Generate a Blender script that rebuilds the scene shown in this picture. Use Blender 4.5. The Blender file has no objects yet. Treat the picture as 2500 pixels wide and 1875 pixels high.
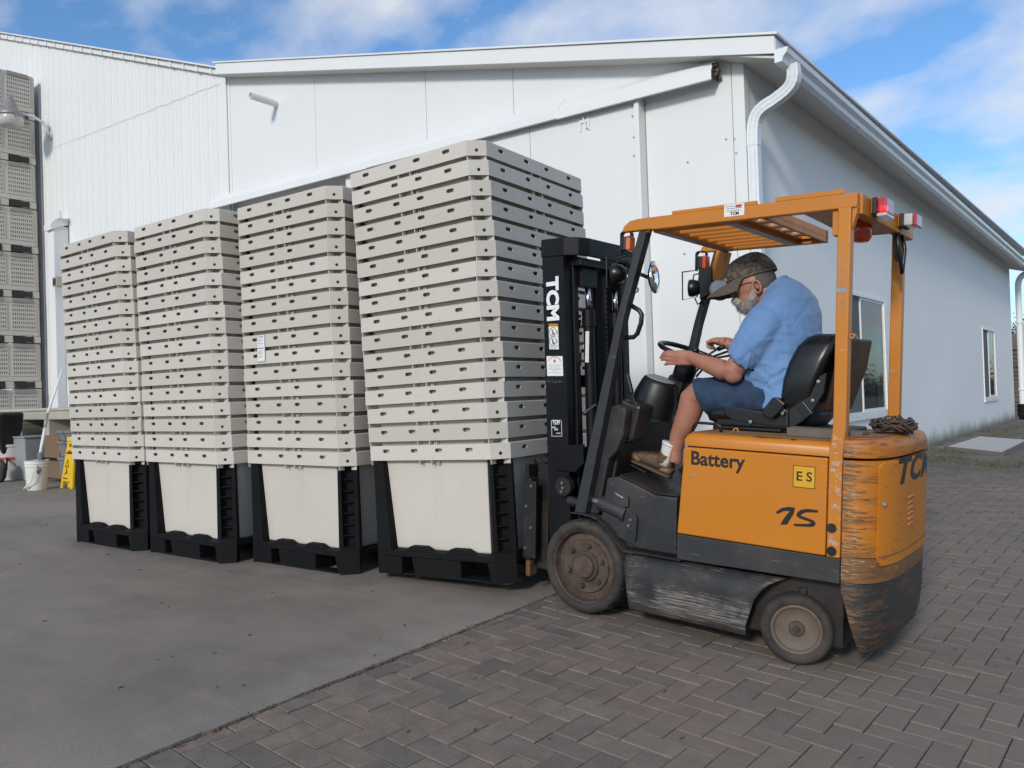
import bpy, bmesh, math, random
import numpy as np
from mathutils import Vector, Matrix, noise
random.seed(7)
R = math.radians
PI = math.pi
scene = bpy.context.scene
col = scene.collection

# ---------------------------------------------------------------- camera
CAM = Vector((0.0, 0.0, 1.25))
FOC = 1964.0                       # focal length in photo pixels (2500 wide)
w_ = Vector((-.032, 1, -.013)).normalized()
y_ = Vector((1600, 25.5, -1964)); y_ = (y_ - w_ * y_.dot(w_)).normalized()
x_ = y_.cross(w_)
rot = Matrix((x_, y_, w_))         # camera axes -> world axes
cam_d = bpy.data.cameras.new('camera')
cam_d.sensor_width = 36.0
cam_d.lens = 36.0 * FOC / 2500.0
cam_d.clip_start = 0.05
cam_d.clip_end = 3000.0
cam = bpy.data.objects.new('camera', cam_d)
cam.matrix_world = Matrix.Translation(CAM) @ rot.to_4x4()
col.objects.link(cam)
scene.camera = cam

# ---------------------------------------------------------------- light
SUN_DIR = Vector((-0.20, 0.86, -0.41)).normalized()     # the way the light travels
SUN_EL = math.asin(-SUN_DIR.z)
SUN_AZ = math.atan2(-SUN_DIR.x, -SUN_DIR.y)             # clockwise from +Y
world = bpy.data.worlds.new('World')
scene.world = world
world.use_nodes = True
wt = world.node_tree
wt.nodes.clear()
def wn(t, **k):
    n = wt.nodes.new(t)
    for a, b in k.items():
        setattr(n, a, b)
    return n
sky = wn('ShaderNodeTexSky', sky_type='NISHITA', sun_disc=False, sun_elevation=SUN_EL,
         sun_rotation=SUN_AZ, altitude=50, air_density=1.0, dust_density=0.6, ozone_density=2.2)
wout = wn('ShaderNodeOutputWorld')
bg = wn('ShaderNodeBackground')
bg.inputs['Strength'].default_value = 0.15
tc = wn('ShaderNodeTexCoord')
sep = wn('ShaderNodeSeparateXYZ')
wt.links.new(tc.outputs['Generated'], sep.inputs[0])
def wmath(op, a, b=None, c=None, clamp=False):
    n = wn('ShaderNodeMath', operation=op, use_clamp=clamp)
    for i, v in enumerate((a, b, c)):
        if v is None: continue
        if isinstance(v, (int, float)): n.inputs[i].default_value = v
        else: wt.links.new(v, n.inputs[i])
    return n.outputs[0]
zc = wmath('MAXIMUM', sep.outputs[2], 0.0)
zd = wmath('ADD', zc, 0.34)
px = wmath('DIVIDE', sep.outputs[0], zd)
py = wmath('DIVIDE', sep.outputs[1], zd)
cmb = wn('ShaderNodeCombineXYZ')
wt.links.new(px, cmb.inputs[0]); wt.links.new(py, cmb.inputs[1])
mp = wn('ShaderNodeMapping')
mp.inputs['Location'].default_value = (3.1, 7.4, 0.0)
mp.inputs['Rotation'].default_value = (0, 0, R(35))
mp.inputs['Scale'].default_value = (1.0, 1.25, 1.0)
wt.links.new(cmb.outputs[0], mp.inputs['Vector'])
n1 = wn('ShaderNodeTexNoise'); n1.inputs['Scale'].default_value = 3.1; n1.inputs['Detail'].default_value = 8; n1.inputs['Roughness'].default_value = .52; n1.inputs['Distortion'].default_value = .12
wt.links.new(mp.outputs[0], n1.inputs['Vector'])
r1 = wn('ShaderNodeValToRGB')
r1.color_ramp.elements[0].position = .395; r1.color_ramp.elements[0].color = (0, 0, 0, 1)
r1.color_ramp.elements[1].position = .64; r1.color_ramp.elements[1].color = (1, 1, 1, 1)
wt.links.new(n1.outputs['Fac'], r1.inputs['Fac'])
n2 = wn('ShaderNodeTexNoise'); n2.inputs['Scale'].default_value = 3.2; n2.inputs['Detail'].default_value = 6; n2.inputs['Roughness'].default_value = .6
wt.links.new(mp.outputs[0], n2.inputs['Vector'])
cc = wn('ShaderNodeMixRGB')
cc.inputs['Color1'].default_value = (4.4, 4.6, 5.0, 1)
cc.inputs['Color2'].default_value = (6.6, 6.6, 6.7, 1)
wt.links.new(n2.outputs['Fac'], cc.inputs['Fac'])
tint = wn('ShaderNodeMixRGB', blend_type='MULTIPLY'); tint.inputs['Fac'].default_value = 1
tint.inputs['Color2'].default_value = (.72, .98, 1.18, 1)
wt.links.new(sky.outputs[0], tint.inputs['Color1'])
cl = wn('ShaderNodeMixRGB')
fac = wmath('MULTIPLY', r1.outputs['Color'], 0.82)
wt.links.new(fac, cl.inputs['Fac'])
wt.links.new(tint.outputs[0], cl.inputs['Color1'])
wt.links.new(cc.outputs[0], cl.inputs['Color2'])
# below the horizon the world is earth
gm = wn('ShaderNodeMixRGB')
below = wmath('LESS_THAN', sep.outputs[2], -0.002)
wt.links.new(below, gm.inputs['Fac'])
wt.links.new(cl.outputs[0], gm.inputs['Color1'])
gm.inputs['Color2'].default_value = (.9, .9, .85, 1)
wt.links.new(gm.outputs[0], bg.inputs['Color'])
wt.links.new(bg.outputs[0], wout.inputs['Surface'])

sun_d = bpy.data.lights.new('sun', 'SUN')
sun_d.energy = 2.35
sun_d.angle = R(9)
sun_d.color = (1.0, .92, .81)
sun = bpy.data.objects.new('sun', sun_d)
sun.rotation_mode = 'QUATERNION'
sun.rotation_quaternion = SUN_DIR.to_track_quat('-Z', 'Y')
sun.location = (0, -20, 20)
col.objects.link(sun)
scene.view_settings.view_transform = 'Standard'
scene.view_settings.look = 'None'
scene.view_settings.exposure = 0.0
scene.view_settings.gamma = 1.0
scene.view_settings.use_curve_mapping = False

# ---------------------------------------------------------------- measuring: photo pixel -> point of the place
def ray(u, v):
    d = Vector((u - 1250.0, 937.5 - v, -FOC)) / FOC
    return rot @ d
def on_plane(u, v, n, p):
    n = Vector(n); d = ray(u, v)
    return CAM + d * (n.dot(Vector(p) - CAM) / n.dot(d))
S_ = 2500 / 2212
def atY(u, v, Y): return on_plane(u * S_, v * S_, (0, 1, 0), (0, Y, 0))
def atX(u, v, X): return on_plane(u * S_, v * S_, (1, 0, 0), (X, 0, 0))
def atZ(u, v, Z): return on_plane(u * S_, v * S_, (0, 0, 1), (0, 0, Z))

# ---------------------------------------------------------------- mesh helpers
LAST = [None]
class MB:
    def __init__(s):
        s.v = []; s.f = []; s.m = []
    def add(s, vs, fs, mi=0):
        o = len(s.v)
        s.v += [tuple(p) for p in vs]
        s.f += [tuple(i + o for i in f) for f in fs]
        s.m += [mi] * len(fs)
        return s
    def box(s, a, b, mi=0, M=None):
        x0, y0, z0 = a; x1, y1, z1 = b
        if x0 > x1: x0, x1 = x1, x0
        if y0 > y1: y0, y1 = y1, y0
        if z0 > z1: z0, z1 = z1, z0
        vs = [Vector(p) for p in ((x0,y0,z0),(x1,y0,z0),(x1,y1,z0),(x0,y1,z0),(x0,y0,z1),(x1,y0,z1),(x1,y1,z1),(x0,y1,z1))]
        if M is not None: vs = [M @ p for p in vs]
        return s.add(vs, [(0,3,2,1),(4,5,6,7),(0,1,5,4),(1,2,6,5),(2,3,7,6),(3,0,4,7)], mi)
    def beam(s, p, q, w, h, up=(0,0,1), mi=0):
        p = Vector(p); q = Vector(q); d = (q - p).normalized(); up = Vector(up)
        sd = d.cross(up)
        if sd.length < 1e-4: sd = d.cross(Vector((0,1,0)))
        sd.normalize(); u = sd.cross(d).normalized()
        vs = []
        for c in (p, q):
            for a, b in ((-1,-1),(1,-1),(1,1),(-1,1)):
                vs.append(c + sd * (w/2*a) + u * (h/2*b))
        return s.add(vs, [(0,1,2,3),(7,6,5,4),(0,4,5,1),(1,5,6,2),(2,6,7,3),(3,7,4,0)], mi)
    def prism(s, poly, axis, lo, hi, mi=0):
        # poly: 2D points; axis 0,1,2 is the extrusion axis; the other two axes take the 2D coords in order
        n = len(poly)
        def P(t, c):
            if axis == 0: return (c, t[0], t[1])
            if axis == 1: return (t[0], c, t[1])
            return (t[0], t[1], c)
        area = sum(poly[i][0]*poly[(i+1)%n][1] - poly[(i+1)%n][0]*poly[i][1] for i in range(n))
        if (area < 0) ^ (axis == 1): poly = poly[::-1]
        vs = [P(t, lo) for t in poly] + [P(t, hi) for t in poly]
        fs = [tuple(range(n))[::-1], tuple(range(n, 2*n))]
        for i in range(n):
            j = (i+1) % n
            fs.append((i, j, n+j, n+i))
        return s.add(vs, fs, mi)
    def loft(s, rings, close=True, cap=True, mi=0):
        n = len(rings[0]); vs = [p for r in rings for p in r]; fs = []
        for k in range(len(rings)-1):
            for i in range(n if close else n-1):
                j = (i+1) % n
                fs.append((k*n+i, k*n+j, (k+1)*n+j, (k+1)*n+i))
        if cap:
            fs.append(tuple(range(n))[::-1]); fs.append(tuple((len(rings)-1)*n + i for i in range(n)))
        return s.add(vs, fs, mi)
    def tube(s, pts, r, n=10, cap=True, mi=0, closed=False, flat=None):
        pts = [Vector(p) for p in pts]; N = len(pts)
        rr = r if isinstance(r, (list, tuple)) else [r]*N
        rings = []; up = None
        for i, p in enumerate(pts):
            if closed: t = (pts[(i+1)%N] - pts[i-1]).normalized()
            else: t = (pts[min(i+1,N-1)] - pts[max(i-1,0)]).normalized()
            if up is None:
                up = Vector((0,0,1)) if abs(t.z) < .9 else Vector((0,1,0))
            a = t.cross(up)
            if a.length < 1e-5: a = t.orthogonal()
            a.normalize(); up = a.cross(t).normalized()
            q = rr[i]; qa, qb = (q if isinstance(q, (tuple, list)) else (q, q))
            rings.append([p + a*(math.cos(2*PI*k/n)*qa) + up*(math.sin(2*PI*k/n)*qb) for k in range(n)])
        if closed:
            rings.append(rings[0]); return s.loft(rings, cap=False, mi=mi)
        return s.loft(rings, cap=cap, mi=mi)
    def cyl(s, p, q, r0, r1=None, n=20, mi=0, cap=True):
        return s.tube([p, q], [r0, r0 if r1 is None else r1], n, cap, mi)
    def lathe(s, prof, c, ax, n=36, mi=0, closed=False):
        # prof: (radius, distance along axis)
        c = Vector(c); ax = Vector(ax).normalized(); u = ax.orthogonal().normalized(); w = ax.cross(u)
        rings = [[c + ax*d + (u*math.cos(2*PI*k/n) + w*math.sin(2*PI*k/n))*r for k in range(n)] for r, d in prof]
        if closed: rings.append(rings[0])
        return s.loft(rings, cap=not closed, mi=mi)
    def sphere(s, c, r, n=16, mi=0):
        rx, ry, rz = r if isinstance(r, (tuple, list)) else (r, r, r)
        m = n//2; rings = []
        for i in range(1, m):
            t = PI*i/m
            rings.append([(c[0]+rx*math.sin(t)*math.cos(2*PI*k/n), c[1]+ry*math.sin(t)*math.sin(2*PI*k/n), c[2]-rz*math.cos(t)) for k in range(n)])
        return s.loft(rings, mi=mi)
    def mesh(s, name, mats, smooth=False):
        me = bpy.data.meshes.new(name)
        me.from_pydata(s.v, [], s.f)
        if not isinstance(mats, (list, tuple)): mats = [mats]
        for m in mats: me.materials.append(m)
        if len(mats) > 1: me.polygons.foreach_set('material_index', s.m)
        bm = bmesh.new(); bm.from_mesh(me)
        bmesh.ops.recalc_face_normals(bm, faces=bm.faces)
        bm.to_mesh(me); bm.free()
        if smooth: me.polygons.foreach_set('use_smooth', [True]*len(me.polygons))
        me.update()
        return me
    def build(s, name, mats, parent=None, bevel=0, smooth=False, seg=2, loc=None, ang=35):
        me = s.mesh(name, mats, smooth)
        o = bpy.data.objects.new(name, me)
        col.objects.link(o); LAST[0] = o
        if parent is not None: o.parent = parent
        if loc is not None: o.location = loc
        if bevel:
            b = o.modifiers.new('bevel', 'BEVEL'); b.width = bevel; b.segments = seg; b.limit_method = 'ANGLE'; b.angle_limit = R(ang)
            b.harden_normals = False
        if smooth == 'auto' or (smooth and bevel):
            pass
        return o
def auto_smooth(o, deg=35):
    me = o.data
    bm = bmesh.new(); bm.from_mesh(me)
    for e in bm.edges:
        e.smooth = not (len(e.link_faces) == 2 and e.calc_face_angle(0) > R(deg))
    for f in bm.faces: f.smooth = True
    bm.to_mesh(me); bm.free()
    return o
def apply_mods(o):
    dg = bpy.context.evaluated_depsgraph_get()
    dg.update()
    ev = o.evaluated_get(dg)
    me = bpy.data.meshes.new_from_object(ev, preserve_all_data_layers=True, depsgraph=dg)
    me.name = o.data.name
    o.modifiers.clear(); o.data = me
    return o
def tag(o, label=None, cat=None, group=None, kind=None):
    if label: o['label'] = label
    if cat: o['category'] = cat
    if group: o['group'] = group
    if kind: o['kind'] = kind
    return o
def empty(name, loc=(0,0,0), label=None, cat=None, group=None, parent=None):
    o = bpy.data.objects.new(name, None); o.empty_display_size = .2
    o.location = loc; col.objects.link(o)
    if parent is not None: o.parent = parent
    return tag(o, label, cat, group)
def inst(name, mesh, parent=None, loc=(0,0,0), rotz=0.0, scale=None):
    o = bpy.data.objects.new(name, mesh); col.objects.link(o)
    if parent is not None: o.parent = parent
    o.location = loc; o.rotation_euler = (0, 0, rotz)
    if scale: o.scale = scale
    return o
def text_mesh(txt, size, extrude=.0012, bold=0.0, shear=0.0, space=1.0):
    c = bpy.data.curves.new('letters', 'FONT'); c.body = txt; c.size = size; c.extrude = extrude
    c.offset = bold; c.shear = shear; c.space_character = space; c.resolution_u = 3
    c.align_x = 'CENTER'; c.align_y = 'CENTER'
    o = bpy.data.objects.new('letters', c); col.objects.link(o)
    dg = bpy.context.evaluated_depsgraph_get(); dg.update()
    me = bpy.data.meshes.new_from_object(o.evaluated_get(dg))
    bpy.data.objects.remove(o)
    return me
def letters(txt, size, origin, xdir, ydir, mat, parent, name='lettering', **k):
    me = text_mesh(txt, size, **k); me.materials.clear(); me.materials.append(mat)
    x = Vector(xdir).normalized(); y = Vector(ydir).normalized(); z = x.cross(y)
    M = Matrix((x, y, z)).transposed().to_4x4(); M.translation = Vector(origin)
    me.transform(M)
    o = bpy.data.objects.new(name, me); col.objects.link(o); o.parent = parent
    return o

# ---------------------------------------------------------------- materials
class NT:
    def __init__(s, name):
        s.mat = bpy.data.materials.new(name); s.mat.use_nodes = True
        s.t = s.mat.node_tree; s.t.nodes.clear()
        s.out = s.t.nodes.new('ShaderNodeOutputMaterial')
        s.b = s.t.nodes.new('ShaderNodeBsdfPrincipled')
        s.t.links.new(s.b.outputs[0], s.out.inputs[0])
        s.tc = s.t.nodes.new('ShaderNodeTexCoord')
        s.bh = None
    def set(s, key, v):
        i = s.b.inputs[key]
        if hasattr(v, 'is_linked') or hasattr(v, 'links'): s.t.links.new(v, i)
        elif isinstance(v, (tuple, list)) and len(v) == 3: i.default_value = (*v, 1) if i.type == 'RGBA' else v
        else: i.default_value = v
    def co(s, kind='Object', scale=(1,1,1), loc=(0,0,0), rot=(0,0,0)):
        m = s.t.nodes.new('ShaderNodeMapping')
        m.inputs['Scale'].default_value = scale; m.inputs['Location'].default_value = loc; m.inputs['Rotation'].default_value = rot
        if kind == 'World':
            g = s.t.nodes.new('ShaderNodeNewGeometry'); s.t.links.new(g.outputs['Position'], m.inputs[0])
        else: s.t.links.new(s.tc.outputs[kind], m.inputs[0])
        return m.outputs[0]
    def noise(s, vec, scale=5, detail=4, rough=.5, dist=0):
        n = s.t.nodes.new('ShaderNodeTexNoise')
        for k, v in (('Scale', scale), ('Detail', detail), ('Roughness', rough), ('Distortion', dist)): n.inputs[k].default_value = v
        s.t.links.new(vec, n.inputs['Vector']); return n.outputs['Fac']
    def voronoi(s, vec, scale=5, feature='F1', out='Distance'):
        n = s.t.nodes.new('ShaderNodeTexVoronoi'); n.feature = feature; n.inputs['Scale'].default_value = scale
        s.t.links.new(vec, n.inputs['Vector']); return n.outputs[out]
    def ramp(s, fac, p0, p1, c0=0.0, c1=1.0):
        n = s.t.nodes.new('ShaderNodeMapRange'); n.interpolation_type = 'SMOOTHSTEP'
        n.inputs['From Min'].default_value = p0; n.inputs['From Max'].default_value = p1
        n.inputs['To Min'].default_value = c0; n.inputs['To Max'].default_value = c1
        s.t.links.new(fac, n.inputs['Value']); return n.outputs[0]
    def math(s, op, a, b=0.0, clamp=False):
        n = s.t.nodes.new('ShaderNodeMath'); n.operation = op; n.use_clamp = clamp
        for i, v in enumerate((a, b)):
            if isinstance(v, (int, float)): n.inputs[i].default_value = v
            else: s.t.links.new(v, n.inputs[i])
        return n.outputs[0]
    def mix(s, fac, a, b, mode='MIX'):
        n = s.t.nodes.new('ShaderNodeMixRGB'); n.blend_type = mode
        for i, v in enumerate((fac, a, b)):
            if isinstance(v, (int, float)): n.inputs[i].default_value = v
            elif isinstance(v, (tuple, list)): n.inputs[i].default_value = (*v, 1) if len(v) == 3 else v
            else: s.t.links.new(v, n.inputs[i])
        return n.outputs[0]
    def xyz(s, vec):
        n = s.t.nodes.new('ShaderNodeSeparateXYZ'); s.t.links.new(vec, n.inputs[0]); return n.outputs
    def objrand(s):
        n = s.t.nodes.new('ShaderNodeObjectInfo'); return n.outputs['Random']
    def bump(s, h, strength=.3, dist=.01):
        n = s.t.nodes.new('ShaderNodeBump'); n.inputs['Strength'].default_value = strength; n.inputs['Distance'].default_value = dist
        s.t.links.new(h, n.inputs['Height'])
        if s.bh is not None: s.t.links.new(s.bh, n.inputs['Normal'])
        s.bh = n.outputs[0]; s.t.links.new(s.bh, s.b.inputs['Normal'])
def plain(name, c, rough=.5, metal=0.0, var=.12, vscale=6, bump=0.0, bscale=60, spec=None, emit=None, coord='Object'):
    n = NT(name)
    f = n.noise(n.co(coord), vscale, 5, .6)
    a = tuple(x*(1-var) for x in c); b = tuple(min(1, x*(1+var)) for x in c)
    n.set('Base Color', n.mix(f, a, b)); n.set('Metallic', metal)
    n.set('Roughness', n.ramp(f, .2, .8, max(0, rough-.06), min(1, rough+.08)))
    if spec is not None: n.set('Specular IOR Level', spec)
    if bump: n.bump(n.noise(n.co(coord), bscale, 4, .6), bump, .004)
    if emit: n.set('Emission Color', emit[0]); n.set('Emission Strength', emit[1])
    return n.mat
M = {}
# painted white cladding (smooth)
def wall_mat(name, base, grime=.5):
    n = NT(name); v = n.co('World')
    big = n.noise(n.co('World', (1, 1, .5)), .45, 4, .6)
    drip = n.noise(n.co('World', (5, 5, .22)), 1.6, 5, .65)
    spk = n.noise(v, 38, 3, .6)
    c = n.mix(n.ramp(big, .3, .75), tuple(x*.955 for x in base), base)
    c = n.mix(n.math('MULTIPLY', n.ramp(drip, .55, .8), .10*grime), c, (.36, .35, .33))
    c = n.mix(n.math('MULTIPLY', n.ramp(spk, .70, .76), .25*grime), c, (.35, .34, .32))
    n.set('Base Color', c); n.set('Roughness', .42); n.set('Specular IOR Level', .35)
    n.bump(n.noise(n.co('World', (1, 1, .45)), 1.5, 3, .5), .5, .03)
    return n.mat
M['wall'] = wall_mat('white_cladding', (.735, .74, .74))
M['trim'] = wall_mat('white_trim', (.745, .75, .75), .8)
# side wall of the hall: render with moss stains low down
n = NT('side_wall_paint'); v = n.co('World')
x, y, z = n.xyz(v)
big = n.noise(n.co('World', (1, .35, .8)), .6, 5, .6)
c = n.mix(n.ramp(big, .3, .75), (.76, .76, .765), (.82, .82, .82))
st = n.noise(n.co('World', (1, 1.2, .5)), 1.5, 5, .7)
low = n.ramp(z, .0, .75, 1, 0)
c = n.mix(n.math('MULTIPLY', n.ramp(n.math('ADD', n.math('MULTIPLY', low, .45), n.math('MULTIPLY', st, .6)), .52, .82), .8), c, (.30, .31, .24))
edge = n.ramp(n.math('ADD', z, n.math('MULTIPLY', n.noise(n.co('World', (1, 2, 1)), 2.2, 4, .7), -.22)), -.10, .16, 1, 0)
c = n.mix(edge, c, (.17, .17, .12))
n.set('Base Color', c); n.set('Roughness', .6)
n.bump(n.noise(v, 9, 5, .6), .2, .01)
M['side_wall'] = n.mat
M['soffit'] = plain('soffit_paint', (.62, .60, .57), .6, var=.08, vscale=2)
M['roof'] = plain('roof_sheet', (.72, .73, .74), .35, var=.05, vscale=1.2)
M['gutter'] = plain('gutter_paint', (.74, .77, .79), .3, var=.05, vscale=2)
M['dark_gap'] = plain('dark_gap', (.03, .03, .03), .8)
M['rust'] = plain('rusty_steel', (.16, .075, .035), .75, .4, var=.5, vscale=30, bump=.4)
M['galv'] = plain('galvanised_steel', (.30, .29, .28), .5, .5, var=.18, vscale=14)
# concrete
n = NT('concrete'); v = n.co('World')
a = n.noise(n.co('World', (.5, 1, 1)), .8, 6, .62, .4); b = n.noise(v, 3.2, 6, .65); g = n.noise(v, 85, 4, .75); pk = n.noise(v, 26, 4, .7)
c = n.mix(n.ramp(a, .36, .64), (.162, .141, .121), (.238, .207, .178))
c = n.mix(n.math('MULTIPLY', n.ramp(b, .35, .75), .45), c, (.300, .252, .212))
c = n.mix(n.math('MULTIPLY', n.ramp(n.noise(n.co('World', loc=(4, 2, 0)), .75, 5, .6), .45, .7), .55), c, (.142, .132, .120))
c = n.mix(n.math('MULTIPLY', n.ramp(n.noise(n.co('World', (1, 2.2, 1), loc=(9, 5, 0)), 1.7, 6, .65), .5, .72), .35), c, (.310, .250, .205))
# dusty light strip along the slab's edge and brownish dust
x, y, z = n.xyz(v)
ex = n.ramp(n.math('ADD', x, n.math('MULTIPLY', b, .6)), -3.15, -2.45, 0, 1)
c = n.mix(n.math('MULTIPLY', ex, .38), c, (.34, .31, .28))
c = n.mix(n.math('MULTIPLY', n.ramp(pk, .58, .70), .40), c, (.15, .13, .115))
c = n.mix(n.math('MULTIPLY', n.ramp(g, .42, .60), .34), c, (.12, .108, .097), 'MIX')
n.set('Base Color', c); n.set('Roughness', n.ramp(b, .2, .8, .62, .85)); n.set('Specular IOR Level', .3)
n.bump(g, .35, .002); n.bump(b, .12, .02)
M['concrete'] = n.mat
M['slab_edge'] = plain('slab_edge', (.22, .21, .20), .9, var=.4, vscale=20, bump=.5, coord='World')
# pavers: six colours, same recipe
def paver(name, base, k):
    n = NT(name); v = n.co('World', loc=(k*3.1, k*1.7, 0))
    rnd = n.objrand()
    g = n.noise(v, 240, 2, .6); sp = n.voronoi(v, 85, 'F1', 'Distance'); m = n.noise(v, 9, 5, .65); l = n.noise(n.co('World'), .7, 4, .55)
    c = n.mix(n.ramp(m, .3, .7), tuple(q*.78 for q in base), tuple(min(1, q*1.2) for q in base))
    c = n.mix(n.ramp(n.noise(v, 75, 3, .7), .38, .62, .35, 0), c, tuple(q*.62 for q in base)); late = n.ramp(sp, .10, .20, .65, 0)
    c = n.mix(n.ramp(g, .60, .75, 0, .5), c, tuple(q*.45 for q in base))
    x, y, z = n.xyz(n.co('World'))
    dust = n.math('MULTIPLY', n.ramp(x, -2.9, .3, .22, .85), n.ramp(l, .2, .6, .65, 1))
    c = n.mix(dust, c, (.208, .175, .145))
    c = n.mix(n.math('MULTIPLY', n.ramp(n.noise(n.co('World', (.6, 1, 1)), 1.9, 5, .6), .45, .8), .4), c, (.205, .166, .136))
    c = n.mix(late, c, (.36, .33, .30))
    n.set('Base Color', c); n.set('Roughness', .86); n.set('Specular IOR Level', .25)
    n.bump(g, .5, .003); n.bump(n.ramp(sp, .08, .2), .25, .002)
    return n.mat
pc = [(.130, .117, .106), (.160, .141, .124), (.198, .158, .134), (.208, .164, .137), (.208, .172, .137), (.182, .146, .122)]
M['pavers'] = [paver('paver_%s' % s, c, i) for i, (s, c) in enumerate(zip(('slate', 'grey', 'red', 'rose', 'tan', 'brown'), pc))]
M['joint'] = plain('joint_sand', (.040, .034, .029), .95, var=.4, vscale=40, bump=.5, coord='World')
n = NT('soil'); v = n.co('World')
a = n.noise(v, 1.2, 6, .6); b = n.noise(v, 22, 5, .7)
c = n.mix(n.ramp(a, .3, .7), (.105, .095, .080), (.165, .150, .128))
c = n.mix(n.ramp(b, .5, .75, 0, .6), c, (.07, .06, .05))
c = n.mix(n.ramp(n.noise(v, .8, 5, .7), .5, .72, 0, .6), c, (.07, .085, .035))
n.set('Base Color', c); n.set('Roughness', .95); n.bump(b, .6, .02)
M['soil'] = n.mat
n = NT('grass_blades'); v = n.co('World')
n.set('Base Color', n.mix(n.noise(v, 9, 3, .6), (.065, .070, .025), (.120, .125, .045))); n.set('Roughness', .7)
M['grass'] = n.mat
# beige moulded tub plastic
n = NT('beige_plastic'); v = n.co('World'); o = n.co('Object')
r = n.objrand()
c = n.mix(r, (.480, .440, .385), (.565, .526, .470))
c = n.mix(n.ramp(n.noise(v, 2.6, 4, .6), .35, .8, 0, .35), c, (.47, .45, .41))
c = n.mix(n.ramp(n.noise(n.co('World', (2, 2, 10)), 5, 6, .72), .60, .72, 0, .5), c, (.28, .26, .235))
c = n.mix(n.ramp(n.noise(v, 60, 3, .7), .66, .75, 0, .25), c, (.34, .32, .29))
c = n.mix(n.ramp(n.noise(n.co('World', (9, 9, 2.2)), 5, 5, .7), .66, .71, 0, .6), c, (.20, .18, .16))
x, y, z = n.xyz(o)
cc_ = n.ramp(n.math('ABSOLUTE', n.math('SUBTRACT', x, -.03)), .02, .17, 1, 0)
c = n.mix(n.math('MULTIPLY', n.math('MULTIPLY', cc_, n.math('MULTIPLY', n.ramp(z, .1, .56, .3, 1), n.ramp(z, .585, .60, 1, 0))), n.ramp(n.noise(n.co('Object', (18, 18, 1.2)), 1, 5, .7), .45, .75, 0, .55)), c, (.36, .31, .26))
n.set('Base Color', c); n.set('Roughness', n.ramp(n.noise(v, 5, 4, .6), .2, .8, .42, .62))
for gx_ in (-.09, .075):
    gl = n.ramp(n.math('ABSOLUTE', n.math('SUBTRACT', n.math('ADD', x, n.math('MULTIPLY', z, -.04)), gx_)), .0, .012, 1, 0)
    n.bump(n.math('MULTIPLY', gl, n.ramp(z, .57, .59, 1, 0)), -.8, .004)
n.set('Specular IOR Level', .4)
n.bump(n.noise(n.co('World'), 3, 3, .5), .2, .01)
M['beige'] = n.mat
# black moulded plastic
n = NT('black_plastic'); v = n.co('World')
c = n.mix(n.noise(v, 5, 5, .6), (.006, .006, .007), (.013, .013, .014))
c = n.mix(n.ramp(n.noise(n.co('World', (4, 4, 18)), 4, 5, .7), .62, .76, 0, .5), c, (.045, .042, .04))
n.set('Base Color', c); n.set('Roughness', .65); n.set('Specular IOR Level', .10); n.bump(n.noise(v, 90, 3, .6), .15, .003)
M['black'] = n.mat
# far, darker beige of the old vented bins
M['old_bin'] = plain('old_bin_plastic', (.54, .50, .44), .6, var=.12, vscale=3, coord='World')
M['old_bin_dark'] = plain('old_bin_dark', (.30, .27, .235), .7, var=.12, vscale=3, coord='World')

# ---- vehicle paints
def scratched(name, base, worn=(.30,.30,.31), amount=.5, rough=.42, rustc=(.12,.055,.025), rust=.2, dust=(.22,.17,.13), dustamt=.2, metal=0.0, sc=(1.6, 1.6, 34), zb=None, spec=None):
    n = NT(name); o = n.co('Object')
    c = n.mix(n.noise(o, 3, 4, .6), tuple(q*.88 for q in base), tuple(min(1, q*1.1) for q in base))
    dn = n.ramp(n.noise(n.co('Object', (2, 2, 2)), 1.6, 5, .65), .38, .78, 0, dustamt)
    c = n.mix(dn, c, dust)
    patch = n.noise(n.co('Object', loc=(5, 1, 2)), 4.5, 4, .6)
    s1 = n.noise(n.co('Object', sc), 3.1, 6, .72)
    s2 = n.noise(n.co('Object', (sc[0]*2.4, sc[1]*2.4, sc[2]*2.2), loc=(3, 3, 3)), 2.3, 6, .7)
    if zb:
        zz = n.xyz(n.co('Object'))[2]
        hit = n.math('MULTIPLY', n.ramp(zz, zb[0], zb[1]), n.ramp(zz, zb[2], zb[3], 1, 0))
        s1 = n.math('ADD', n.math('MULTIPLY', hit, .085), s1); patch = n.math('ADD', n.math('MULTIPLY', hit, .10), patch)
    f = n.math('MULTIPLY', n.ramp(s1, .66 - .08*amount, .70 - .08*amount), n.ramp(patch, .42, .62))
    f2 = n.math('MULTIPLY', n.ramp(s2, .68 - .06*amount, .71 - .06*amount), n.ramp(patch, .35, .6))
    c = n.mix(n.math('MULTIPLY', f, .85), c, worn); c = n.mix(n.math('MULTIPLY', f2, .7), c, tuple(min(1, q*1.3) for q in worn))
    rn = n.math('MULTIPLY', n.ramp(n.noise(n.co('Object', (3, 3, 9), loc=(1, 7, 3)), 3.3, 7, .75), .70 - .16*rust, .76 - .14*rust), min(1, .4 + rust))
    c = n.mix(rn, c, rustc)
    n.set('Base Color', c); n.set('Metallic', metal)
    if spec is not None: n.set('Specular IOR Level', spec)
    n.set('Roughness', n.math('ADD', n.math('MULTIPLY', dn, .5), rough))
    n.bump(f, -.25, .002); n.bump(rn, .3, .002); n.bump(n.noise(o, 5, 3, .5), .06, .02)
    return n.mat
ORANGE = (.52, .175, .006)
M['orange'] = scratched('orange_paint', ORANGE, (.42, .36, .28), .15, .38, rust=.05, dustamt=.10)
M['orange_worn'] = scratched('orange_paint_worn', (.50, .17, .008), (.40, .36, .33), .55, .45, rust=.45, dustamt=.25, sc=(1.5, 1.5, 26))
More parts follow.
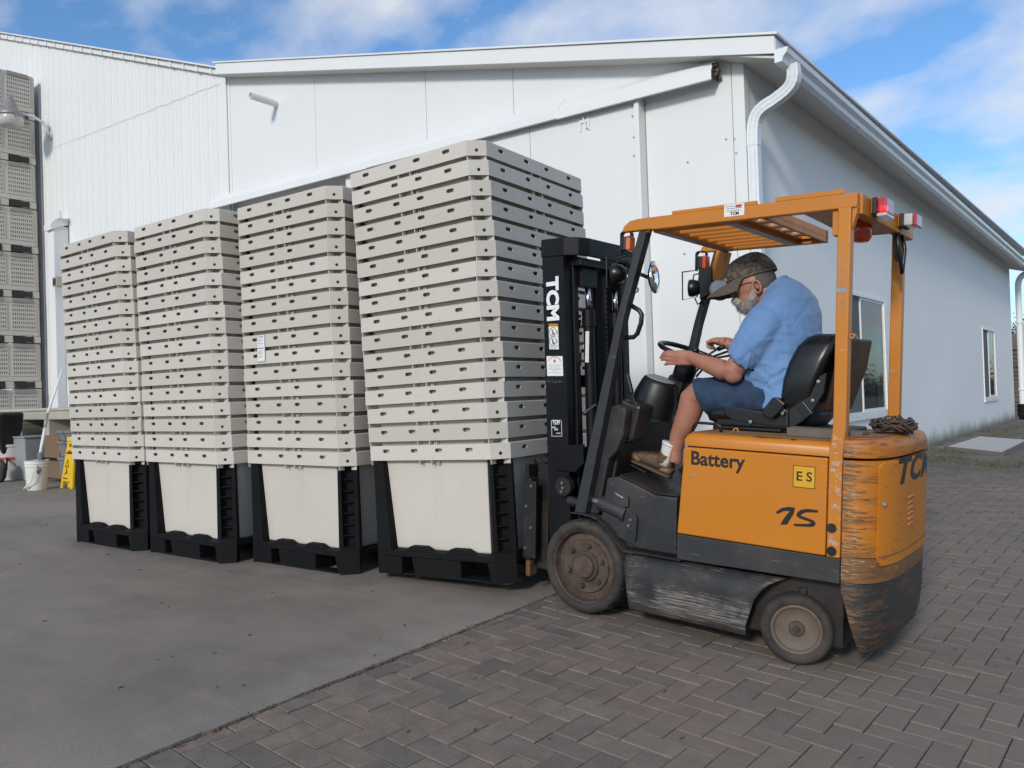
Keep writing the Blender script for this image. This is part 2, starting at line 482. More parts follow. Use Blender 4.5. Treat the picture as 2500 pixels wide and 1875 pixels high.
M['orange_post'] = scratched('orange_paint_post', (.52, .178, .008), (.38, .37, .37), .42, .42, rust=.30, dustamt=.18, sc=(7, 7, 9), zb=(.55, .62, 1.0, 1.25))
M['orange_guard'] = scratched('orange_paint_guard', (.52, .175, .010), (.30, .16, .06), .15, .45, rust=.22, dustamt=.35, dust=(.34, .13, .025))
M['charcoal'] = scratched('charcoal_paint', (.020, .021, .024), (.20, .19, .18), .35, .48, dust=(.13, .10, .08), dustamt=.35, rust=.12)
M['charcoal_skirt'] = scratched('charcoal_skirt', (.026, .027, .030), (.24, .23, .215), 1.05, .48, dust=(.16, .115, .085), dustamt=.45, rust=.18, zb=(.10, .15, .22, .30), spec=.3, sc=(1.3, 1.3, 58))
M['charcoal_band'] = scratched('charcoal_band', (.026, .027, .030), (.22, .20, .18), .75, .48, dust=(.10, .065, .045), dustamt=.4, rust=.2)
M['charcoal_post'] = scratched('charcoal_post', (.022, .023, .026), (.20, .20, .20), .45, .45, dust=(.10, .09, .08), dustamt=.2, rust=.05, sc=(5, 5, 28))
M['mast'] = scratched('mast_black', (.005, .005, .007), (.08, .07, .06), .05, .42, spec=.22, dust=(.025, .02, .018), dustamt=.25, rust=.05)
M['mast_dirty'] = scratched('mast_greasy', (.010, .009, .009), (.10, .08, .065), .3, .45, dust=(.045, .028, .020), dustamt=.6, rust=.3)
# rear counterweight, layered wear: orange above, bare/rusty band, charcoal below with heavy scrapes
def counter(name, base, heavy):
    n = NT(name); o = n.co('Object'); x, y, z = n.xyz(o)
    c = n.mix(n.noise(o, 3, 4, .6), tuple(q*.85 for q in base), tuple(min(1, q*1.12) for q in base))
    e = n.ramp(x, 1.40, 1.52, 1, 0)        # wear is worst along the front corner of the casting
    s = n.noise(n.co('Object', (2.2, 2.2, 20)), 3.2, 7, .75); s2 = n.noise(n.co('Object', (5, 5, 40), loc=(3, 1, 2)), 3, 6, .7)
    t = n.math('ADD', s, n.math('MULTIPLY', e, .10))
    c = n.mix(n.ramp(t, .60 - heavy*.10, .66 - heavy*.08, 0, .9), c, (.12, .060, .030))
    c = n.mix(n.ramp(n.math('ADD', s2, n.math('MULTIPLY', e, .08)), .66 - heavy*.07, .70 - heavy*.06, 0, .9), c, (.40, .30, .17) if heavy < .5 else ((.44, .29, .11) if 'band' in name else (.21, .135, .075)))
    c = n.mix(n.ramp(n.noise(n.co('Object', (1, 1, 5), loc=(9, 2, 0)), 4, 5, .7), .50, .62, 0, heavy*1.1), c, (.105, .052, .028))
    n.set('Base Color', c); n.set('Roughness', .52); n.bump(s, .35*heavy + .1, .004); n.bump(s2, .3*heavy, .002)
    return n.mat
M['cw_orange'] = counter('counterweight_orange', (.47, .155, .012), .48)
M['cw_lid'] = counter('counterweight_lid', (.46, .150, .012), .40)
M['cw_panel'] = counter('counterweight_panel', ORANGE, .12)
M['cw_band'] = counter('counterweight_band', (.20, .085, .025), .72)
M['cw_low'] = counter('counterweight_low', (.026, .026, .028), .62)
# top surfaces carry brown dust
n = NT('dusty_orange_top'); v = n.co('Object')
c = n.mix(n.ramp(n.noise(v, 4, 6, .7), .3, .7), (.20, .115, .065), (.30, .145, .05)); c = n.mix(n.ramp(n.noise(v, 60, 3, .7), .6, .7, 0, .5), c, (.12, .08, .05))
n.set('Base Color', c); n.set('Roughness', .8); n.bump(n.noise(v, 80, 3, .6), .2, .002)
M['dusty_top'] = n.mat
# tyre
n = NT('tyre_rubber'); v = n.co('Object')
c = n.mix(n.ramp(n.noise(v, 7, 6, .7), .3, .75), (.018, .016, .015), (.060, .047, .038))
n.set('Base Color', c); n.set('Roughness', .8); n.bump(n.noise(v, 45, 5, .7), .35, .004); n.bump(n.noise(v, 10, 3, .6), .2, .01)
M['tyre'] = n.mat
n = NT('wheel_rim_dirty'); v = n.co('Object')
c = n.mix(n.ramp(n.noise(v, 8, 6, .7), .3, .7), (.035, .027, .022), (.105, .066, .046))
c = n.mix(n.ramp(n.noise(v, 18, 5, .7), .6, .72, 0, .6), c, (.13, .085, .06))
n.set('Base Color', c); n.set('Roughness', .7); n.bump(n.noise(v, 40, 5, .7), .35, .003)
M['rim'] = n.mat
M['rim2'] = plain('rear_rim_dusty', (.125, .093, .070), .7, var=.35, vscale=14, bump=.2)
M['vinyl'] = plain('black_vinyl', (.005, .005, .005), .30, var=.2, vscale=5, bump=.08, bscale=120)
M['satin'] = plain('satin_black', (.007, .007, .008), .4, var=.25, vscale=12)
M['bracket'] = plain('dark_bracket', (.014, .014, .015), .45, .2, var=.3, vscale=14)
M['chrome'] = plain('chrome', (.62, .62, .62), .12, 1.0, var=.05)
M['steel'] = plain('dull_steel', (.32, .31, .30), .38, .9, var=.2, vscale=20)
M['greydome'] = plain('grey_pad', (.24, .24, .25), .55, var=.15, vscale=9)
M['shell'] = plain('brown_shell', (.035, .020, .014), .5, var=.3, vscale=8)
M['wood'] = plain('grey_wood', (.13, .105, .088), .85, var=.35, vscale=12, bump=.3)
M['chain'] = plain('rusty_chain', (.085, .060, .045), .7, .3, var=.4, vscale=50)
M['sticker'] = plain('white_sticker', (.72, .72, .70), .45, var=.05)
M['sticker_y'] = plain('yellow_sticker', (.62, .33, .01), .45, var=.08)
M['ink'] = plain('black_ink', (.012, .012, .014), .45, var=.1)
M['ink_red'] = plain('red_ink', (.45, .03, .03), .5, var=.1)
M['ink_grey'] = plain('faint_ink', (.16, .16, .17), .5, var=.1)
M['white_paint'] = plain('white_letters', (.74, .75, .77), .4, var=.04)
M['silver_print'] = plain('silver_print', (.40, .42, .45), .4, var=.08)
def lens(name, c, em=0.0):
    n = NT(name); v = n.co('Object')
    n.set('Base Color', c); n.set('Roughness', .18); n.set('Transmission Weight', .25); n.set('Coat Weight', .5)
    w = n.voronoi(v, 120); n.bump(w, .25, .002)
    if em: n.set('Emission Color', (*c, 1)); n.set('Emission Strength', em)
    return n.mat
M['red_lens'] = lens('red_lens', (.55, .02, .03))
M['red_lit'] = lens('red_lens_lit', (1.0, .03, .03), 3.0)
M['clear_lens'] = lens('clear_lens', (.62, .60, .58))
M['amber_lens'] = lens('amber_lens', (.60, .07, .01))
M['amber_bright'] = lens('amber_lens_pale', (.85, .20, .04))
M['mirror'] = plain('mirror_glass', (.85, .87, .9), .03, 1.0, var=.01)
M['mirror_pale_reflection'] = plain('mirror_pale_reflection', (.68, .67, .64), .45, var=.06)  # glass of the far mirror, its pale reflection put into the colour
# glass of the windows
n = NT('window_glass'); n.set('Base Color', (.02, .025, .03)); n.set('Roughness', .03); n.set('Specular IOR Level', .9); n.set('Alpha', .62)
M['glass'] = n.mat
M['curtain'] = plain('curtain', (.30, .31, .31), .8, var=.25, vscale=3)
M['room_dark'] = plain('dark_room', (.035, .037, .04), .9)
M['screen'] = plain('insect_screen', (.10, .11, .115), .8, var=.1)
# person
n = NT('skin'); v = n.co('Object'); x, y, z = n.xyz(v)
c = n.mix(n.ramp(n.noise(v, 9, 5, .6), .3, .7), (.31, .118, .066), (.40, .165, .097))
c = n.mix(n.ramp(n.noise(v, 70, 3, .6), .6, .75, 0, .25), c, (.24, .10, .065))
c = n.mix(n.ramp(z, 1.28, 1.36, .6, 0), c, (.38, .175, .125))
c = n.mix(n.ramp(z, 1.66, 1.78, 0, .45), c, (.38, .125, .085))
n.set('Base Color', c); n.set('Roughness', .5); n.set('Subsurface Weight', .12); n.set('Subsurface Scale', .01); n.set('Subsurface Radius', (1, .35, .2))
n.bump(n.noise(v, 120, 3, .6), .12, .002)
M['skin'] = n.mat
n = NT('blue_tshirt'); v = n.co('Object')
c = n.mix(n.ramp(n.noise(v, 2.2, 3, .5), .3, .7), (.115, .225, .43), (.138, .262, .48)); c = n.mix(n.ramp(n.noise(v, 150, 2, .6), .4, .7, 0, .25), c, (.17, .29, .52))
n.set('Base Color', c); n.set('Roughness', .85); n.set('Sheen Weight', .15); n.bump(n.noise(n.co('Object', (1, 1, 1)), 260, 2, .6), .15, .001)
n.bump(n.noise(n.co('Object', (6, 2.5, 3), rot=(0, .6, 0)), 1.6, 3, .55, .8), .55, .035)
M['shirt'] = n.mat
n = NT('denim'); v = n.co('Object')
c = n.mix(n.ramp(n.noise(v, 11, 5, .65), .3, .75), (.008, .022, .055), (.022, .052, .105)); c = n.mix(n.ramp(n.noise(n.co('Object', (60, 60, 260)), 3, 2, .6), .5, .7, 0, .35), c, (.045, .08, .13))
n.set('Base Color', c); n.set('Roughness', .85); n.bump(n.noise(v, 7, 4, .6), .5, .02); n.bump(n.noise(v, 200, 2, .6), .2, .001)
M['denim'] = n.mat
n = NT('camouflage_cap'); v = n.co('Object')
a = n.noise(n.co('Object', (1, 1, 1)), 26, 3, .6, 1.5); b = n.noise(n.co('Object', (1, 1, 2), loc=(4, 4, 4)), 42, 4, .6, 2.2)
c = n.mix(n.ramp(a, .42, .58), (.060, .046, .035), (.135, .102, .075)); c = n.mix(n.ramp(b, .56, .62, 0, .8), c, (.26, .215, .155)); c = n.mix(n.ramp(b, .36, .42, .8, 0), c, (.028, .024, .018))
c = n.mix(n.ramp(n.noise(v, 14, 3, .6), .58, .68, 0, .4), c, (.10, .11, .05))
n.set('Base Color', c); n.set('Roughness', .9); n.bump(n.noise(v, 160, 2, .6), .25, .001)
M['cap'] = n.mat
M['cap_brim'] = plain('cap_brim_cloth', (.095, .074, .058), .9, var=.3, vscale=24, bump=.2, bscale=150)
M['beard'] = plain('grey_beard', (.30, .27, .25), .85, var=.35, vscale=60, bump=.6, bscale=160)
M['hair'] = plain('dark_grey_hair', (.10, .085, .075), .85, var=.4, vscale=80, bump=.5, bscale=220)
M['sock'] = plain('white_sock', (.66, .65, .63), .9, var=.08, vscale=30, bump=.4, bscale=200)
M['leather'] = plain('brown_leather', (.105, .062, .038), .55, var=.45, vscale=14, bump=.3, bscale=50)
M['leather_light'] = plain('tan_leather', (.19, .125, .072), .6, var=.35, vscale=12, bump=.3, bscale=60)
M['sole'] = plain('shoe_sole', (.10, .07, .05), .8, var=.3, vscale=20)
M['lace'] = plain('shoe_lace', (.03, .022, .018), .9)
M['lens_glasses'] = plain('spectacle_frame', (.05, .03, .03), .4)
# left corner things
M['cream'] = plain('cream_plastic', (.40, .37, .30), .55, var=.18, vscale=3, bump=.1, bscale=20)
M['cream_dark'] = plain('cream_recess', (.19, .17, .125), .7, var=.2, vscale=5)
M['pail'] = plain('white_pail', (.66, .65, .60), .45, var=.10, vscale=7)
M['yellow'] = plain('yellow_sign_plastic', (.72, .46, .012), .42, var=.08, vscale=7)
M['grey_bin'] = plain('grey_bin_plastic', (.27, .27, .27), .55, var=.12)
M['grey_tote'] = plain('grey_tote', (.16, .16, .17), .6, var=.2)
M['carton'] = plain('cardboard', (.17, .105, .060), .85, var=.25, vscale=5)
M['leaf'] = plain('leaves', (.045, .075, .022), .7, var=.45, vscale=3, coord='World')
M['bark'] = plain('bark', (.06, .048, .038), .9, var=.3, vscale=9, bump=.5)
M['weathered'] = plain('weathered_boards', (.15, .135, .115), .85, var=.35, vscale=4, bump=.3, coord='World')
M['sheet'] = plain('grey_board', (.42, .42, .40), .7, var=.12, vscale=4, coord='World')
M['debris'] = plain('dry_debris', (.10, .075, .05), .9, var=.5, vscale=50, coord='World')
# ================================================================ GROUND
TH = R(3.2); XB = -2.95
def gz(x):
    return 0.0 if x <= XB else -min(x - XB, 4.6) * math.tan(TH)
mb = MB()
xs = [-400, -60, -3.6, XB, XB + 4.6, 60, 400]; ys = [-400, -30, 0, 14, 40, 120, 900]
vs = [(x, y, gz(x) - .035) for y in ys for x in xs]
fs = [(j*7+i, j*7+i+1, (j+1)*7+i+1, (j+1)*7+i) for j in range(6) for i in range(6)]
mb.add(vs, fs)
tag(mb.build('ground', M['soil']), kind='structure')
# concrete apron, edge at the pavers slightly rough
mb = MB()
ed = []
def border_x(y): return -2.94 - (y - 2.6) * .044
k = 0; y = -12.0
while y < 8.39:
    ed.append((border_x(y) + random.uniform(-.006, .006), y)); y += .06
top = [(-45, -12), *ed, (border_x(8.39), 8.39), (-45, 8.39)]
mb.prism(top, 2, -.03, 0.0)
slab = mb.build('concrete_apron', M['concrete']); tag(slab, kind='structure')
# strip of bare earth between the hall wall, the pavers and the far end
mb = MB()
random.seed(3)
gx = [-3.46 + .22*i for i in range(22)]; gy = [8.42 + .3*j for j in range(110)]
vs = []
for yy in gy:
    for xx in gx:
        h = gz(xx) + .004
        if yy > 13.2: h += .014 + .022*noise.noise((xx*1.3, yy*1.1, 0)) + .03*max(0, 1-(xx+3.46)*2)
        else: h -= .03
        vs.append((xx, yy, h))
fs = [(j*22+i, j*22+i+1, (j+1)*22+i+1, (j+1)*22+i) for j in range(109) for i in range(21)]
mb.add(vs, fs)
tag(mb.build('bare_earth', M['soil'], smooth=True), kind='structure')

# ---- pavers: 90 degree herringbone
pav = MB()
pav.box((-.06, -4, -.09), (4.9, 13.9, -.0125))
paving = pav.build('brick_paving', M['joint'], loc=(XB, 0, 0)); paving.rotation_euler = (0, TH, 0)
tag(paving, kind='structure')
U = .1145; GAP = .0045
def brick_poly(x0, y0, w, h):
    g = GAP/2
    return [(x0+g, y0+g), (x0+w-g, y0+g), (x0+w-g, y0+h-g), (x0+g, y0+h-g)]
def clip(poly):
    out = []
    for i in range(len(poly)):
        p, q = poly[i], poly[(i+1) % len(poly)]
        a = p[0] - (border_x(p[1]) - XB + .010); b = q[0] - (border_x(q[1]) - XB + .010)
        if a >= 0: out.append(p)
        if (a >= 0) != (b >= 0):
            t = a/(a-b); out.append((p[0]+(q[0]-p[0])*t, p[1]+(q[1]-p[1])*t))
    return out
def brick_geo(mb, poly, top, mi=0, tilt=(0, 0)):
    n = len(poly); cx = sum(p[0] for p in poly)/n; cy = sum(p[1] for p in poly)/n
    r = .0035
    def sh(p, k):
        d = Vector((p[0]-cx, p[1]-cy)); L = d.length
        return (p[0]-d.x/L*k, p[1]-d.y/L*k)
    vs = []
    for p in poly: vs.append((p[0], p[1], top-.05))
    for p in poly: vs.append((p[0], p[1], top-r + tilt[0]*(p[0]-cx) + tilt[1]*(p[1]-cy)))
    for p in poly:
        q = sh(p, r*1.5); vs.append((q[0], q[1], top + tilt[0]*(p[0]-cx) + tilt[1]*(p[1]-cy)))
    fs = [tuple(2*n+i for i in range(n))]
    for i in range(n):
        j = (i+1) % n
        fs += [(i, j, n+j, n+i), (n+i, n+j, 2*n+j, 2*n+i)]
    mb.add(vs, fs, mi)
bricks = []
random.seed(11)
Rp = Matrix.Rotation(R(-.6), 2)
for j in range(-30, 118):
    for i in range(-6, 44):
        k = (i - j) % 4
        if k == 0: q = (i*U, j*U, 2*U, U, 0)
        elif k == 3: q = (i*U, j*U, U, 2*U, 1)
        else: continue
        if q[1] > 13.4 + .35*noise.noise((i*.2, 0, 1)): continue
        if q[0] > 4.7: continue
        bricks.append(q)
pinv = paving.matrix_basis.inverted()
Minv = cam.matrix_world.inverted()
def to_px(P):
    q = Minv @ Vector(P)
    if q.z > -.2: return None
    return (1250 + FOC*q.x/-q.z, 937.5 - FOC*q.y/-q.z, -q.z)
PM = Matrix.Translation((XB, 0, 0)) @ Matrix.Rotation(TH, 4, 'Y')
wts = [0, 0, 1, 1, 1, 2, 2, 3, 3, 4, 5, 5, 5]
near = []; rest = []
for q in bricks:
    c = (q[0]+q[2]/2, q[1]+q[3]/2)
    c = Rp @ Vector(c)
    poly = [tuple(Rp @ Vector(p)) for p in brick_poly(*q[:4])]
    cp = clip(poly)
    if len(cp) < 3: continue
    ar = abs(sum(cp[i][0]*cp[(i+1)%len(cp)][1] - cp[(i+1)%len(cp)][0]*cp[i][1] for i in range(len(cp))))/2
    if ar < .0012: continue
    p = to_px(PM @ Vector((c[0], c[1], 0)))
    n_ = noise.noise((c[0]*.55, c[1]*.55, 5))
    mi = random.choice(wts) if n_ > -.05 or random.random() < .45 else random.choice([0, 0, 1])
    vis = p and -60 < p[0] < 2560 and -60 < p[1] < 1940
    full = len(cp) == 4 and ar > .0252
    (near if vis else rest).append((p[2] if p else 99, q, c, cp, mi, full))
near.sort(key=lambda t: t[0])
top300 = near[:300]; rest += near[300:]
bm_cache = {}
for d, q, c, cp, mi, full in top300:
    hz = -.006 + random.uniform(-.0022, .0022)
    if full:
        key = (q[4], mi)
        if key not in bm_cache:
            b_ = MB(); w, h = q[2], q[3]
            brick_geo(b_, brick_poly(-w/2, -h/2, w, h), 0.0); bm_cache[key] = b_.mesh('brick', M['pavers'][mi])
        o = inst('brick', bm_cache[key], paving, (c[0], c[1], hz), R(-.6) + R(random.uniform(-.5, .5)))
        o.rotation_euler[0] = R(random.uniform(-.5, .5)); o.rotation_euler[1] = R(random.uniform(-.5, .5))
    else:
        b_ = MB(); brick_geo(b_, cp, hz); b_.build('brick', M['pavers'][mi], paving)
b_ = MB()
for d, q, c, cp, mi, full in rest:
    sink = 0
    brick_geo(b_, cp, -.006 + random.uniform(-.0025, .0025), mi, (random.uniform(-.01, .01), random.uniform(-.01, .01)))
tag(b_.build('bricks', M['pavers'], paving), kind='stuff')
# crumbs and dry plant bits in the joint along the slab
mb = MB(); random.seed(5)
for i in range(900):
    y = random.uniform(.6, 8.2); x = border_x(y) + abs(random.gauss(0, .012))*(1 if random.random() < .7 else -1)
    s = random.uniform(.002, .007); z = gz(x) - .002
    M4 = Matrix.Translation((x, y, z)) @ Matrix.Rotation(random.uniform(0, 6), 4, (random.random(), random.random(), random.random()+.1))
    mb.box((-s*random.uniform(.6, 1.6), -s*.7, -s*.4), (s*.8, s*.6, s*.4), 0, M4)
for i in range(260):
    x = random.uniform(XB, .8); y = random.uniform(1.2, 12.5); s = random.uniform(.002, .005)
    M4 = Matrix.Translation((x, y, gz(x) - .002)) @ Matrix.Rotation(random.uniform(0, 6), 4, 'Z')
    mb.box((-s*random.uniform(1, 6), -s*.5, -s*.3), (s*2, s*.5, s*.5), 0, M4)
tag(mb.build('joint_crumbs', M['debris']), label='dry crumbs and plant bits along the joint between slab and pavers', kind='stuff')

mb = MB(); random.seed(15)
for i in range(140):
    y = random.uniform(.8, 8.0); x = random.uniform(-9.5, border_x(y)); s = random.uniform(.003, .008)
    M4 = Matrix.Translation((x, y, .003)) @ Matrix.Rotation(random.uniform(0, 6), 4, 'Z')
    mb.box((-s*random.uniform(.5, 4), -s*.5, -s*.2), (s, s*.5, s*.4), 0, M4)
tag(mb.build('slab_litter', M['debris']), label='scattered dry leaf bits and grit on the concrete apron', kind='stuff')
# ---- weeds along the wall foot
def blades(name, n, area, hmin, hmax, label, seed):
    random.seed(seed); mb = MB()
    for i in range(n):
        x, y = area()
        z = gz(x) + .012; h = random.uniform(hmin, hmax); a = random.uniform(0, 6.28); l = random.uniform(.2, .9)*h; w = random.uniform(.003, .008)
        dx, dy = math.cos(a), math.sin(a)
        mb.add([(x-dy*w, y+dx*w, z), (x+dy*w, y-dx*w, z), (x+dx*l*.4+dy*w*.6, y+dy*l*.4-dx*w*.6, z+h*.6), (x+dx*l*.4-dy*w*.6, y+dy*l*.4+dx*w*.6, z+h*.6), (x+dx*l, y+dy*l, z+h)],
               [(0, 1, 2, 3), (3, 2, 4)])
    return tag(mb.build(name, M['grass']), label=label, kind='stuff')
def strip():
    while True:
        x = -3.45 + abs(random.gauss(0, .65)); y = random.uniform(12.6, 26)
        if noise.noise((x*1.1, y*.8, 3)) + .35 > (x+3.45)*.32 and x < .6: return x, y
blades('weeds', 3200, strip, .015, .055, 'low green weeds growing along the foot of the side wall', 8)
def tuft():
    c = random.choice([(-2.9, 14.2), (-2.6, 13.7), (-2.0, 13.6), (-1.7, 14.4), (-1.3, 13.9), (-3.2, 15.6), (-3.3, 19.5), (-3.3, 21.5)])
    return c[0] + random.gauss(0, .22), c[1] + random.gauss(0, .25)
blades('weeds', 1500, tuft, .02, .08, 'taller green tufts in front of the grey board', 9)

# ================================================================ HALL (right hand building)
YW = 8.40; XW = -3.47
hall = empty('white_hall', (-8, 15, 0), 'white clad hall with sloping eave and guttered side wall behind the forklift', 'building')
def part(mb, name, mat, parent=hall, **k):
    o = mb.build(name, mat, None, **k)
    o.parent = parent; o.matrix_parent_inverse = Matrix.Translation(-parent.location)
    return o
def rake(x): return 4.84 + (XW - x) * .2615           # soffit height along the gable
def trk(x): return 5.06 + (x + 14.12) * (4.74 - 5.06) / (14.12 - 3.70)      # middle of the door track cover
g = .004
def wp(x0, x1, zb, zt, y0, y1, mat='wall', name='wall_panel'):
    m = MB()
    m.prism([(x0+g, zb(x0)), (x1-g, zb(x1)), (x1-g, zt(x1)), (x0+g, zt(x0))], 1, y0, y1)
    return part(m, name, M[mat], bevel=.003, seg=1)
zero = lambda x: -.02
for a, b in ((-13.5, -10.9), (-10.9, -8.3), (-8.3, -6.66), (-6.66, -3.60)):
    wp(a, b, trk, rake, YW, YW+.12)
wp(-3.60, XW+.016, zero, rake, YW-.004, YW+.126, 'trim', 'corner_board')
wp(-13.5, -10.06, zero, lambda x: trk(x)+.3, YW+.14, YW+.24)
m = MB(); m.box((-13.62, YW+.125, -.05), (-13.50, YW+.5, 5.6)); m.box((-13.5, YW+.26, -.02), (-3.7, YW+.34, 4.7)); part(m, 'wall_core', M['trim'])
wp(-4.68, -3.60, zero, trk, YW, YW+.12)
# sliding door hanging below the track
wp(-10.05, -6.33, zero, lambda x: trk(x)-.03, YW-.10, YW-.02, 'wall', 'sliding_door')
wp(-6.33, -4.75, zero, lambda x: trk(x)-.03, YW-.10, YW-.02, 'wall', 'sliding_door')
m = MB(); m.box((-4.75, YW-.15, -.02), (-4.685, YW+.03, trk(-4.7)-.10)); part(m, 'door_post', M['trim'], bevel=.006)
# track cover: sheet-metal hood with a sloped face and rolled lower lip
def hood(x0, x1, s=0.0, cut=0):
    rings = []
    for x in (x0, x1):
        z = trk(x) + s
        rings.append([(x, YW-.012, z+.155), (x, YW-.05, z+.13), (x, YW-.13, z+.075), (x, YW-.205, z-.02), (x, YW-.215, z-.130), (x, YW-.195, z-.140), (x, YW-.195, z-.02), (x, YW-.12, z+.06), (x, YW-.012, z+.13)])
    m = MB(); m.loft(rings, mi=0); return m
part(hood(-13.9, -9.42), 'track_cover', M['trim'], bevel=.004)
part(hood(-9.44, -5.80, .010), 'track_cover', M['trim'], bevel=.004)
part(hood(-5.82, -3.74, .0), 'track_cover', M['trim'], bevel=.004)
# crushed left end and rotten right end of the cover
m = MB(); random.seed(2)
z = trk(-13.9)
m.loft([[(-13.89, YW-.012, z+.10), (-13.89, YW-.20, z-.04), (-13.89, YW-.20, z-.11)],
        [(-13.98, YW-.012, z+.07), (-14.0, YW-.22, z-.10), (-14.0, YW-.2, z-.18)],
        [(-14.10, YW-.012, z-.06), (-14.08, YW-.24, z-.22), (-14.02, YW-.2, z-.24)]])
part(m, 'bent_cover_end', M['trim'])
m = MB(); z = trk(-3.74)
for i in range(26):
    s = random.uniform(.006, .014)
    m.box((-s, -s, -s), (s, s, s), 0, Matrix.Translation((-3.73+random.uniform(-.02, .02), YW-random.uniform(.03, .18), z+random.uniform(-.09, .07))) @ Matrix.Rotation(random.uniform(0, 3), 4, (1, .4, .7)))
part(m, 'rotten_cover_end', M['weathered']); tag(LAST[0], kind='stuff')
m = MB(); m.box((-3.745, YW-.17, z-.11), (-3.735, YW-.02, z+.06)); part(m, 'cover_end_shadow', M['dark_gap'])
m = MB(); m.box((-13.5, YW-.012, trk(-13.5)+.08), (-13.42, YW-.0, 7.42)); part(m, 'corner_seal', M['trim'])
# brackets and screws
m = MB(); p = atY(1263, 262, YW-.10)
m.box((p.x-.075, YW-.112, p.z-.12), (p.x-.05, YW-.104, p.z+.12)); m.box((p.x+.05, YW-.112, p.z-.12), (p.x+.075, YW-.104, p.z+.12)); m.box((p.x-.05, YW-.112, p.z-.02), (p.x+.05, YW-.104, p.z+.02))
m.beam((p.x-.03, YW-.125, p.z+.11), (p.x+.04, YW-.125, p.z-.10), .012, .02)
part(m, 'hinge_bracket', M['trim'])
m = MB()
for u, v in ((1485, 350), (1478, 548), (1585, 618), (1375, 232), (1375, 255), (1378, 300), (1378, 340), (1568, 300), (1400, 560), (1586, 300), (1590, 330)):
    p = atY(u, v, YW-.012); m.lathe([(.001, 0), (.012, 0), (.012, .004), (.001, .007)], (p.x, YW-.004 if p.x > -4.68 else YW-.104, p.z), (0, -1, 0), 10)
part(m, 'cladding_screw', M['galv'])
tag(LAST[0], kind='stuff')
# side wall with real window openings
W1 = (11.55, 13.72, .775, 2.575); W2 = (22.45, 24.28, .755, 2.53); YE = 27.35
def eav(y): return 4.80 - (y - 8.4) * .0135
m = MB(); ycuts = [YW, W1[0], W1[1], W2[0], W2[1], YE]
def sw(y0, y1, z0, z1a, z1b=None):
    z1b = z1a if z1b is None else z1b
    m.prism([(y0, z0), (y1, z0), (y1, z1b), (y0, z1a)], 0, XW-.14, XW)
sw(YW+.128, W1[0], -.1, eav(YW)+.05, eav(W1[0])+.05)
sw(W1[0], W1[1], W1[3], eav(W1[0])+.05, eav(W1[1])+.05); sw(W1[0], W1[1], -.1, W1[2])
sw(W1[1], W2[0], -.1, eav(W1[1])+.05, eav(W2[0])+.05)
sw(W2[0], W2[1], W2[3], eav(W2[0])+.05, eav(W2[1])+.05); sw(W2[0], W2[1], -.1, W2[2])
sw(W2[1], YE, -.1, eav(W2[1])+.05, eav(YE)+.05)
part(m, 'side_wall', M['side_wall'])
m = MB(); m.box((XW-8, YE-.14, -.1), (XW-.145, YE, 4.4)); part(m, 'end_wall', M['side_wall'])
def window(W, mull, nm):
    y0, y1, z0, z1 = W
    fr = MB(); t = .055
    for a, b in (((XW-.07, y0, z0), (XW+.018, y0+t, z1)), ((XW-.07, y1-t, z0), (XW+.018, y1, z1)), ((XW-.07, y0+t, z1-t), (XW+.018, y1-t, z1)), ((XW-.07, y0+t, z0), (XW+.018, y1-t, z0+t))):
        fr.box(a, b)
    w = part(fr, 'window', M['trim'], bevel=.004)
    def sub(mb, name, mat, **k):
        o = mb.build(name, mat, None, **k); o.parent = w; return o
    s1 = MB(); ym = y0 + (y1-y0)*mull
    for (a, b, xo) in ((y0+t, ym+.02, -.045), (ym-.02, y1-t, -.015)):
        for q in (((XW+xo-.012, a, z0+t), (XW+xo+.012, a+.035, z1-t)), ((XW+xo-.012, b-.035, z0+t), (XW+xo+.012, b, z1-t)),
                  ((XW+xo-.012, a+.035, z1-t-.035), (XW+xo+.012, b-.035, z1-t)), ((XW+xo-.012, a+.035, z0+t), (XW+xo+.012, b-.035, z0+t+.035))):
            s1.box(*q)
    sub(s1, 'sash', M['trim'], bevel=.002)
    for (a, b, xo) in ((y0+t+.03, ym-.01, -.045), (ym+.01, y1-t-.03, -.015)):
        gl = MB(); gl.box((XW+xo-.003, a, z0+t+.03), (XW+xo+.003, b, z1-t-.03)); sub(gl, 'pane', M['glass'])
    sc = MB(); sc.box((XW-.026, y0+t, z0+t), (XW-.022, ym-.02, z1-t)); sub(sc, 'insect_screen', M['screen'])
    cu = MB(); n = 60
    r = [[(XW-.12 + .012*math.sin(i*1.3) + .006*math.sin(i*3.1), y0+.03+(y1-y0-.06)*i/n*.9, z) for i in range(n)] for z in (z0, z1)]
    cu.loft(r, close=False, cap=False); sub(cu, 'curtain', M['curtain'])
    sl = MB(); sl.box((XW-.02, y0-.06, z0-.06), (XW+.035, y1+.06, z0-.004)); sub(sl, 'sill', M['trim'], bevel=.004)
    return w
window(W1, .42, 'a'); window(W2, .5, 'b')
m = MB(); m.box((XW-3, YW+.3, -.05), (XW-.6, YE-.3, 4.2)); part(m, 'room_lining', M['room_dark'])
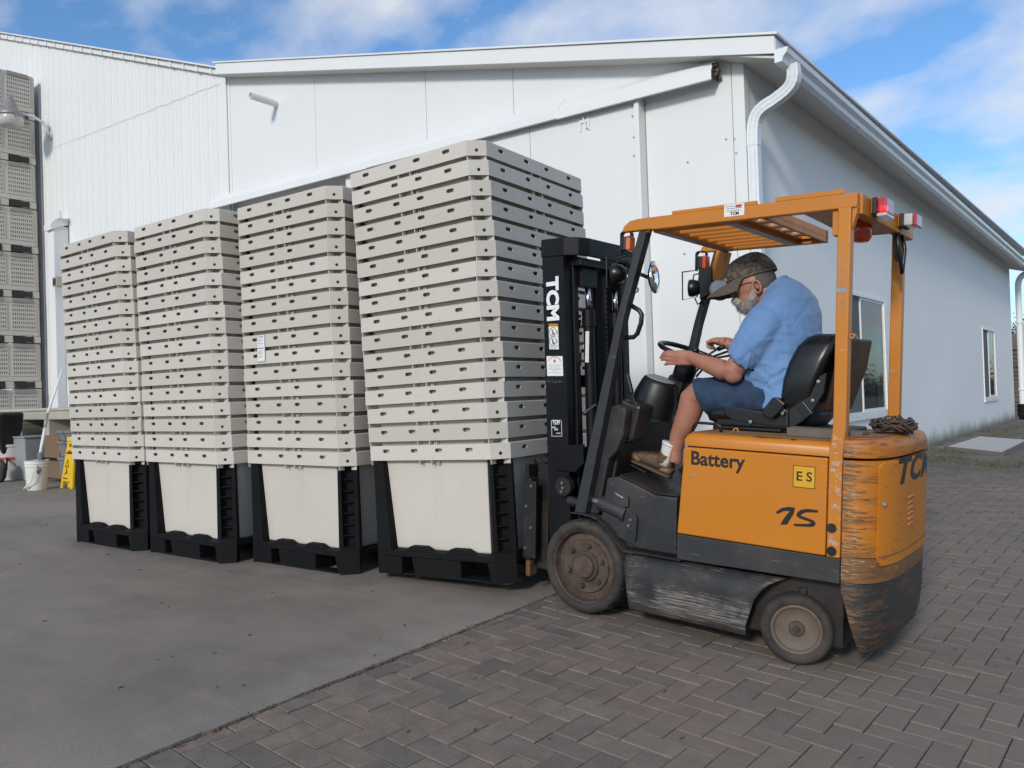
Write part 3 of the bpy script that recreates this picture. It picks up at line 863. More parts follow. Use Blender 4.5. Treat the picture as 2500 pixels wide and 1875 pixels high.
# roof, rake board, soffits, gutter
YR = 8.15; XE = -3.01
pL = atY(467, 137, YR); pR = atY(1690, 77, YR)
def rl(x): return pL.z + (x - pL.x) * (pR.z - pL.z) / (pR.x - pL.x)
m = MB(); m.prism([(pL.x, rl(pL.x)-.205), (XE, rl(XE)-.185), (XE, rl(XE)), (pL.x, rl(pL.x))], 1, YR-.02, YR+.005); part(m, 'rake_board', M['trim'], bevel=.004)
m = MB(); m.prism([(pL.x-.05, rl(pL.x)+.012), (XE+.04, rl(XE)-.002), (XE+.04, rl(XE)+.022), (pL.x-.05, rl(pL.x)+.036)], 1, YR-.045, 28.4); part(m, 'roof', M['roof'])
m = MB(); m.prism([(pL.x, rl(pL.x)-.20), (XE, rl(XE)-.175), (XE, rl(XE)-.163), (pL.x, rl(pL.x)-.188)], 1, YR+.006, YW+.13); part(m, 'rake_soffit', M['soffit'])
m = MB()
gt = lambda y: 4.662 - (y - 8.1) * .0125
m.loft([[(XW-.14, y, eav(y)+.04), (XE, y, gt(y)-.02), (XE, y, gt(y)-.045), (XW-.14, y, eav(y)+.012)] for y in (YR+.01, 28.2)]); part(m, 'eave_soffit', M['soffit'])
m = MB(); m.loft([[(XE-.02, y, gt(y)-.03), (XE+.004, y, gt(y)-.03), (XE+.004, y, rl(XE)-.012-(y-8.1)*.0125), (XE-.02, y, rl(XE)-.012-(y-8.1)*.0125)] for y in (YR+.006, 28.2)]); part(m, 'eave_board', M['trim'])
# K-style gutter
def kprof(y):
    z = gt(y); x = XE + .006
    return [(x, y, z+.02), (x, y, z-.115), (x+.075, y, z-.115), (x+.088, y, z-.07), (x+.128, y, z-.03), (x+.138, y, z+.02), (x+.118, y, z+.022), (x+.118, y, z+.008), (x+.128, y, z+.006),
            (x+.119, y, z-.025), (x+.080, y, z-.066), (x+.068, y, z-.108), (x+.007, y, z-.108), (x+.007, y, z+.02)]
m = MB(); m.loft([kprof(y) for y in (8.10, 12.4, 18.6, 24, 28.2)]); part(m, 'gutter', M['gutter'])
m = MB(); p = kprof(8.10); m.add([(q[0], 8.098, q[2]) for q in p[:6]] , [(0, 1, 2, 3, 4, 5)]); m.add([(q[0], 8.112, q[2]) for q in p[:6]] , [(5, 4, 3, 2, 1, 0)]); part(m, 'gutter_end', M['gutter'])
# downspout with crimped elbows
def rect_tube(m, pts, wx, wy, mi=0):
    rings = []
    for i, p in enumerate(pts):
        p = Vector(p); t = (Vector(pts[min(i+1, len(pts)-1)]) - Vector(pts[max(i-1, 0)])).normalized()
        a = Vector((0, 1, 0)); b = t.cross(a).normalized(); a = b.cross(t).normalized()
        s = 1.0 + (.028 if (i % 2 and 2 < i < len(pts)-3) else 0)
        rings.append([p + a*wy*sa*s + b*wx*sb*s for sa, sb in ((-1, -1), (-1, -.5), (-.86, -.42), (-1, -.34), (-1, .34), (-.86, .42), (-1, .5), (-1, 1), (1, 1), (1, -1))])
    m.loft(rings, mi=mi)
def bez(p0, p1, p2, p3, n):
    return [tuple(Vector(p0)*(1-t)**3 + Vector(p1)*3*t*(1-t)**2 + Vector(p2)*3*t*t*(1-t) + Vector(p3)*t**3) for t in (i/n for i in range(n+1))]
xd = XW + .075; yd = YW + .06
m = MB()
rect_tube(m, bez((XE+.11, 8.33, gt(8.3)-.09), (XE+.15, 8.35, 4.34), (XE+.02, 8.38, 4.33), (-3.16, 8.41, 4.265), 16), .058, .052)
rect_tube(m, bez((-3.155, 8.41, 4.268), (-3.36, 8.44, 4.22), (xd, yd, 4.16), (xd, yd, 3.86), 16), .060, .054)
part(m, 'downspout_elbow', M['gutter'])
m = MB()
rect_tube(m, [(xd, yd, 3.88), (xd, yd, 3.2), (xd, yd, .2)], .056, .050)
for k in range(5):
    xk = xd - .036 + .018*k; m.box((xk-.0035, yd-.0545, .25), (xk+.0035, yd-.049, 3.8))
m.box((xd-.06, yd-.056, 3.20), (xd+.06, yd+.056, 3.235))
part(m, 'downspout', M['gutter'])
# far downspout with round bends and a black boot
m = MB(); cx_, cy_ = -3.30, 27.62
pts = [tuple(p) for p in bez((-2.9, 27.62, 4.33), (-3.12, 27.62, 4.30), (cx_, 27.62, 4.26), (cx_, 27.62, 3.9), 12)] + [(cx_, cy_, 2.0), (cx_, cy_, .45)]
m.tube(pts, .082, 14); m.tube([(cx_, cy_, 2.86), (cx_, cy_, 2.93)], .105, 14); m.tube([(cx_, cy_, .9), (cx_, cy_, .95)], .105, 14)
part(m, 'far_downspout', M['trim'], smooth=False)
m = MB(); m.tube([(cx_, cy_, .5), (cx_, cy_, .2), (cx_+.05, cy_-.05, .08), (cx_+.3, cy_-.25, .03)], [.14, .14, .15, .13], 14); part(m, 'drain_boot', M['black'])
# vent pipe
p = atY(598, 225, YW)
m = MB(); m.lathe([(.058, -.02), (.058, .52), (.052, .525), (.050, .52), (.050, -.02)], (p.x, YW, p.z), (0, -1, .02), 28, closed=True); part(m, 'vent_pipe', M['trim'], smooth=True); auto_smooth(LAST[0])

# ================================================================ CORRUGATED BUILDING (left)
shed = empty('corrugated_hall', (-22, 15, 0), 'tall white hall with vertically ribbed cladding at the left edge', 'building')
def r2(x): return 7.46 + (-13.52 - x) * .3725
def seam(x): return 7.30 + (-13.52 - x) * .058
random.seed(4)
X0 = -13.56; wv = .33; i = 0
def strip_panel(x0, x1, zb0, zb1, zt0, zt1, y):
    m = MB(); prof = [(x0, 0), (x0+.012, -.022), (x0+.05, -.022), (x0+.062, -.004), (x0+.165, -.002), (x0+.172, -.012), (x0+.19, -.012), (x0+.197, -.002), (x1-.012, -.003), (x1-.005, 0)]
    bot = []; tp = []
    for x, d in prof:
        t = (x-x0)/(x1-x0); bot.append((x, y+d, zb0+(zb1-zb0)*t)); tp.append((x, y+d, zt0+(zt1-zt0)*t))
    m.loft([bot, tp], close=False, cap=False); return part(m, 'cladding_panel', M['wall'], shed)
while X0 > -31:
    x1 = X0; x0 = X0 - wv
    jit = random.uniform(-.004, .004)
    strip_panel(x0, x1-.004, 0, 0, seam(x0)+.02, seam(x1)+.02, YW-.01+jit)
    strip_panel(x0, x1-.004, seam(x0)+random.uniform(-.012, .012), seam(x1)+random.uniform(-.012, .012), r2(x0), r2(x1), YW-.018+jit)
    X0 -= wv
m = MB(); m.box((-31.2, YW+.01, -.05), (-13.5, YW+.05, 7.2)); m.prism([(-31.2, 7.2), (-13.5, 7.2), (-13.5, 7.4), (-31.2, r2(-31.2)-.05)], 1, YW+.01, YW+.05); part(m, 'cladding_backing', M['trim'], shed)
m = MB(); m.box((-13.70, YW-.035, -.02), (-13.50, YW-.02, r2(-13.6)-.02)); part(m, 'corner_trim', M['trim'], shed)
m = MB(); m.prism([(-31.2, r2(-31.2)-.10), (-13.47, r2(-13.47)-.07), (-13.47, r2(-13.47)+.04), (-31.2, r2(-31.2)+.05)], 1, YW-.10, YW+.06); part(m, 'rake_trim', M['trim'], shed, bevel=.01)
m = MB(); m.prism([(-31.2, r2(-31.2)+.055), (-13.44, r2(-13.44)+.045), (-13.44, r2(-13.44)+.075), (-31.2, r2(-31.2)+.09)], 1, YW-.17, 30); part(m, 'roof', M['roof'], shed)
m = MB()
for k in range(34):
    x = -13.9 - k*.5; m.box((x, YW-.125, r2(x)-.09), (x+.06, YW-.10, r2(x)+.04))
part(m, 'rake_clip', M['trim'], shed); tag(LAST[0], kind='stuff')
# big square duct with a hooded top, and a stub
m = MB(); p = atY(105, 480, 8.0); q = atY(121, 480, 8.0)
xl, xr = p.x-.13, p.x+.20
m.box((xl, 8.02, .5), (xr, YW-.03, p.z-.1)); part(m, 'square_duct', M['trim'], shed, bevel=.015)
m = MB(); m.prism([(7.96, p.z-.22), (YW-.03, p.z-.05), (YW-.03, p.z+.12), (8.05, p.z+.06), (7.94, p.z-.08)], 0, xl-.03, xr+.03); m.prism([(xr-.02, p.z+.05), (xr+.16, p.z+.05), (xr+.14, p.z+.24)], 1, 8.1, 8.16); part(m, 'duct_hood', M['trim'], shed, bevel=.015)
p = atY(128, 610, 8.0); m = MB(); m.box((p.x-.12, 7.9, p.z-.10), (p.x+.10, YW-.03, p.z+.12)); part(m, 'box_stub', M['cream'], shed)
m = MB(); m.box((p.x-.08, 7.885, p.z-.07), (p.x+.06, 7.899, p.z+.08)); part(m, 'stub_opening', M['dark_gap'], shed)
for u in (146, 158):
    a = atY(u, 700, YW-.12); m = MB(); m.box((a.x, YW-.16, .3), (a.x+.10, YW-.04, 5.2)); part(m, 'wall_batten', M['trim'], shed)

# yard lamp on a bent arm
b = atY(113, 292, YW)
lamp = empty('yard_lamp', (b.x, YW-.85, b.z+.3), 'grey yard lamp with clear bowl on a bent white arm, before the vented bins', 'lamp')
def lp(mb, n, mt, **k):
    o = mb.build(n, mt, None, **k); o.parent = lamp; o.matrix_parent_inverse = Matrix.Translation(-lamp.location); return o
c = lamp.location
m = MB(); m.tube([(b.x, YW-.02, b.z-.02), (b.x, YW-.10, b.z), (b.x, YW-.13, b.z+.10), (b.x, YW-.20, b.z+.27), (b.x, YW-.45, b.z+.36), (b.x, YW-.75, b.z+.38)], .035, 12); m.box((b.x-.08, YW-.05, b.z-.12), (b.x+.08, YW-.03, b.z+.08)); lp(m, 'arm', M['trim'], smooth=True)
zc_ = b.z + .38; yc_ = YW - .92
m = MB(); m.lathe([(.03, .40), (.05, .39), (.06, .32), (.10, .30), (.11, .20), (.14, .18), (.15, .08), (.24, .02), (.285, -.06), (.28, -.09), (.02, -.06)], (b.x, yc_, zc_-.05), (0, 0, 1), 24); lp(m, 'lamp_housing', M['galv'], smooth=True)
m = MB(); m.lathe([(.26, -.07), (.27, -.16), (.25, -.28), (.20, -.34), (.02, -.36)], (b.x, yc_, zc_-.05), (0, 0, 1), 24); lp(m, 'bowl', M['clear_lens'], smooth=True)
m = MB(); m.box((b.x-.30, yc_-.02, zc_-.20), (b.x-.27, yc_+.02, zc_-.02)); m.box((b.x+.27, yc_-.02, zc_-.20), (b.x+.30, yc_+.02, zc_-.02)); lp(m, 'bowl_clip', M['galv'])
# ================================================================ OLD VENTED BINS (far left)
PITCH = 1.125; BX = -21.93; BYb = 8.22; BD = 1.46
def old_bin_proto():
    root = empty('vented_bin', (0, 0, 0))
    W = 1.5
    m = MB(); c = .07
    poly = [(-W+c, -BD), (-c, -BD), (0, -BD+c), (0, -c), (-c, 0), (-W+c, 0), (-W, -c), (-W, -BD+c)]
    m.prism(poly, 2, .17, 1.10)
    cx0 = [(-.22-.0, 0)]
    for y in (-.20, -1.26+.0): m.box((-.10, y-.16, 0), (-.004, y+.0, .17)) 
    m.box((-W+.01, -.17, 0), (-.01, -.01, .17)); m.box((-W+.01, -BD+.01, 0), (-.01, -BD+.17, .17)); m.box((-W+.01, -.83, 0), (-.01, -.63, .17))
    o = m.build('bin_body', M['old_bin'], root, bevel=.015)
    m = MB()
    for y0, y1 in ((-.60, -.20), (-1.26, -.86)): m.box((-.02, y0, .012), (.006, y1, .155)); 
    tag(m.build('fork_pocket', M['dark_gap'], root), kind='stuff'); 
    m = MB()
    for y0, y1 in ((-.66, -.16), (-1.30, -.82)): m.prism([(y0, 1.00), (y1, 1.00), (y1-.01, 1.10), (y0+.01, 1.10)], 0, -.01, .035)
    m.build('rim_pad', M['old_bin_dark'], root, bevel=.006)
    for y0 in (-.66, -1.30):
        m = MB(); m.box((.001, y0-.02, .30), (.012, y0+.54, .97)); m.build('vent_panel', M['old_bin'], root, bevel=.006)
    m = MB()
    for y0 in (-.66, -1.30):
        for i in range(11):
            for j in range(6):
                y = y0+.02+i*.047; z = .36+j*.105; m.box((.0115, y, z), (.0145, y+.014, z+.055))
    tag(m.build('vent_slots', M['dark_gap'], root), kind='stuff')
    return root
ob = old_bin_proto()
def copy_tree(o, parent=None, name=None):
    c = o.copy(); col.objects.link(c); c.parent = parent
    for ch in list(o.children): copy_tree(ch, c)
    return c
ordn = ['lowest', 'second from the bottom', 'third from the bottom', 'fourth from the bottom', 'fourth from the top', 'third from the top', 'second from the top', 'topmost']
for k in range(8):
    o = ob if k == 0 else copy_tree(ob)
    o.location = (BX + random.uniform(-.015, .015), BYb + random.uniform(-.015, .015), 9.665 - PITCH*(8-k))
    tag(o, 'old beige vented bin in the tall stack by the ribbed wall, ' + ordn[k], 'bin', 'stacked vented bins at the left edge')

# ================================================================ THINGS UNDER THE LEDGE
YC = 6.0
def span(u0, u1, Y): a = atY(u0, 900, Y).x; b = atY(u1, 900, Y).x; return a, b
hous = empty('plastic_housing', (-16.5, 6.5, 0), 'cream moulded housing with square recesses and a flat top behind the bucket', 'housing')
def hp(mb, n, mt, **k):
    o = mb.build(n, mt, None, **k); o.parent = hous; o.matrix_parent_inverse = Matrix.Translation(-hous.location); return o
xa = atY(12, 900, YC).x; xb_ = -12.2
zt = 1.275
m = MB(); m.box((-19.5, YC-.02, zt-.06), (xb_, 8.3, zt)); hp(m, 'top_slab', M['cream'], bevel=.02)
m = MB()
x1_, x2_, x3_, x4_ = [atY(u, 900, YC).x for u in (46, 94, 104, 165)]
zr1 = atY(80, 907, YC).z; zr0 = atY(80, 946, YC).z
m.box((xa, YC, .95), (x1_, 8.2, zt-.061)); m.box((x1_, YC, zr1), (xb_, 8.2, zt-.061)); m.box((x2_, YC, zr0), (x3_, 6.5, zr1)); m.box((xa, YC+.001, .62), (xb_, 8.2, zr0)); m.box((xa, YC, zr0), (x1_, 8.2, .95)); m.box((x4_, YC, zr0), (xb_, 8.2, zr1))
hp(m, 'body', M['cream'], bevel=.015)
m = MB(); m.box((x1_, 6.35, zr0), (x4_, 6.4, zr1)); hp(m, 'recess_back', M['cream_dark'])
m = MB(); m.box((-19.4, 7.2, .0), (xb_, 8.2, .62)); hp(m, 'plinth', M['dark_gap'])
# grey plastic bin
def simple(name, u0, u1, v0, v1, Y, depth, mat, label, cat, taper=.0, zf=0.0):
    a = atY(u0, v0, Y); b = atY(u1, v0, Y); zt_ = a.z
    m = MB(); t = taper
    m.loft([[(a.x+t, Y+t, zf), (b.x-t, Y+t, zf), (b.x-t, Y+depth-t, zf), (a.x+t, Y+depth-t, zf)], [(a.x, Y, zt_), (b.x, Y, zt_), (b.x, Y+depth, zt_), (a.x, Y+depth, zt_)]])
    return m, a, b, zt_
m, a, b, z1 = simple('grey_bin', 20, 52, 946, 0, 5.55, .6, None, '', '', .03)
r_ = empty('grey_bin', (a.x, 5.55, 0), 'grey rectangular plastic bin behind the white bucket', 'bin'); o = m.build('tub', M['grey_bin'], None, bevel=.02); o.parent = r_; o.matrix_parent_inverse = Matrix.Translation(-r_.location)
m = MB(); m.box((a.x-.02, 5.53, z1), (b.x+.02, 6.17, z1+.03)); o = m.build('lid', M['grey_bin'], None, bevel=.008); o.parent = r_; o.matrix_parent_inverse = Matrix.Translation(-r_.location)
def at_origin(o, loc):
    loc = Vector(loc); o.data.transform(Matrix.Translation(-loc)); o.location = loc; return o
m, a, b, z1 = simple('carton', 98, 132, 941, 0, 5.75, .5, None, '', '')
zsp = z1*.52
m = MB(); m.box((a.x, 5.75, .06), (b.x, 6.2, zsp-.03)); 
o = at_origin(m.build('carton', M['carton'], bevel=.006), (a.x, 5.75, .06)); tag(o, 'brown cardboard carton on the ground behind the yellow sign', 'carton')
m = MB(); m.box((a.x+.02, 5.72, zsp), (b.x-.01, 6.2, z1)); o = at_origin(m.build('carton', M['carton'], bevel=.006), (a.x, 5.75, zsp)); tag(o, 'brown cardboard carton stacked on another, beside the mop pole', 'carton')
m = MB(); m.box((a.x-.1, 5.7, zsp-.029), (b.x+.1, 6.25, zsp-.001)); tag(m.build('slip_sheet', M['black']), 'thin dark board between the two brown cartons', 'board')
m, a, b, z1 = simple('tote', 124, 150, 930, 0, 5.62, .45, None, '', '', .0)
for k, (za, zb) in enumerate(((.0, z1*.5), (z1*.505, z1*.8), (z1*.805, z1))):
    m = MB(); m.loft([[(a.x+.03, 5.65, za), (b.x, 5.65, za), (b.x, 6.05, za), (a.x+.03, 6.05, za)], [(a.x, 5.62, zb), (b.x+.03, 5.62, zb), (b.x+.03, 6.08, zb), (a.x, 6.08, zb)]])
    m.box((a.x-.015, 5.605, zb-.05), (b.x+.045, 6.095, zb-.004))
    o = at_origin(m.build('storage_tote', M['grey_tote'], bevel=.01), (a.x, 5.62, za)); tag(o, 'dark grey storage tote behind the yellow sign, %s of three' % ('lowest', 'middle', 'top')[k], 'tote', 'stacked dark totes')
# white bucket with bail, mop pole leaning out of it
ZB = 5.05
bc = atY(80, 1030, ZB).x; rb = .168
pz = atY(80, 998, ZB).z; bz0 = atY(80, 1063, ZB).z
bz0 = 0.0; pz = .46
bk = empty('bucket', (bc, ZB, 0), 'white plastic bucket with wire bail holding a mop pole', 'bucket')
m = MB(); m.lathe([(.01, .0), (rb*.84, .0), (rb*.86, .01), (rb*.97, pz*.80), (rb*1.03, pz*.80), (rb*1.03, pz*.82), (rb*.99, pz*.83), (rb*.99, pz*.885), (rb*1.04, pz*.89), (rb*1.04, pz*.91), (rb, pz*.92), (rb, pz*.98), (rb*1.05, pz*.985), (rb*1.05, pz), (rb*.96, pz), (rb*.8, .03), (.01, .03)], (0, 0, 0), (0, 0, 1), 40)
m.build('pail', M['pail'], bk, smooth=True); auto_smooth(LAST[0], 25)
m = MB(); m.tube([(rb*.98, -.05, pz*.86), (rb*1.06, -.12, pz*.6), (rb*.95, -rb*.85, pz*.32), (rb*.55, -rb*1.05, pz*.17), (rb*.2, -rb*1.12, pz*.1)], .007, 8); m.tube([(rb*.2, -rb*1.12, pz*.1), (-rb*.15, -rb*1.12, pz*.02)], .007, 8); m.build('bail', M['pail'], bk, smooth=True)
m = MB(); m.tube([(rb*.55, -rb*1.05, pz*.17), (rb*.2, -rb*1.12, pz*.1)], .016, 10); m.build('grip', M['pail'], bk, smooth=True)
mp_ = empty('mop', (bc, ZB, .05), 'white pole with a dark scrubber end standing in the bucket', 'mop')
t0 = atY(86, 985, ZB+.1) - mp_.location; t1 = atY(103, 893, ZB+.35) - mp_.location; t2 = atY(136, 795, ZB+.8) - mp_.location; t00 = atY(84, 1010, ZB) - mp_.location
tA = atY(97, 925, ZB+.25) - mp_.location
m = MB(); m.tube([t1, t2], .020, 10); m.tube([t0, tA], .024, 10); m.build('pole', M['trim'], mp_, smooth=True)
m = MB(); m.tube([tA, t1], .021, 10); m.tube([t0 + (tA-t0)*-.04, t0 + (tA-t0)*.1], .034, 10); m.build('pole_joint', M['galv'], mp_, smooth=True)
m = MB(); d = (t00 - t0); m.beam(t0, t0 + d*1.4, .10, .05, (0, 1, 0)); m.build('scrubber', M['grey_tote'], mp_, bevel=.012)
# folded wet-floor sign
ZS = 5.35
sg = empty('wet_floor_sign', (atY(142, 1050, ZS).x, ZS, 0), 'folded yellow wet floor caution sign with black pictogram beside the first stack', 'sign')
xs0 = atY(132, 1050, ZS).x - sg.location.x; xs1 = atY(153, 1050, ZS).x - sg.location.x; xt0 = atY(149, 955, ZS).x - sg.location.x; xt1 = xt0 + .22
hS = .80
def leaf(dy, x_off, name):
    m = MB()
    w = xs1-xs0
    poly = [(xs0, 0), (xs0+.09, 0), (xs0+.115, .11), (xs0+w-.02, .11), (xs0+w, 0), (xs0+w+.08, 0), (xt1+.02, hS-.05), (xt1-.01, hS), (xt0+.03, hS), (xt0-.01, hS-.05)]
    poly = [(p[0]+x_off, p[1]) for p in poly]
    m.prism(poly, 1, dy-.018, dy+.018); return m.build(name, M['yellow'], sg, bevel=.008)
leaf(0, 0, 'panel'); leaf(.075, .06, 'panel')
m = MB(); m.box((xt0+.0, -.035, hS-.06), (xt1, .10, hS+.01)); m.build('handle', M['yellow'], sg, bevel=.015)
sx = (xt0 - xs0) / hS
def onsign(x, z): return (xs0 + .13 + sx*z + x, -.021, z)
m = MB()
for k in range(4): m.beam(onsign(-.02+k*.03, hS-.14), onsign(-.02+k*.03, hS-.09), .008, .003, (0, 1, 0))
def quad(pts): m.add([onsign(*p) for p in pts], [tuple(range(len(pts)))])
quad([(-.05, .34), (.07, .34), (.07, .348), (-.05, .348)]); m.beam(onsign(-.05, .344), onsign(.01, .46), .010, .003, (0, 1, 0)); m.beam(onsign(.07, .344), onsign(.01, .46), .010, .003, (0, 1, 0))
m.beam(onsign(0, .33), onsign(.03, .27), .022, .003, (0, 1, 0)); m.beam(onsign(.03, .27), onsign(-.02, .22), .018, .003, (0, 1, 0)); m.beam(onsign(.03, .27), onsign(.07, .24), .016, .003, (0, 1, 0)); m.sphere(onsign(.02, .355), (.016, .002, .016), 10)
m.build('pictogram', M['ink'], sg)
letters('CAUTION', .045, onsign(.015, .56), (1, 0, sx*.0), (sx, 0, 1), M['ink'], sg, extrude=.001, bold=.002)
m = MB(); m.add([onsign(-.04, .545), onsign(.07, .545), onsign(.07, .60), onsign(-.04, .60)], [(0, 1, 2, 3)]); m.v = [(p[0], -.0195, p[2]) for p in m.v]; m.build('red_badge', M['ink_red'], sg)
letters('WET FLOOR', .028, onsign(.015, .16), (1, 0, 0), (sx, 0, 1), M['ink'], sg, extrude=.001, bold=.001)
# black barrow-like thing with a wheel at the frame edge
bkx = atY(8, 1020, 5.3).x
br_ = empty('tool_cart', (bkx, 5.3, 0), 'black wheeled cart cut by the left edge of the picture', 'cart')
m = MB(); m.lathe([(.06, -.05), (.17, -.05), (.20, -.03), (.20, .03), (.17, .05), (.06, .05)], (-.02, -.05, .20), (0, 1, 0), 28, closed=True); m.build('wheel', M['tyre'], br_, smooth=True)
m = MB(); m.lathe([(.02, -.06), (.12, -.055), (.12, .055), (.02, .06)], (-.02, -.05, .20), (0, 1, 0), 20); m.build('hub', M['satin'], br_)
m = MB(); m.loft([[(-.9, .1, .45), (-.30, .1, .45), (-.30, .3, .45), (-.9, .3, .45)], [(-1., 0, .90), (-.20, 0, .90), (-.20, .4, .90), (-1., .4, .90)], [(-1., 0, 1.22), (-.10, 0, 1.22), (-.10, .4, 1.22), (-1., .4, 1.22)]]); m.build('body', M['satin'], br_, bevel=.05)
m = MB(); m.beam((-.4, .2, .48), (-.02, .05, .20), .03, .03); m.build('axle_bar', M['satin'], br_)
# white pail with a red printed band, at the frame edge
pl = empty('pail', (atY(14, 1000, 5.5).x, 5.6, 0), 'pale pail with red printed band beside the grey bin', 'pail')
m = MB(); m.lathe([(.01, 0), (.20, 0), (.235, .60), (.255, .60), (.255, .64), (.22, .64), (.2, .1), (.01, .1)], (0, 0, 0), (0, 0, 1), 32); m.build('pail_body', M['clear_lens'], pl, smooth=True); auto_smooth(LAST[0])
m = MB(); m.lathe([(.2265, .36), (.2275, .40), (.2275, .41), (.2285, .41), (.2275, .36)], (0, 0, 0), (0, 0, 1), 32, closed=True); m.build('printed_band', M['ink_red'], pl)

# ================================================================ BEIGE TUBS AND BLACK CRADLES
TW, TD, TC = 1.21, 1.38, .09
HW, HD = TW/2, TD/2
RB, RT = .605, .705       # skirt bottom and top above the tub's own floor
def octo(ins, z, c=None):
    c = TC if c is None else c
    a, b = HW-ins, HD-ins
    return [(-a+c, -b, z), (a-c, -b, z), (a, -b+c, z), (a, b-c, z), (a-c, b, z), (-a+c, b, z), (-a, b-c, z), (-a, -b+c, z)]
def make_tub():
    m = MB()
    m.loft([octo(.088, 0, .11), octo(.082, .01, .11), octo(.052, .60, .11), octo(.036, .664, .10), octo(.034, .688, .10), octo(.009, .690), octo(.008, RB), octo(0, RB), octo(0, RT-.006), octo(.006, RT), octo(.042, RT, .10), octo(.062, .60, .11), octo(.095, .02, .11)])
    o = m.build('tub_shell', M['beige'])
    # openings in the skirt
    c = MB()
    def slot(u, face, r=.0125, hw=.031):
        n = 5; prof = []
        for s in (1, -1):
            for i in range(n+1):
                t = -PI/2 + PI*i/n
                prof.append((u + s*(hw-r) + s*math.cos(t)*r, .668 + s*math.sin(t)*r))
        if face == 'f': c.prism(prof, 1, -HD-.02, -HD+.035)
        if face == 'b': c.prism(prof, 1, HD-.035, HD+.02)
        if face == 'r': c.prism(prof, 0, HW-.035, HW+.02)
        if face == 'l': c.prism(prof, 0, -HW-.035+.0, -HW+.035)
    fl = TW-2*TC; fr = TD-2*TC
    for q in (.148, .402, .612, .862): slot(-HW+TC+q, 'f'); slot(HW-TC-q, 'b')
    for q in (.16, .457, .715, 1.02): slot(-HD+TC+q, 'r'); slot(HD-TC-q, 'l')
    for sx_, sy_ in ((1, -1), (1, 1), (-1, 1), (-1, -1)):
        p = Vector((sx_*(HW-TC/2), sy_*(HD-TC/2), .640)); d = Vector((sx_, sy_, 0)).normalized()
        c.cyl(p - d*.03, p + d*.03, .0115, n=14)
    co_ = c.build('slot_cutter', M['dark_gap'])
    b = o.modifiers.new('cut', 'BOOLEAN'); b.object = co_; b.operation = 'DIFFERENCE'; b.solver = 'EXACT'
    bv = o.modifiers.new('bv', 'BEVEL'); bv.width = .0028; bv.segments = 2; bv.limit_method = 'ANGLE'; bv.angle_limit = R(34)
    apply_mods(o)
    bpy.data.objects.remove(co_)
    # hanging ribs below the skirt
    r = MB(); fl_ = TW-2*TC; fr_ = TD-2*TC
    def rib(x, y, dx, dy): r.box((x-dx, y-dy, RB-.031), (x+dx, y+dy, RB+.05))
    for q in (.004, .44, .545, fl_-.004):
        rib(-HW+TC+q, -HD+.032, .003, .026); rib(HW-TC-q, HD-.032, .003, .026)
    for q in (.004, .53, .64, fr_-.004):
        rib(HW-.032, -HD+TC+q, .026, .003); rib(-HW+.032, HD-TC-q, .026, .003)
    for q in (.57, .585): rib(-HW+TC+q, -HD+.040, .004, .012)
    # drain dimples on the front and side
    return o, r.mesh('skirt_rib', M['beige'])
tub_o, rib_me = make_tub()
tub_me = tub_o.data; tub_me.name = 'tub_shell'
bpy.data.objects.remove(tub_o)
tub_root = None

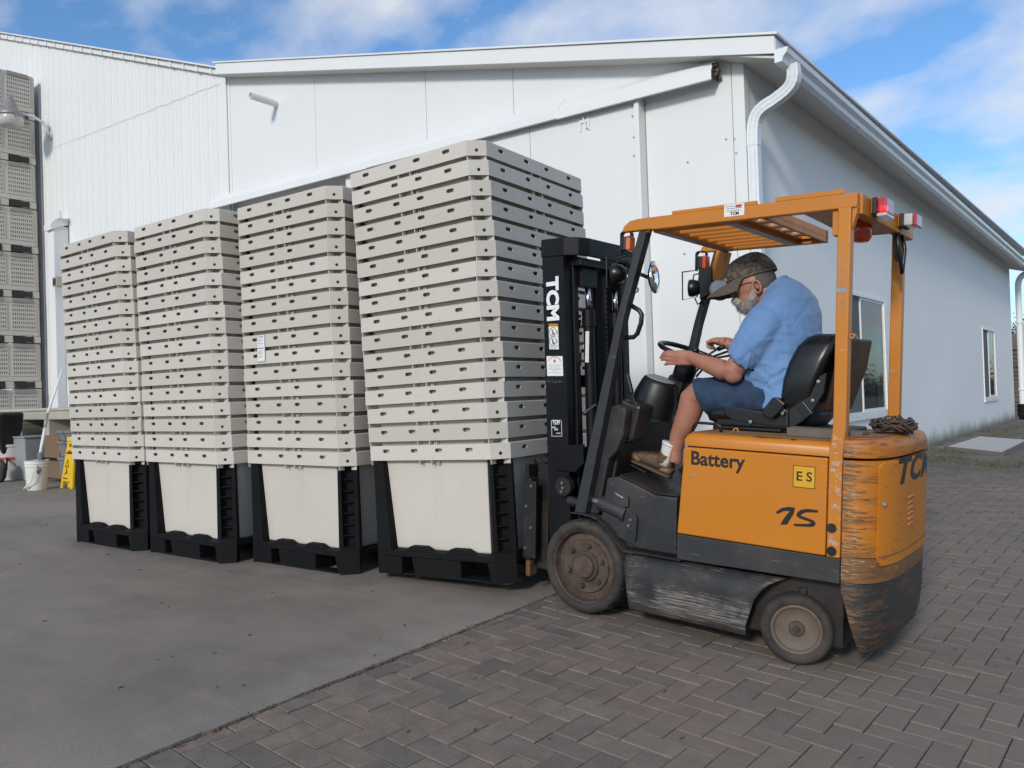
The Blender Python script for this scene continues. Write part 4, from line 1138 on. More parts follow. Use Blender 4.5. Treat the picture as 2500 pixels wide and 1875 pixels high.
def make_cradle():
    root = empty('black_cradle', (0, 0, 0))
    H0 = .17
    cw, cd = HW-.012, HD-.012; ch = .10
    # frame rails
    m = MB()
    m.box((-cw+.10, -cd+.004, .125), (cw-.10, -cd+.10, H0)); m.box((-cw+.10, cd-.10, .125), (cw-.10, cd-.004, H0))
    m.box((-cw+.004, -cd+.10, .125), (-cw+.10, cd-.10, H0)); m.box((cw-.10, -cd+.10, .125), (cw-.004, cd-.10, H0))
    m.box((-cw+.10, -.07, .11), (cw-.10, .07, .165)); m.box((-.09, -cd+.10, .115), (.09, cd-.10, .16))
    m.build('base_frame', M['black'], root, bevel=.008)
    def bump(x):
        pr = [(x-.115, H0-.002), (x-.085, H0+.022), (x-.06, H0+.034), (x+.06, H0+.034), (x+.085, H0+.022), (x+.115, H0-.002)]
        m = MB(); m.prism(pr, 1, -cd+.0, -cd+.055); m.build('locating_hump', M['black'], root, bevel=.006)
    bump(-.135); bump(.215)
    # feet: corner blocks, middle blocks, ground runners
    def foot(x0, x1, y0, y1, t=.012, z0=0.0):
        m = MB(); m.loft([[(x0+t, y0+t, z0), (x1-t, y0+t, z0), (x1-t, y1-t, z0), (x0+t, y1-t, z0)], [(x0, y0, .125), (x1, y0, .125), (x1, y1, .125), (x0, y1, .125)]])
        m.build('foot', M['black'], root, bevel=.008)
    for sy in (-1, 1):
        y0, y1 = (-cd+.01, -cd+.20) if sy < 0 else (cd-.20, cd-.01)
        foot(-cw+.09, -cw+.30, y0, y1); foot(-.205, .215, y0, y1); foot(cw-.165, cw-.09, y0, y1)
    for sx in (-1, 1):
        x0, x1 = (-cw+.01, -cw+.20) if sx < 0 else (cw-.20, cw-.01)
        foot(x0, x1, -.17, .17)
    for y in (-cd+.07, cd-.07):
        m = MB(); m.box((-cw+.30, y-.05, 0), (cw-.16, y+.05, .014)); m.build('runner', M['black'], root, bevel=.004)
    # four corner posts, chamfered, with ladder recesses
    for (sx, sy) in ((1, -1), (1, 1), (-1, 1), (-1, -1)):
        m = MB(); zt = .775 - .004
        P1 = Vector((sx*(cw-ch), sy*cd, 0)); P2 = Vector((sx*cw, sy*(cd-ch), 0))
        e = (P2-P1).normalized(); nrm = Vector((sx, sy, 0)).normalized(); L = (P2-P1).length
        def pt(u, d, z):   # u along the chamfer, d depth inward
            p = P1 + e*u - nrm*d; return (p.x, p.y, z)
        def slab(u0, u1, d0, d1, z0, z1, tb=0.0):
            m.loft([[pt(u0-tb, d0, z0), pt(u1+tb, d0, z0), pt(u1+tb, d1, z0), pt(u0-tb, d1, z0)], [pt(u0, d0, z1), pt(u1, d0, z1), pt(u1, d1, z1), pt(u0, d1, z1)]])
        slab(0, .026, 0, .085, H0+.02, zt, .004); slab(L-.026, L, 0, .085, H0+.02, zt, .004)
        slab(.026, L-.026, .055, .085, H0+.02, zt)
        n_r = 7; z = H0 + .02
        zs = [H0+.02 + (zt-H0-.04)*k/n_r for k in range(n_r+1)]
        for k, zz in enumerate(zs):
            slab(.026, L-.026, .014, .055, zz, zz+.010)
        # solid shoulder and foot below
        slab(.0, L, -.002, .11, -.0, H0+.02, .0)
        # flange that wraps round onto one face
        if (sx, sy) in ((-1, -1), (1, 1)):
            yf = sy*cd; x_e = sx*(cw-ch)
            m.prism([(x_e, H0-.01), (x_e - sx*.115, H0-.01), (x_e - sx*.085, zt-.02), (x_e-sx*.075, zt), (x_e, zt)], 1, min(yf, yf-sy*.085), max(yf, yf-sy*.085))
        else:
            xf = sx*cw; y_e = sy*(cd-ch)
            m.prism([(y_e, H0-.01), (y_e - sy*.03, H0-.01), (y_e - sy*.02, zt), (y_e, zt)], 0, min(xf, xf-sx*.06), max(xf, xf-sx*.06))
        m.build('corner_post', M['black'], root, bevel=.004)
    return root
cradle0 = make_cradle()
ORD = ['topmost', 'second from the top', 'third from the top', 'fourth from the top', 'fifth from the top', 'sixth from the top', 'seventh from the top', 'eighth from the top',
       'eighth from the bottom', 'seventh from the bottom', 'sixth from the bottom', 'fifth from the bottom', 'fourth from the bottom', 'third from the bottom', 'second from the bottom', 'lowest']
# near-corner foot of every stack, yaw, lean to the left over the whole height, tilt, name
STK = [((-6.925, 3.335, 0), 2.2, (-.20, .02), 0.0, 'leftmost stack'),
       ((-5.735, 3.455, 0), 2.8, (-.13, .02), 0.0, 'second stack from the left'),
       ((-4.560, 3.705, 0), 3.6, (-.085, .03), 0.0, 'third stack from the left'),
       ((-3.215, 3.838, .075), 4.8, (-.035, -.02), 1.6, 'tallest looking stack carried by the forklift')]
NP = .1287
random.seed(21)
for si, (foot, yaw, lean, tilt, nm) in enumerate(STK):
    yw = R(yaw); tl = R(-tilt)
    Rz = Matrix.Rotation(yw, 4, 'Z') @ Matrix.Rotation(tl, 4, 'Y')
    base = Matrix.Translation(foot) @ Rz @ Matrix.Translation((-(HW-.012-.04), HD-.012-.04, 0))
    cr = cradle0 if si == 0 else copy_tree(cradle0)
    cr.matrix_world = base
    tag(cr, 'black pallet cradle with ladder corner posts under the ' + nm, 'pallet', 'black cradles under the tub stacks')
    dzz = 0
    for k in range(16):
        t = k/15; dzz = random.uniform(-.0018, .0018) if 0 < k < 15 else 0
        off = Matrix.Translation((lean[0]*t + random.uniform(-.004, .004), lean[1]*t + random.uniform(-.004, .004), .172 + (NP - (.0014 if si == 3 else 0))*k + dzz))
        root = empty('beige_tub', (0, 0, 0)); root.matrix_world = base @ off @ Matrix.Rotation(R(random.uniform(-.45, .45)), 4, 'Z')
        inst('tub_shell', tub_me, root); tag(inst('skirt_rib', rib_me, root), kind='stuff')
        tag(root, 'beige nesting tub, %s in the %s' % (ORD[15-k], nm), 'tub', 'beige nested tubs')
        if si == 2 and k == 7: lab_root = root
# shipping label taped across two skirts of the third stack
lb = empty('shipping_label', (0, 0, 0)); lb.matrix_world = lab_root.matrix_world @ Matrix.Translation((-.285, -HD-.004, .598)) @ Matrix.Scale(.68, 4)
m = MB(); m.box((-.062, -.0015, -.145), (.062, .0015, .145)); m.build('paper', M['sticker'], lb)
m = MB(); m.box((-.07, -.0005, -.155), (.07, .0005, .155)); m.build('plastic_sleeve', M['silver_print'], lb)
m = MB(); random.seed(1)
for k, (z, h, w) in enumerate(((.125, .010, .05), (.105, .004, .04), (.09, .004, .045), (.075, .004, .03), (.055, .004, .045), (.035, .004, .035), (-.005, .012, .05), (-.03, .004, .045), (-.045, .004, .04), (-.06, .004, .046), (-.075, .004, .035), (-.095, .004, .045), (-.11, .004, .03))):
    m.box((-.052, -.0028, z), (-.052+w*2, -.0022, z+h))
m.build('printed_lines', M['ink_grey'], lb)
tag(lb, 'white shipping label taped across two tub rims of the third stack', 'label')
# ================================================================ FORKLIFT
# local frame: x = towards the rear, y = away from the camera side, z = up; origin under the near front wheel
FO = Vector((-2.603, 3.795, -.019))
FM = Matrix.Translation(FO) @ Matrix.Rotation(TH, 4, 'Y')
FMi = FM.inverted()
fa = (FM.to_3x3() @ Vector((1, 0, 0))); fb = (FM.to_3x3() @ Vector((0, 1, 0))); fh = (FM.to_3x3() @ Vector((0, 0, 1)))
def F(u, v, b):                     # photo pixel -> local point on the vertical plane y=b
    return FMi @ on_plane(u, v, fb, FM @ Vector((0, b, 0)))
def Fa(u, v, a): return FMi @ on_plane(u, v, fa, FM @ Vector((a, 0, 0)))
def Fh(u, v, h): return FMi @ on_plane(u, v, fh, FM @ Vector((0, 0, h)))
fk = empty('forklift', (0, 0, 0), 'worn orange electric forklift lifting the right-hand stack of tubs', 'forklift'); fk.matrix_world = FM
def P(mb, name, mat, parent=fk, **k): return mb.build(name, mat, parent, **k)
def poly(pts, b):                   # list of photo pixels -> (x, z)
    return [(F(u, v, b).x, F(u, v, b).z) for u, v in pts]
def c6(*pts): return [(1250 + x/2.764, 950 + y/2.764) for x, y in pts]
def c8(*pts): return [(1580 + x/3.072, 560 + y/3.072) for x, y in pts]
def c7(*pts): return [(1500 + x/2.765, 430 + y/2.765) for x, y in pts]
def c5(*pts): return [(1250 + x/3.318, 500 + y/3.318) for x, y in pts]
def cr(*pts): return [(1600 + x/2.553, 1000 + y/2.553) for x, y in pts]

# ---- front wheels
def front_wheel(y0, s):
    root = None
    ax = (0, s, 0); c = (-.036, y0, .270)
    m = MB(); N = 96
    prof = [(.206, .020), (.214, .006), (.232, .002), (.250, .004), (.262, .014), (.268, .026), (.270, .05), (.270, .15), (.264, .182), (.24, .192), (.206, .18)]
    m.lathe(prof, c, ax, N, closed=True)
    random.seed(31)
    notch = {i: random.uniform(.012, .040) for i in range(N) if random.random() < .26}
    k = 0
    for r_i, (r, d) in enumerate(prof + [prof[0]]):
        for i in range(N):
            if .25 < r and d < .10:
                p = Vector(m.v[k]) - Vector(c); rad = Vector((p.x, 0, p.z)); q = 1 - (random.random()**3)*.022 if d > .01 else 1 - random.random()*.004
                if r > .262 and d < .06 and i in notch: q -= notch[i]*(1 if d < .03 else .45)
                m.v[k] = (c[0]+rad.x*q, m.v[k][1], c[2]+rad.z*q)
            k += 1
    t = P(m, 'tyre', M['tyre'], smooth=True); t.name = 'tyre'
    # sipes chopped into the shoulder
    m = MB()
    for i in range(22):
        a = i*2*PI/22 + random.uniform(-.05, .05)
        M4 = Matrix.Translation(c) @ Matrix.Rotation(a, 4, 'Y')
        m.box((.2635, s*.03, -.003), (.2712, s*.16, .003), 0, M4)
    # (dark grooves)
    g_ = m.build('tread_groove', M['dark_gap'], t); tag(g_, kind='stuff')
    m = MB(); m.lathe([(.010, .028), (.080, .028), (.086, .034), (.088, .046), (.120, .048), (.150, .044), (.156, .056), (.190, .060), (.197, .040), (.199, .022), (.206, .016), (.209, .022), (.209, .17), (.010, .17)], c, ax, 64); w = P(m, 'wheel_disc', M['rim'], smooth=True); auto_smooth(w, 28)
    m = MB(); m.lathe([(.010, .008), (.058, .008), (.066, .014), (.070, .028), (.010, .03)], c, ax, 40); h = m.build('hub_cap', M['rim'], w, smooth=True); auto_smooth(h, 28)
    for i in range(6):
        a = i*PI/3 + .35; q = Vector(c) + Vector((math.cos(a)*.118, 0, math.sin(a)*.118))
        m = MB(); m.lathe([(.002, .026), (.013, .026), (.016, .030), (.016, .048), (.002, .05)], q, ax, 6); m.lathe([(.002, .019), (.008, .019), (.009, .028), (.002, .03)], q, ax, 12); m.build('wheel_nut', M['rim'], w)
    for i in range(16):
        a = i*PI/8 + .1; q = Vector(c) + Vector((math.cos(a)*.173, 0, math.sin(a)*.173))
        m = MB(); m.lathe([(.001, .052), (.006, .053), (.008, .06), (.001, .06)], q, ax, 8); m.build('rim_rivet', M['rim'], w)
    return t
front_wheel(.0, 1); front_wheel(.98, -1)
# ---- rear steered wheels
def rear_wheel(cen, ang, s):
    Mx = Matrix.Translation(cen) @ Matrix.Rotation(ang, 4, 'Z')
    def T(mb): mb.v = [tuple(Mx @ Vector(p)) for p in mb.v]; return mb
    m = MB(); m.lathe([(.118, .012), (.128, .004), (.150, .003), (.162, .012), (.168, .026), (.169, .06), (.168, .11), (.155, .13), (.118, .125)], (0, 0, 0), (0, s, 0), 80, closed=True); t = P(T(m), 'tyre', M['tyre'], smooth=True)
    m = MB(); m.lathe([(.004, .030), (.030, .030), (.036, .036), (.062, .040), (.082, .034), (.100, .026), (.105, .012), (.112, .008), (.119, .012), (.119, .12), (.004, .12)], (0, 0, 0), (0, s, 0), 56); w = P(T(m), 'wheel_disc', M['rim2'], smooth=True); auto_smooth(w, 30)
    m = MB(); m.lathe([(.003, .014), (.012, .015), (.016, .024), (.034, .027), (.038, .034), (.003, .036)], (0, 0, 0), (0, s, 0), 32); m.lathe([(.002, .006), (.006, .007), (.008, .016), (.002, .018)], (0, 0, 0), (0, s, 0), 12); h = T(m).build('hub', M['rim'], w, smooth=True); auto_smooth(h, 30)
rear_wheel(Vector((1.186, .015, .168)), R(14), 1); rear_wheel(Vector((1.186, .985, .168)), R(14), -1)
m = MB(); m.box((1.10, .14, .10), (1.27, .86, .26)); m.cyl((1.19, .10, .05), (1.19, .10, .36), .025); m.cyl((1.19, .90, .05), (1.19, .90, .36), .025); m.beam((1.24, .13, .16), (1.34, .30, .17), .03, .03); m.beam((1.34, .30, .17), (1.34, .7, .17), .035, .035)
P(m, 'steer_axle', M['mast_dirty'], bevel=.006)
m = MB(); m.lathe([(.01, 0), (.04, 0), (.042, .02), (.03, .07), (.01, .07)], (1.325, .10, .20), (-.3, 1, .1), 20); P(m, 'axle_stop', M['mast_dirty'])
# ---- chassis
m = MB(); m.box((.26, .09, .10), (1.38, .91, .42)); m.box((-.04, .20, .14), (.30, .80, .50)); P(m, 'chassis', M['mast_dirty'], bevel=.01)
m = MB(); m.cyl((-.036, .10, .27), (-.036, .90, .27), .07); P(m, 'drive_axle', M['mast_dirty'])
def skirt(y, s):
    rows = [(.088, .022), (.10, .008), (.15, .0), (.28, -.004), (.335, .002), (.365, .018), (.388, .045), (.402, .085)]
    def left(h): return .234 + (.405-h)*.10 + .045*math.sin(min(1, max(0, (.405-h)/.32))*PI/2)*.25 + (0)
    def right(h):
        t = max(0, min(1, (h-.096)/.30)); return .938 + .19*(1-math.sqrt(max(0, 1-t*t)))*1.0 + .01*t
    n = 26; vs = []; 
    for h, b in rows:
        l, r = left(h), right(h)
        for i in range(n): vs.append((l+(r-l)*i/(n-1), y + s*b, h))
    fs = [(j*n+i, j*n+i+1, (j+1)*n+i+1, (j+1)*n+i) for j in range(len(rows)-1) for i in range(n-1)]
    m = MB(); m.add(vs, fs); o = P(m, 'side_skirt', M['charcoal_skirt'], smooth=True)
    sd = o.modifiers.new('s', 'SOLIDIFY'); sd.thickness = .006; sd.offset = 0
    return o
skirt(.0, 1); skirt(1.0, -1)
# fenders over the front wheels with a flat nose
def fender(y0, y1):
    path = [(-.115, .575), (-.06, .578), (.0, .574), (.06, .560), (.115, .530), (.160, .488), (.195, .445), (.236, .409), (.30, .404)]
    m = MB(); th = .006
    m.prism(path + [(x, z-th) for x, z in path[::-1]], 1, y0, y1); return P(m, 'fender', M['charcoal'])
fender(.0, .20); fender(.80, 1.0)
m = MB(); m.prism([(.12, .535), (.236, .413), (.57, .413), (.57, .44), (.34, .50), (.2, .56)], 1, .055, .20); P(m, 'sill_block', M['charcoal'], bevel=.02)
m = MB(); m.box((.235, .002, .404), (.58, .10, .414)); P(m, 'step_plate', M['mast_dirty'])
# dark side plate below the floor and the floor itself
fl = poly(c6((640, 600), (715, 592), (840, 650), (960, 715), (1112, 735)), .05)
m = MB(); m.prism([(.05, .50)] + [(fl[0][0], fl[0][1])] + fl[1:] + [(fl[-1][0], .42), (.30, .42)], 1, .05, .95); P(m, 'cowl_side', M['charcoal'], bevel=.008)
m = MB(); m.prism([(x, z+.004) for x, z in fl[1:]] + [(x, z+.012) for x, z in fl[1:][::-1]], 1, .07, .93); P(m, 'floor_mat', M['mast_dirty'])
# front bulkhead / dash block that hides the mast foot
m = MB(); m.prism([(-.02, .60), (.0, 1.05), (.06, 1.12), (.14, 1.10), (.12, .95), (.08, .74), (.2, .66), (.2, .6)], 1, .14, .86); P(m, 'bulkhead', M['mast_dirty'], bevel=.015)
# battery compartment: side panels, grey band, hood
BL = [(.560, .549), (1.318, .549), (1.322, 1.004), (.595, 1.004)]
for y0, y1 in ((.0, .03), (.97, 1.0)):
    m = MB(); m.prism(BL, 1, y0, y1); P(m, 'battery_door', M['orange'], bevel=.008, seg=3)
    m = MB(); m.prism([(.560, .412), (1.384, .430), (1.384, .545), (.557, .545)], 1, y0+.004 if y0 == 0 else y0, y1 if y0 == 0 else y1-.004); P(m, 'lower_band', M['charcoal_band'], bevel=.004)
m = MB(); m.box((.60, .03, .43), (1.40, .97, 1.02)); P(m, 'battery_case', M['charcoal'])
m = MB()
ring = []
for b, z in ((.0, 1.012), (-.001, 1.045), (.006, 1.062), (.022, 1.076), (.05, 1.080), (.95, 1.080), (.978, 1.076), (.994, 1.062), (1.001, 1.045), (1.0, 1.012)): ring.append((b, z))
m.loft([[(a, b+(c_ if b < .5 else -c_), z - (dz if z > 1.05 else 0)) for b, z in ring] for a, c_, dz in ((.594, .004, .03), (.600, .0, .012), (.615, 0, .003), (.64, 0, 0), (1.325, 0, 0), (1.331, .003, .006))])
P(m, 'hood', M['orange'], smooth=True); auto_smooth(LAST[0], 40)
m = MB(); m.box((.63, .035, 1.0805), (1.31, .965, 1.083)); P(m, 'hood_top', M['dusty_top'])
m = MB()
for i in range(22):
    random.seed(i); x = .93 + random.random()*.22; m.box((x, .010+random.random()*.02, 1.0795), (x+random.uniform(.004, .03), .024+random.random()*.02, 1.0815))
P(m, 'paint_chips', M['rust']); tag(LAST[0], kind='stuff')
# lettering on the door
def onside(u, v, b=-.0006): q = F(u, v, b); return q
q = F(*cr((383, 318))[0], 0)
letters('Battery', .098, (q.x, -.0004, q.z), (1, 0, .0), (0, 0, 1), M['ink'], fk, extrude=.0008, bold=.0025)
q = F(*cr((927, 420))[0], 0)
m = MB(); s = .052; m.box((q.x-s, -.0012, q.z-s), (q.x+s, .0, q.z+s)); P(m, 'es_plate', M['sticker_y'], bevel=.0)
m = MB()
for a_, b_ in (((-s, -s), (s, -s+.003)), ((-s, s-.003), (s, s)), ((-s, -s), (-s+.003, s)), ((s-.003, -s), (s, s))): m.box((q.x+a_[0], -.0016, q.z+a_[1]), (q.x+b_[0], -.0008, q.z+b_[1]))
P(m, 'plate_border', M['ink'])
letters('E S', .062, (q.x, -.0018, q.z), (1, 0, 0), (0, 0, 1), M['ink'], fk, extrude=.0006, bold=.001)
m = MB()
def glyph(pts): 
    L = [F(*p, 0) for p in cr(*pts)]; m.prism([(p.x, p.z) for p in L], 1, -.0014, .0)
glyph([(748, 640), (790, 612), (830, 606), (872, 612), (862, 650), (822, 716), (778, 718), (800, 680), (838, 632), (800, 632), (765, 650)])
glyph([(1018, 628), (1012, 642), (945, 640), (918, 648), (905, 660), (940, 672), (985, 690), (1000, 706), (992, 726), (970, 732), (865, 726), (862, 712), (950, 712), (972, 706), (955, 696), (905, 680), (880, 664), (885, 640), (910, 624), (950, 618)])
P(m, 'model_number', M['ink'])
# ---- counterweight
half0 = [(1.392, .000), (1.43, .000), (1.47, .004), (1.51, .016), (1.55, .038), (1.585, .072), (1.615, .118), (1.637, .175), (1.652, .25), (1.660, .34), (1.663, .5)]
half = [(1.392+(a-1.392)*.67, b) for a, b in half0]
plan = half + [(a, 1-b) for a, b in half[-2::-1]]
def cw_ring(h, off=0.0, fx=0.0):
    out = []
    for i, (a, b) in enumerate(plan):
        t = Vector(plan[min(i+1, len(plan)-1)]) - Vector(plan[max(i-1, 0)]); n = Vector((t.y, -t.x)).normalized()
        out.append((a + n.x*off + fx*max(0, 1-(a-1.392)/.25), b + n.y*off, h))
    return out
def cw(rings, name, mat, **k):
    m = MB(); m.loft(rings, close=True, cap=True); o = P(m, name, mat, smooth=True, **k); auto_smooth(o, 32); return o
cw([cw_ring(1.012, -.004), cw_ring(1.014, .004), cw_ring(1.05, .008), cw_ring(1.075, .004), cw_ring(1.092, -.008), cw_ring(1.101, -.03), cw_ring(1.103, -.05)], 'counterweight_cover', M['cw_lid'])
m = MB(); m.add([(x, y, 1.1045) for x, y, z in cw_ring(1.1, -.045)], [tuple(range(len(plan)))]); P(m, 'cover_top', M['dusty_top'])
cw([cw_ring(.560), cw_ring(1.0, 0)], 'counterweight', M['cw_orange'])
cw([cw_ring(.445, .002), cw_ring(.52, .003), cw_ring(.557, .0)], 'counterweight_band', M['cw_band'])
cw([cw_ring(.112, -.078, .068), cw_ring(.122, -.060, .066), cw_ring(.155, -.042, .060), cw_ring(.20, -.028, .048), cw_ring(.26, -.016, .033), cw_ring(.33, -.007, .018), cw_ring(.40, .0, .0), cw_ring(.442, .0, 0)], 'counterweight_base', M['cw_low'])
m = MB(); m.add([(1.39, .002, .445), (1.39, .002, 1.0), (1.39, .0, 1.0), (1.39, 0, .445)], [(0, 1, 2, 3)])
# arc-length mapping round the casting
cum = [0]
for i in range(1, len(plan)): cum.append(cum[-1] + (Vector(plan[i])-Vector(plan[i-1])).length)
def on_cw(s, h, off):
    s = max(0, min(cum[-1], s))
    i = max(j for j in range(len(cum)-1) if cum[j] <= s)
    t = (s-cum[i])/(cum[i+1]-cum[i]); p = Vector(plan[i])*(1-t) + Vector(plan[i+1])*t
    d0 = Vector(plan[min(i+1, len(plan)-1)]) - Vector(plan[max(i-1, 0)]); d1 = Vector(plan[min(i+2, len(plan)-1)]) - Vector(plan[i]); d = (d0.normalized()*(1-t) + d1.normalized()*t).normalized()
    return (p.x + d.y*off, p.y - d.x*off, h)
def s_at(u, h):
    best = None
    for k in range(300):
        s = k*.002; p = to_px(FM @ Vector(on_cw(s, h, 0)))
        e = abs(p[0]-u)
        if best is None or e < best[0]: best = (e, s)
    return best[1]
sp0 = s_at(1600 + 1385/2.553, .8)
ps = [sp0 + (cum[-1]-2*sp0)*i/40 for i in range(41)]
def panel(h0, h1, o0, o1, rr=.035):
    m = MB(); rings = []
    for s in ps:
        e = min(s-ps[0], ps[-1]-s); k = 0 if e > rr else rr - math.sqrt(max(0, rr*rr-(rr-e)**2))
        a0, a1 = h0+k, h1-k*.6
        rings.append([on_cw(s, a0, o0), on_cw(s, a0+.006, o1), on_cw(s, a1-.006, o1), on_cw(s, a1, o0)])
    m.loft(rings, close=True, cap=True); o = P(m, 'rear_panel', M['cw_panel'], smooth=True); auto_smooth(o, 35); return o
panel(.515, .995, -.002, .0085)
m = MB()
for s0, s1, h0, h1 in ((ps[0], ps[-1], .560, .566),):
    n = 40; rr = [[on_cw(s0+(s1-s0)*i/n, h, .0088) for h in (h0, h1)] for i in range(n+1)]
    for i in range(n): m.add([rr[i][0], rr[i+1][0], rr[i+1][1], rr[i][1]], [(0, 1, 2, 3)])
P(m, 'panel_crease', M['cw_band'])
# TCM letters wrapping round the rear
T_h = F(*cr((1545, 422))[0], .09).z
sT = s_at(1600 + 1535/2.553, T_h)
tm = text_mesh('TCM', .165, extrude=.0006, bold=.006, shear=.28, space=1.05)
bm = bmesh.new(); bm.from_mesh(tm)
xmin = min(v.co.x for v in bm.verts)
for k in range(14): 
    bmesh.ops.bisect_plane(bm, geom=bm.verts[:]+bm.edges[:]+bm.faces[:], plane_co=(xmin + .025*k, 0, 0), plane_no=(1, 0, 0))
for v in bm.verts:
    v.co = Vector(on_cw(sT - .070 + (v.co.x - xmin)*1.9, T_h + v.co.y, .0092 + v.co.z))
bm.to_mesh(tm); bm.free(); tm.materials.clear(); tm.materials.append(M['ink'])
o = bpy.data.objects.new('lettering', tm); col.objects.link(o); o.parent = fk
# louvre slots and dented bolt
sL = s_at(1600 + 1568/2.553, .73)
for k in range(6):
    h = .80 - k*.026; m = MB(); rr = []
    for i in range(9):
        s = sL - .02 + .085*i/8; rr.append([on_cw(s, h + .004*math.sin(i/8*PI), .009), on_cw(s, h + .004*math.sin(i/8*PI)+.004, .016), on_cw(s, h+.012, .009)])
    m.loft(rr); P(m, 'louvre', M['cw_panel'])
sB = s_at(1600 + 1412/2.553, .81); p = Vector(on_cw(sB, F(*cr((1412, 607))[0], .03).z, .009))
m = MB(); m.lathe([(.002, -.006), (.012, -.005), (.014, .004), (.002, .004)], p, (0, 1, 0), 12); P(m, 'panel_bolt', M['steel'])
# tow slot in the base
m = MB(); sW = s_at(2180, .42)
m.loft([[on_cw(sW-.03, h, .004), on_cw(sW+.03, h, .004), on_cw(sW+.03, h, -.02), on_cw(sW-.03, h, -.02)] for h in (.36, .40)]); P(m, 'tow_slot', M['dark_gap'])
# ---- overhead guard
def rail(y0, y1, aend):
    m = MB(); m.prism([(.196, 2.150), (.212, 2.182), (.245, 2.206), (.30, 2.214), (aend, 2.214), (aend, 2.146), (.40, 2.146), (.37, 2.150)], 1, y0, y1); P(m, 'guard_rail', M['orange_guard'], bevel=.006, seg=2)
rail(.0, .045, 1.428); rail(.945, .99, .925)
m = MB(); m.box((.365, .046, 2.142), (.425, .944, 2.200)); P(m, 'guard_crossbar', M['orange_guard'], bevel=.005)
m = MB(); m.box((.77, .046, 2.146), (.84, .944, 2.200)); P(m, 'guard_crossbar', M['orange_guard'], bevel=.005)
m = MB(); m.box((.37, .05, 2.138), (.42, .94, 2.1415)); m.box((.775, .05, 2.142), (.835, .94, 2.1455)); P(m, 'dusty_underside', M['galv'])
for k in range(7):
    y = .12 + k*.118; m = MB(); m.box((.426, y, 2.150), (.769, y+.012, 2.205)); P(m, 'guard_slat', M['orange_guard'])
m = MB()      # perforated plate behind the grille
m.box((.841, .046, 2.165), (.875, .944, 2.175)); m.box((.93, .046, 2.165), (1.0, .944, 2.175))
for k in range(6): y = .046 + k*.165; m.box((.875, y, 2.165), (.93, y+.075, 2.175))
P(m, 'perforated_plate', M['orange_guard'])
m = MB(); m.box((.84, .90, 2.14), (1.0, .944, 2.21)); m.box((.985, .046, 2.14), (1.0, .944, 2.21)); P(m, 'plate_edge', M['orange_guard'], bevel=.003)
A1 = Fh(*c7((1275, 255))[0], 2.16); A2 = Fh(*c7((1490, 345))[0], 2.16)
m = MB(); m.prism([(1.0, .046), (1.427, .046), (1.427, .94), (1.20, .94), (A2.x-.02, A2.y), (A1.x, A1.y), (1.0, A1.y)] if A2.y > A1.y else [(1.0, .046), (1.427, .046), (1.427, .94), (1.24, .94), (1.15, .12), (1.0, .12)], 2, 2.160, 2.170)
P(m, 'rear_roof_plate', M['orange_guard'])
m = MB(); m.box((.43, .02, 2.2145), (.98, .97, 2.2245)); P(m, 'roof_skin', M['orange_guard'], bevel=.004); bpy.data.objects.remove(LAST[0])
m = MB(); m.box((.50, .004, 2.2142), (.96, .016, 2.232)); m.box((1.05, .004, 2.2142), (1.37, .016, 2.236)); P(m, 'roof_flange', M['orange_guard'], bevel=.002)
m = MB(); m.box((1.39, .046, 2.120), (1.44, .985, 2.214)); P(m, 'rear_crossbeam', M['orange_guard'], bevel=.006)
# posts
m = MB(); m.prism([(1.325, .548), (1.385, .548), (1.388, 1.02), (1.400, 1.15), (1.404, 2.150), (1.346, 2.150), (1.342, 1.15), (1.328, 1.02)], 1, -.003, .055); P(m, 'rear_post', M['orange_post'], bevel=.006, seg=3)
m = MB(); m.prism([(1.342, 1.09), (1.400, 1.09), (1.404, 2.14), (1.346, 2.14)], 1, .925, .985); P(m, 'rear_post', M['orange_post'], bevel=.006, seg=3)
m = MB(); m.box((1.315, .02, 2.03), (1.345, .10, 2.15)); m.prism([(1.404, 2.15), (1.404, 2.05), (1.425, 2.12), (1.43, 2.15)], 1, .01, .05); P(m, 'post_gusset', M['orange_guard'], bevel=.003)
for v_ in (738, 882):
    q = F(*cr((1100, v_))[0], 0); m = MB(); m.lathe([(.0225, -.001), (.0225, -.006), (.0195, -.006), (.0195, -.001)], (q.x, 0, q.z), (0, 1, 0), 24, closed=True); P(m, 'bolt_ring', M['mast_dirty'])
    m = MB(); m.lathe([(.001, -.0035), (.0195, -.0035), (.0195, .0), (.001, .0)], (q.x, 0, q.z), (0, 1, 0), 24); m.lathe([(.001, -.009), (.010, -.009), (.010, -.003), (.001, -.003)], (q.x-.003, 0, q.z), (0, 1, 0), 6); P(m, 'post_bolt', M['mast_dirty'])
# seam between post and casting
m = MB(); m.box((1.3865, .01, .45), (1.391, .99, 1.09)); P(m, 'dark_seam', M['dark_gap'])
# ghost of removed letters on the near post
m = MB(); random.seed(8)
for k, v_ in enumerate((500, 560, 620, 690, 740, 850, 905)):
    q = F(*c7((1545, v_+10))[0], 0)
    x, z = q.x, q.z
    for (x0, z0, x1, z1) in ((-.014, .022, .012, .0245), (-.016, -.02, -.0125, .022), (-.014, 0, .006, .0022)):
        if random.random() < .8: m.box((x+x0, -.0045, z+z0), (x+x1, -.0032, z+z1))
P(m, 'letter_ghost', M['steel']); tag(LAST[0], kind='stuff')
m = MB(); q = F(*c7((1535, 770))[0], 0); m.box((q.x-.026, -.0042, q.z-.010), (q.x+.024, -.003, q.z+.010)); P(m, 'tape_patch', M['steel'])
m = MB(); q = F(*c8((1520, 800))[0], .0); m.lathe([(.007, -.03), (.012, -.03), (.012, .0), (.007, .0)], (q.x+.012, .02, q.z), (0, 1, 0), 16, closed=True); P(m, 'pipe_stub', M['orange_post'])
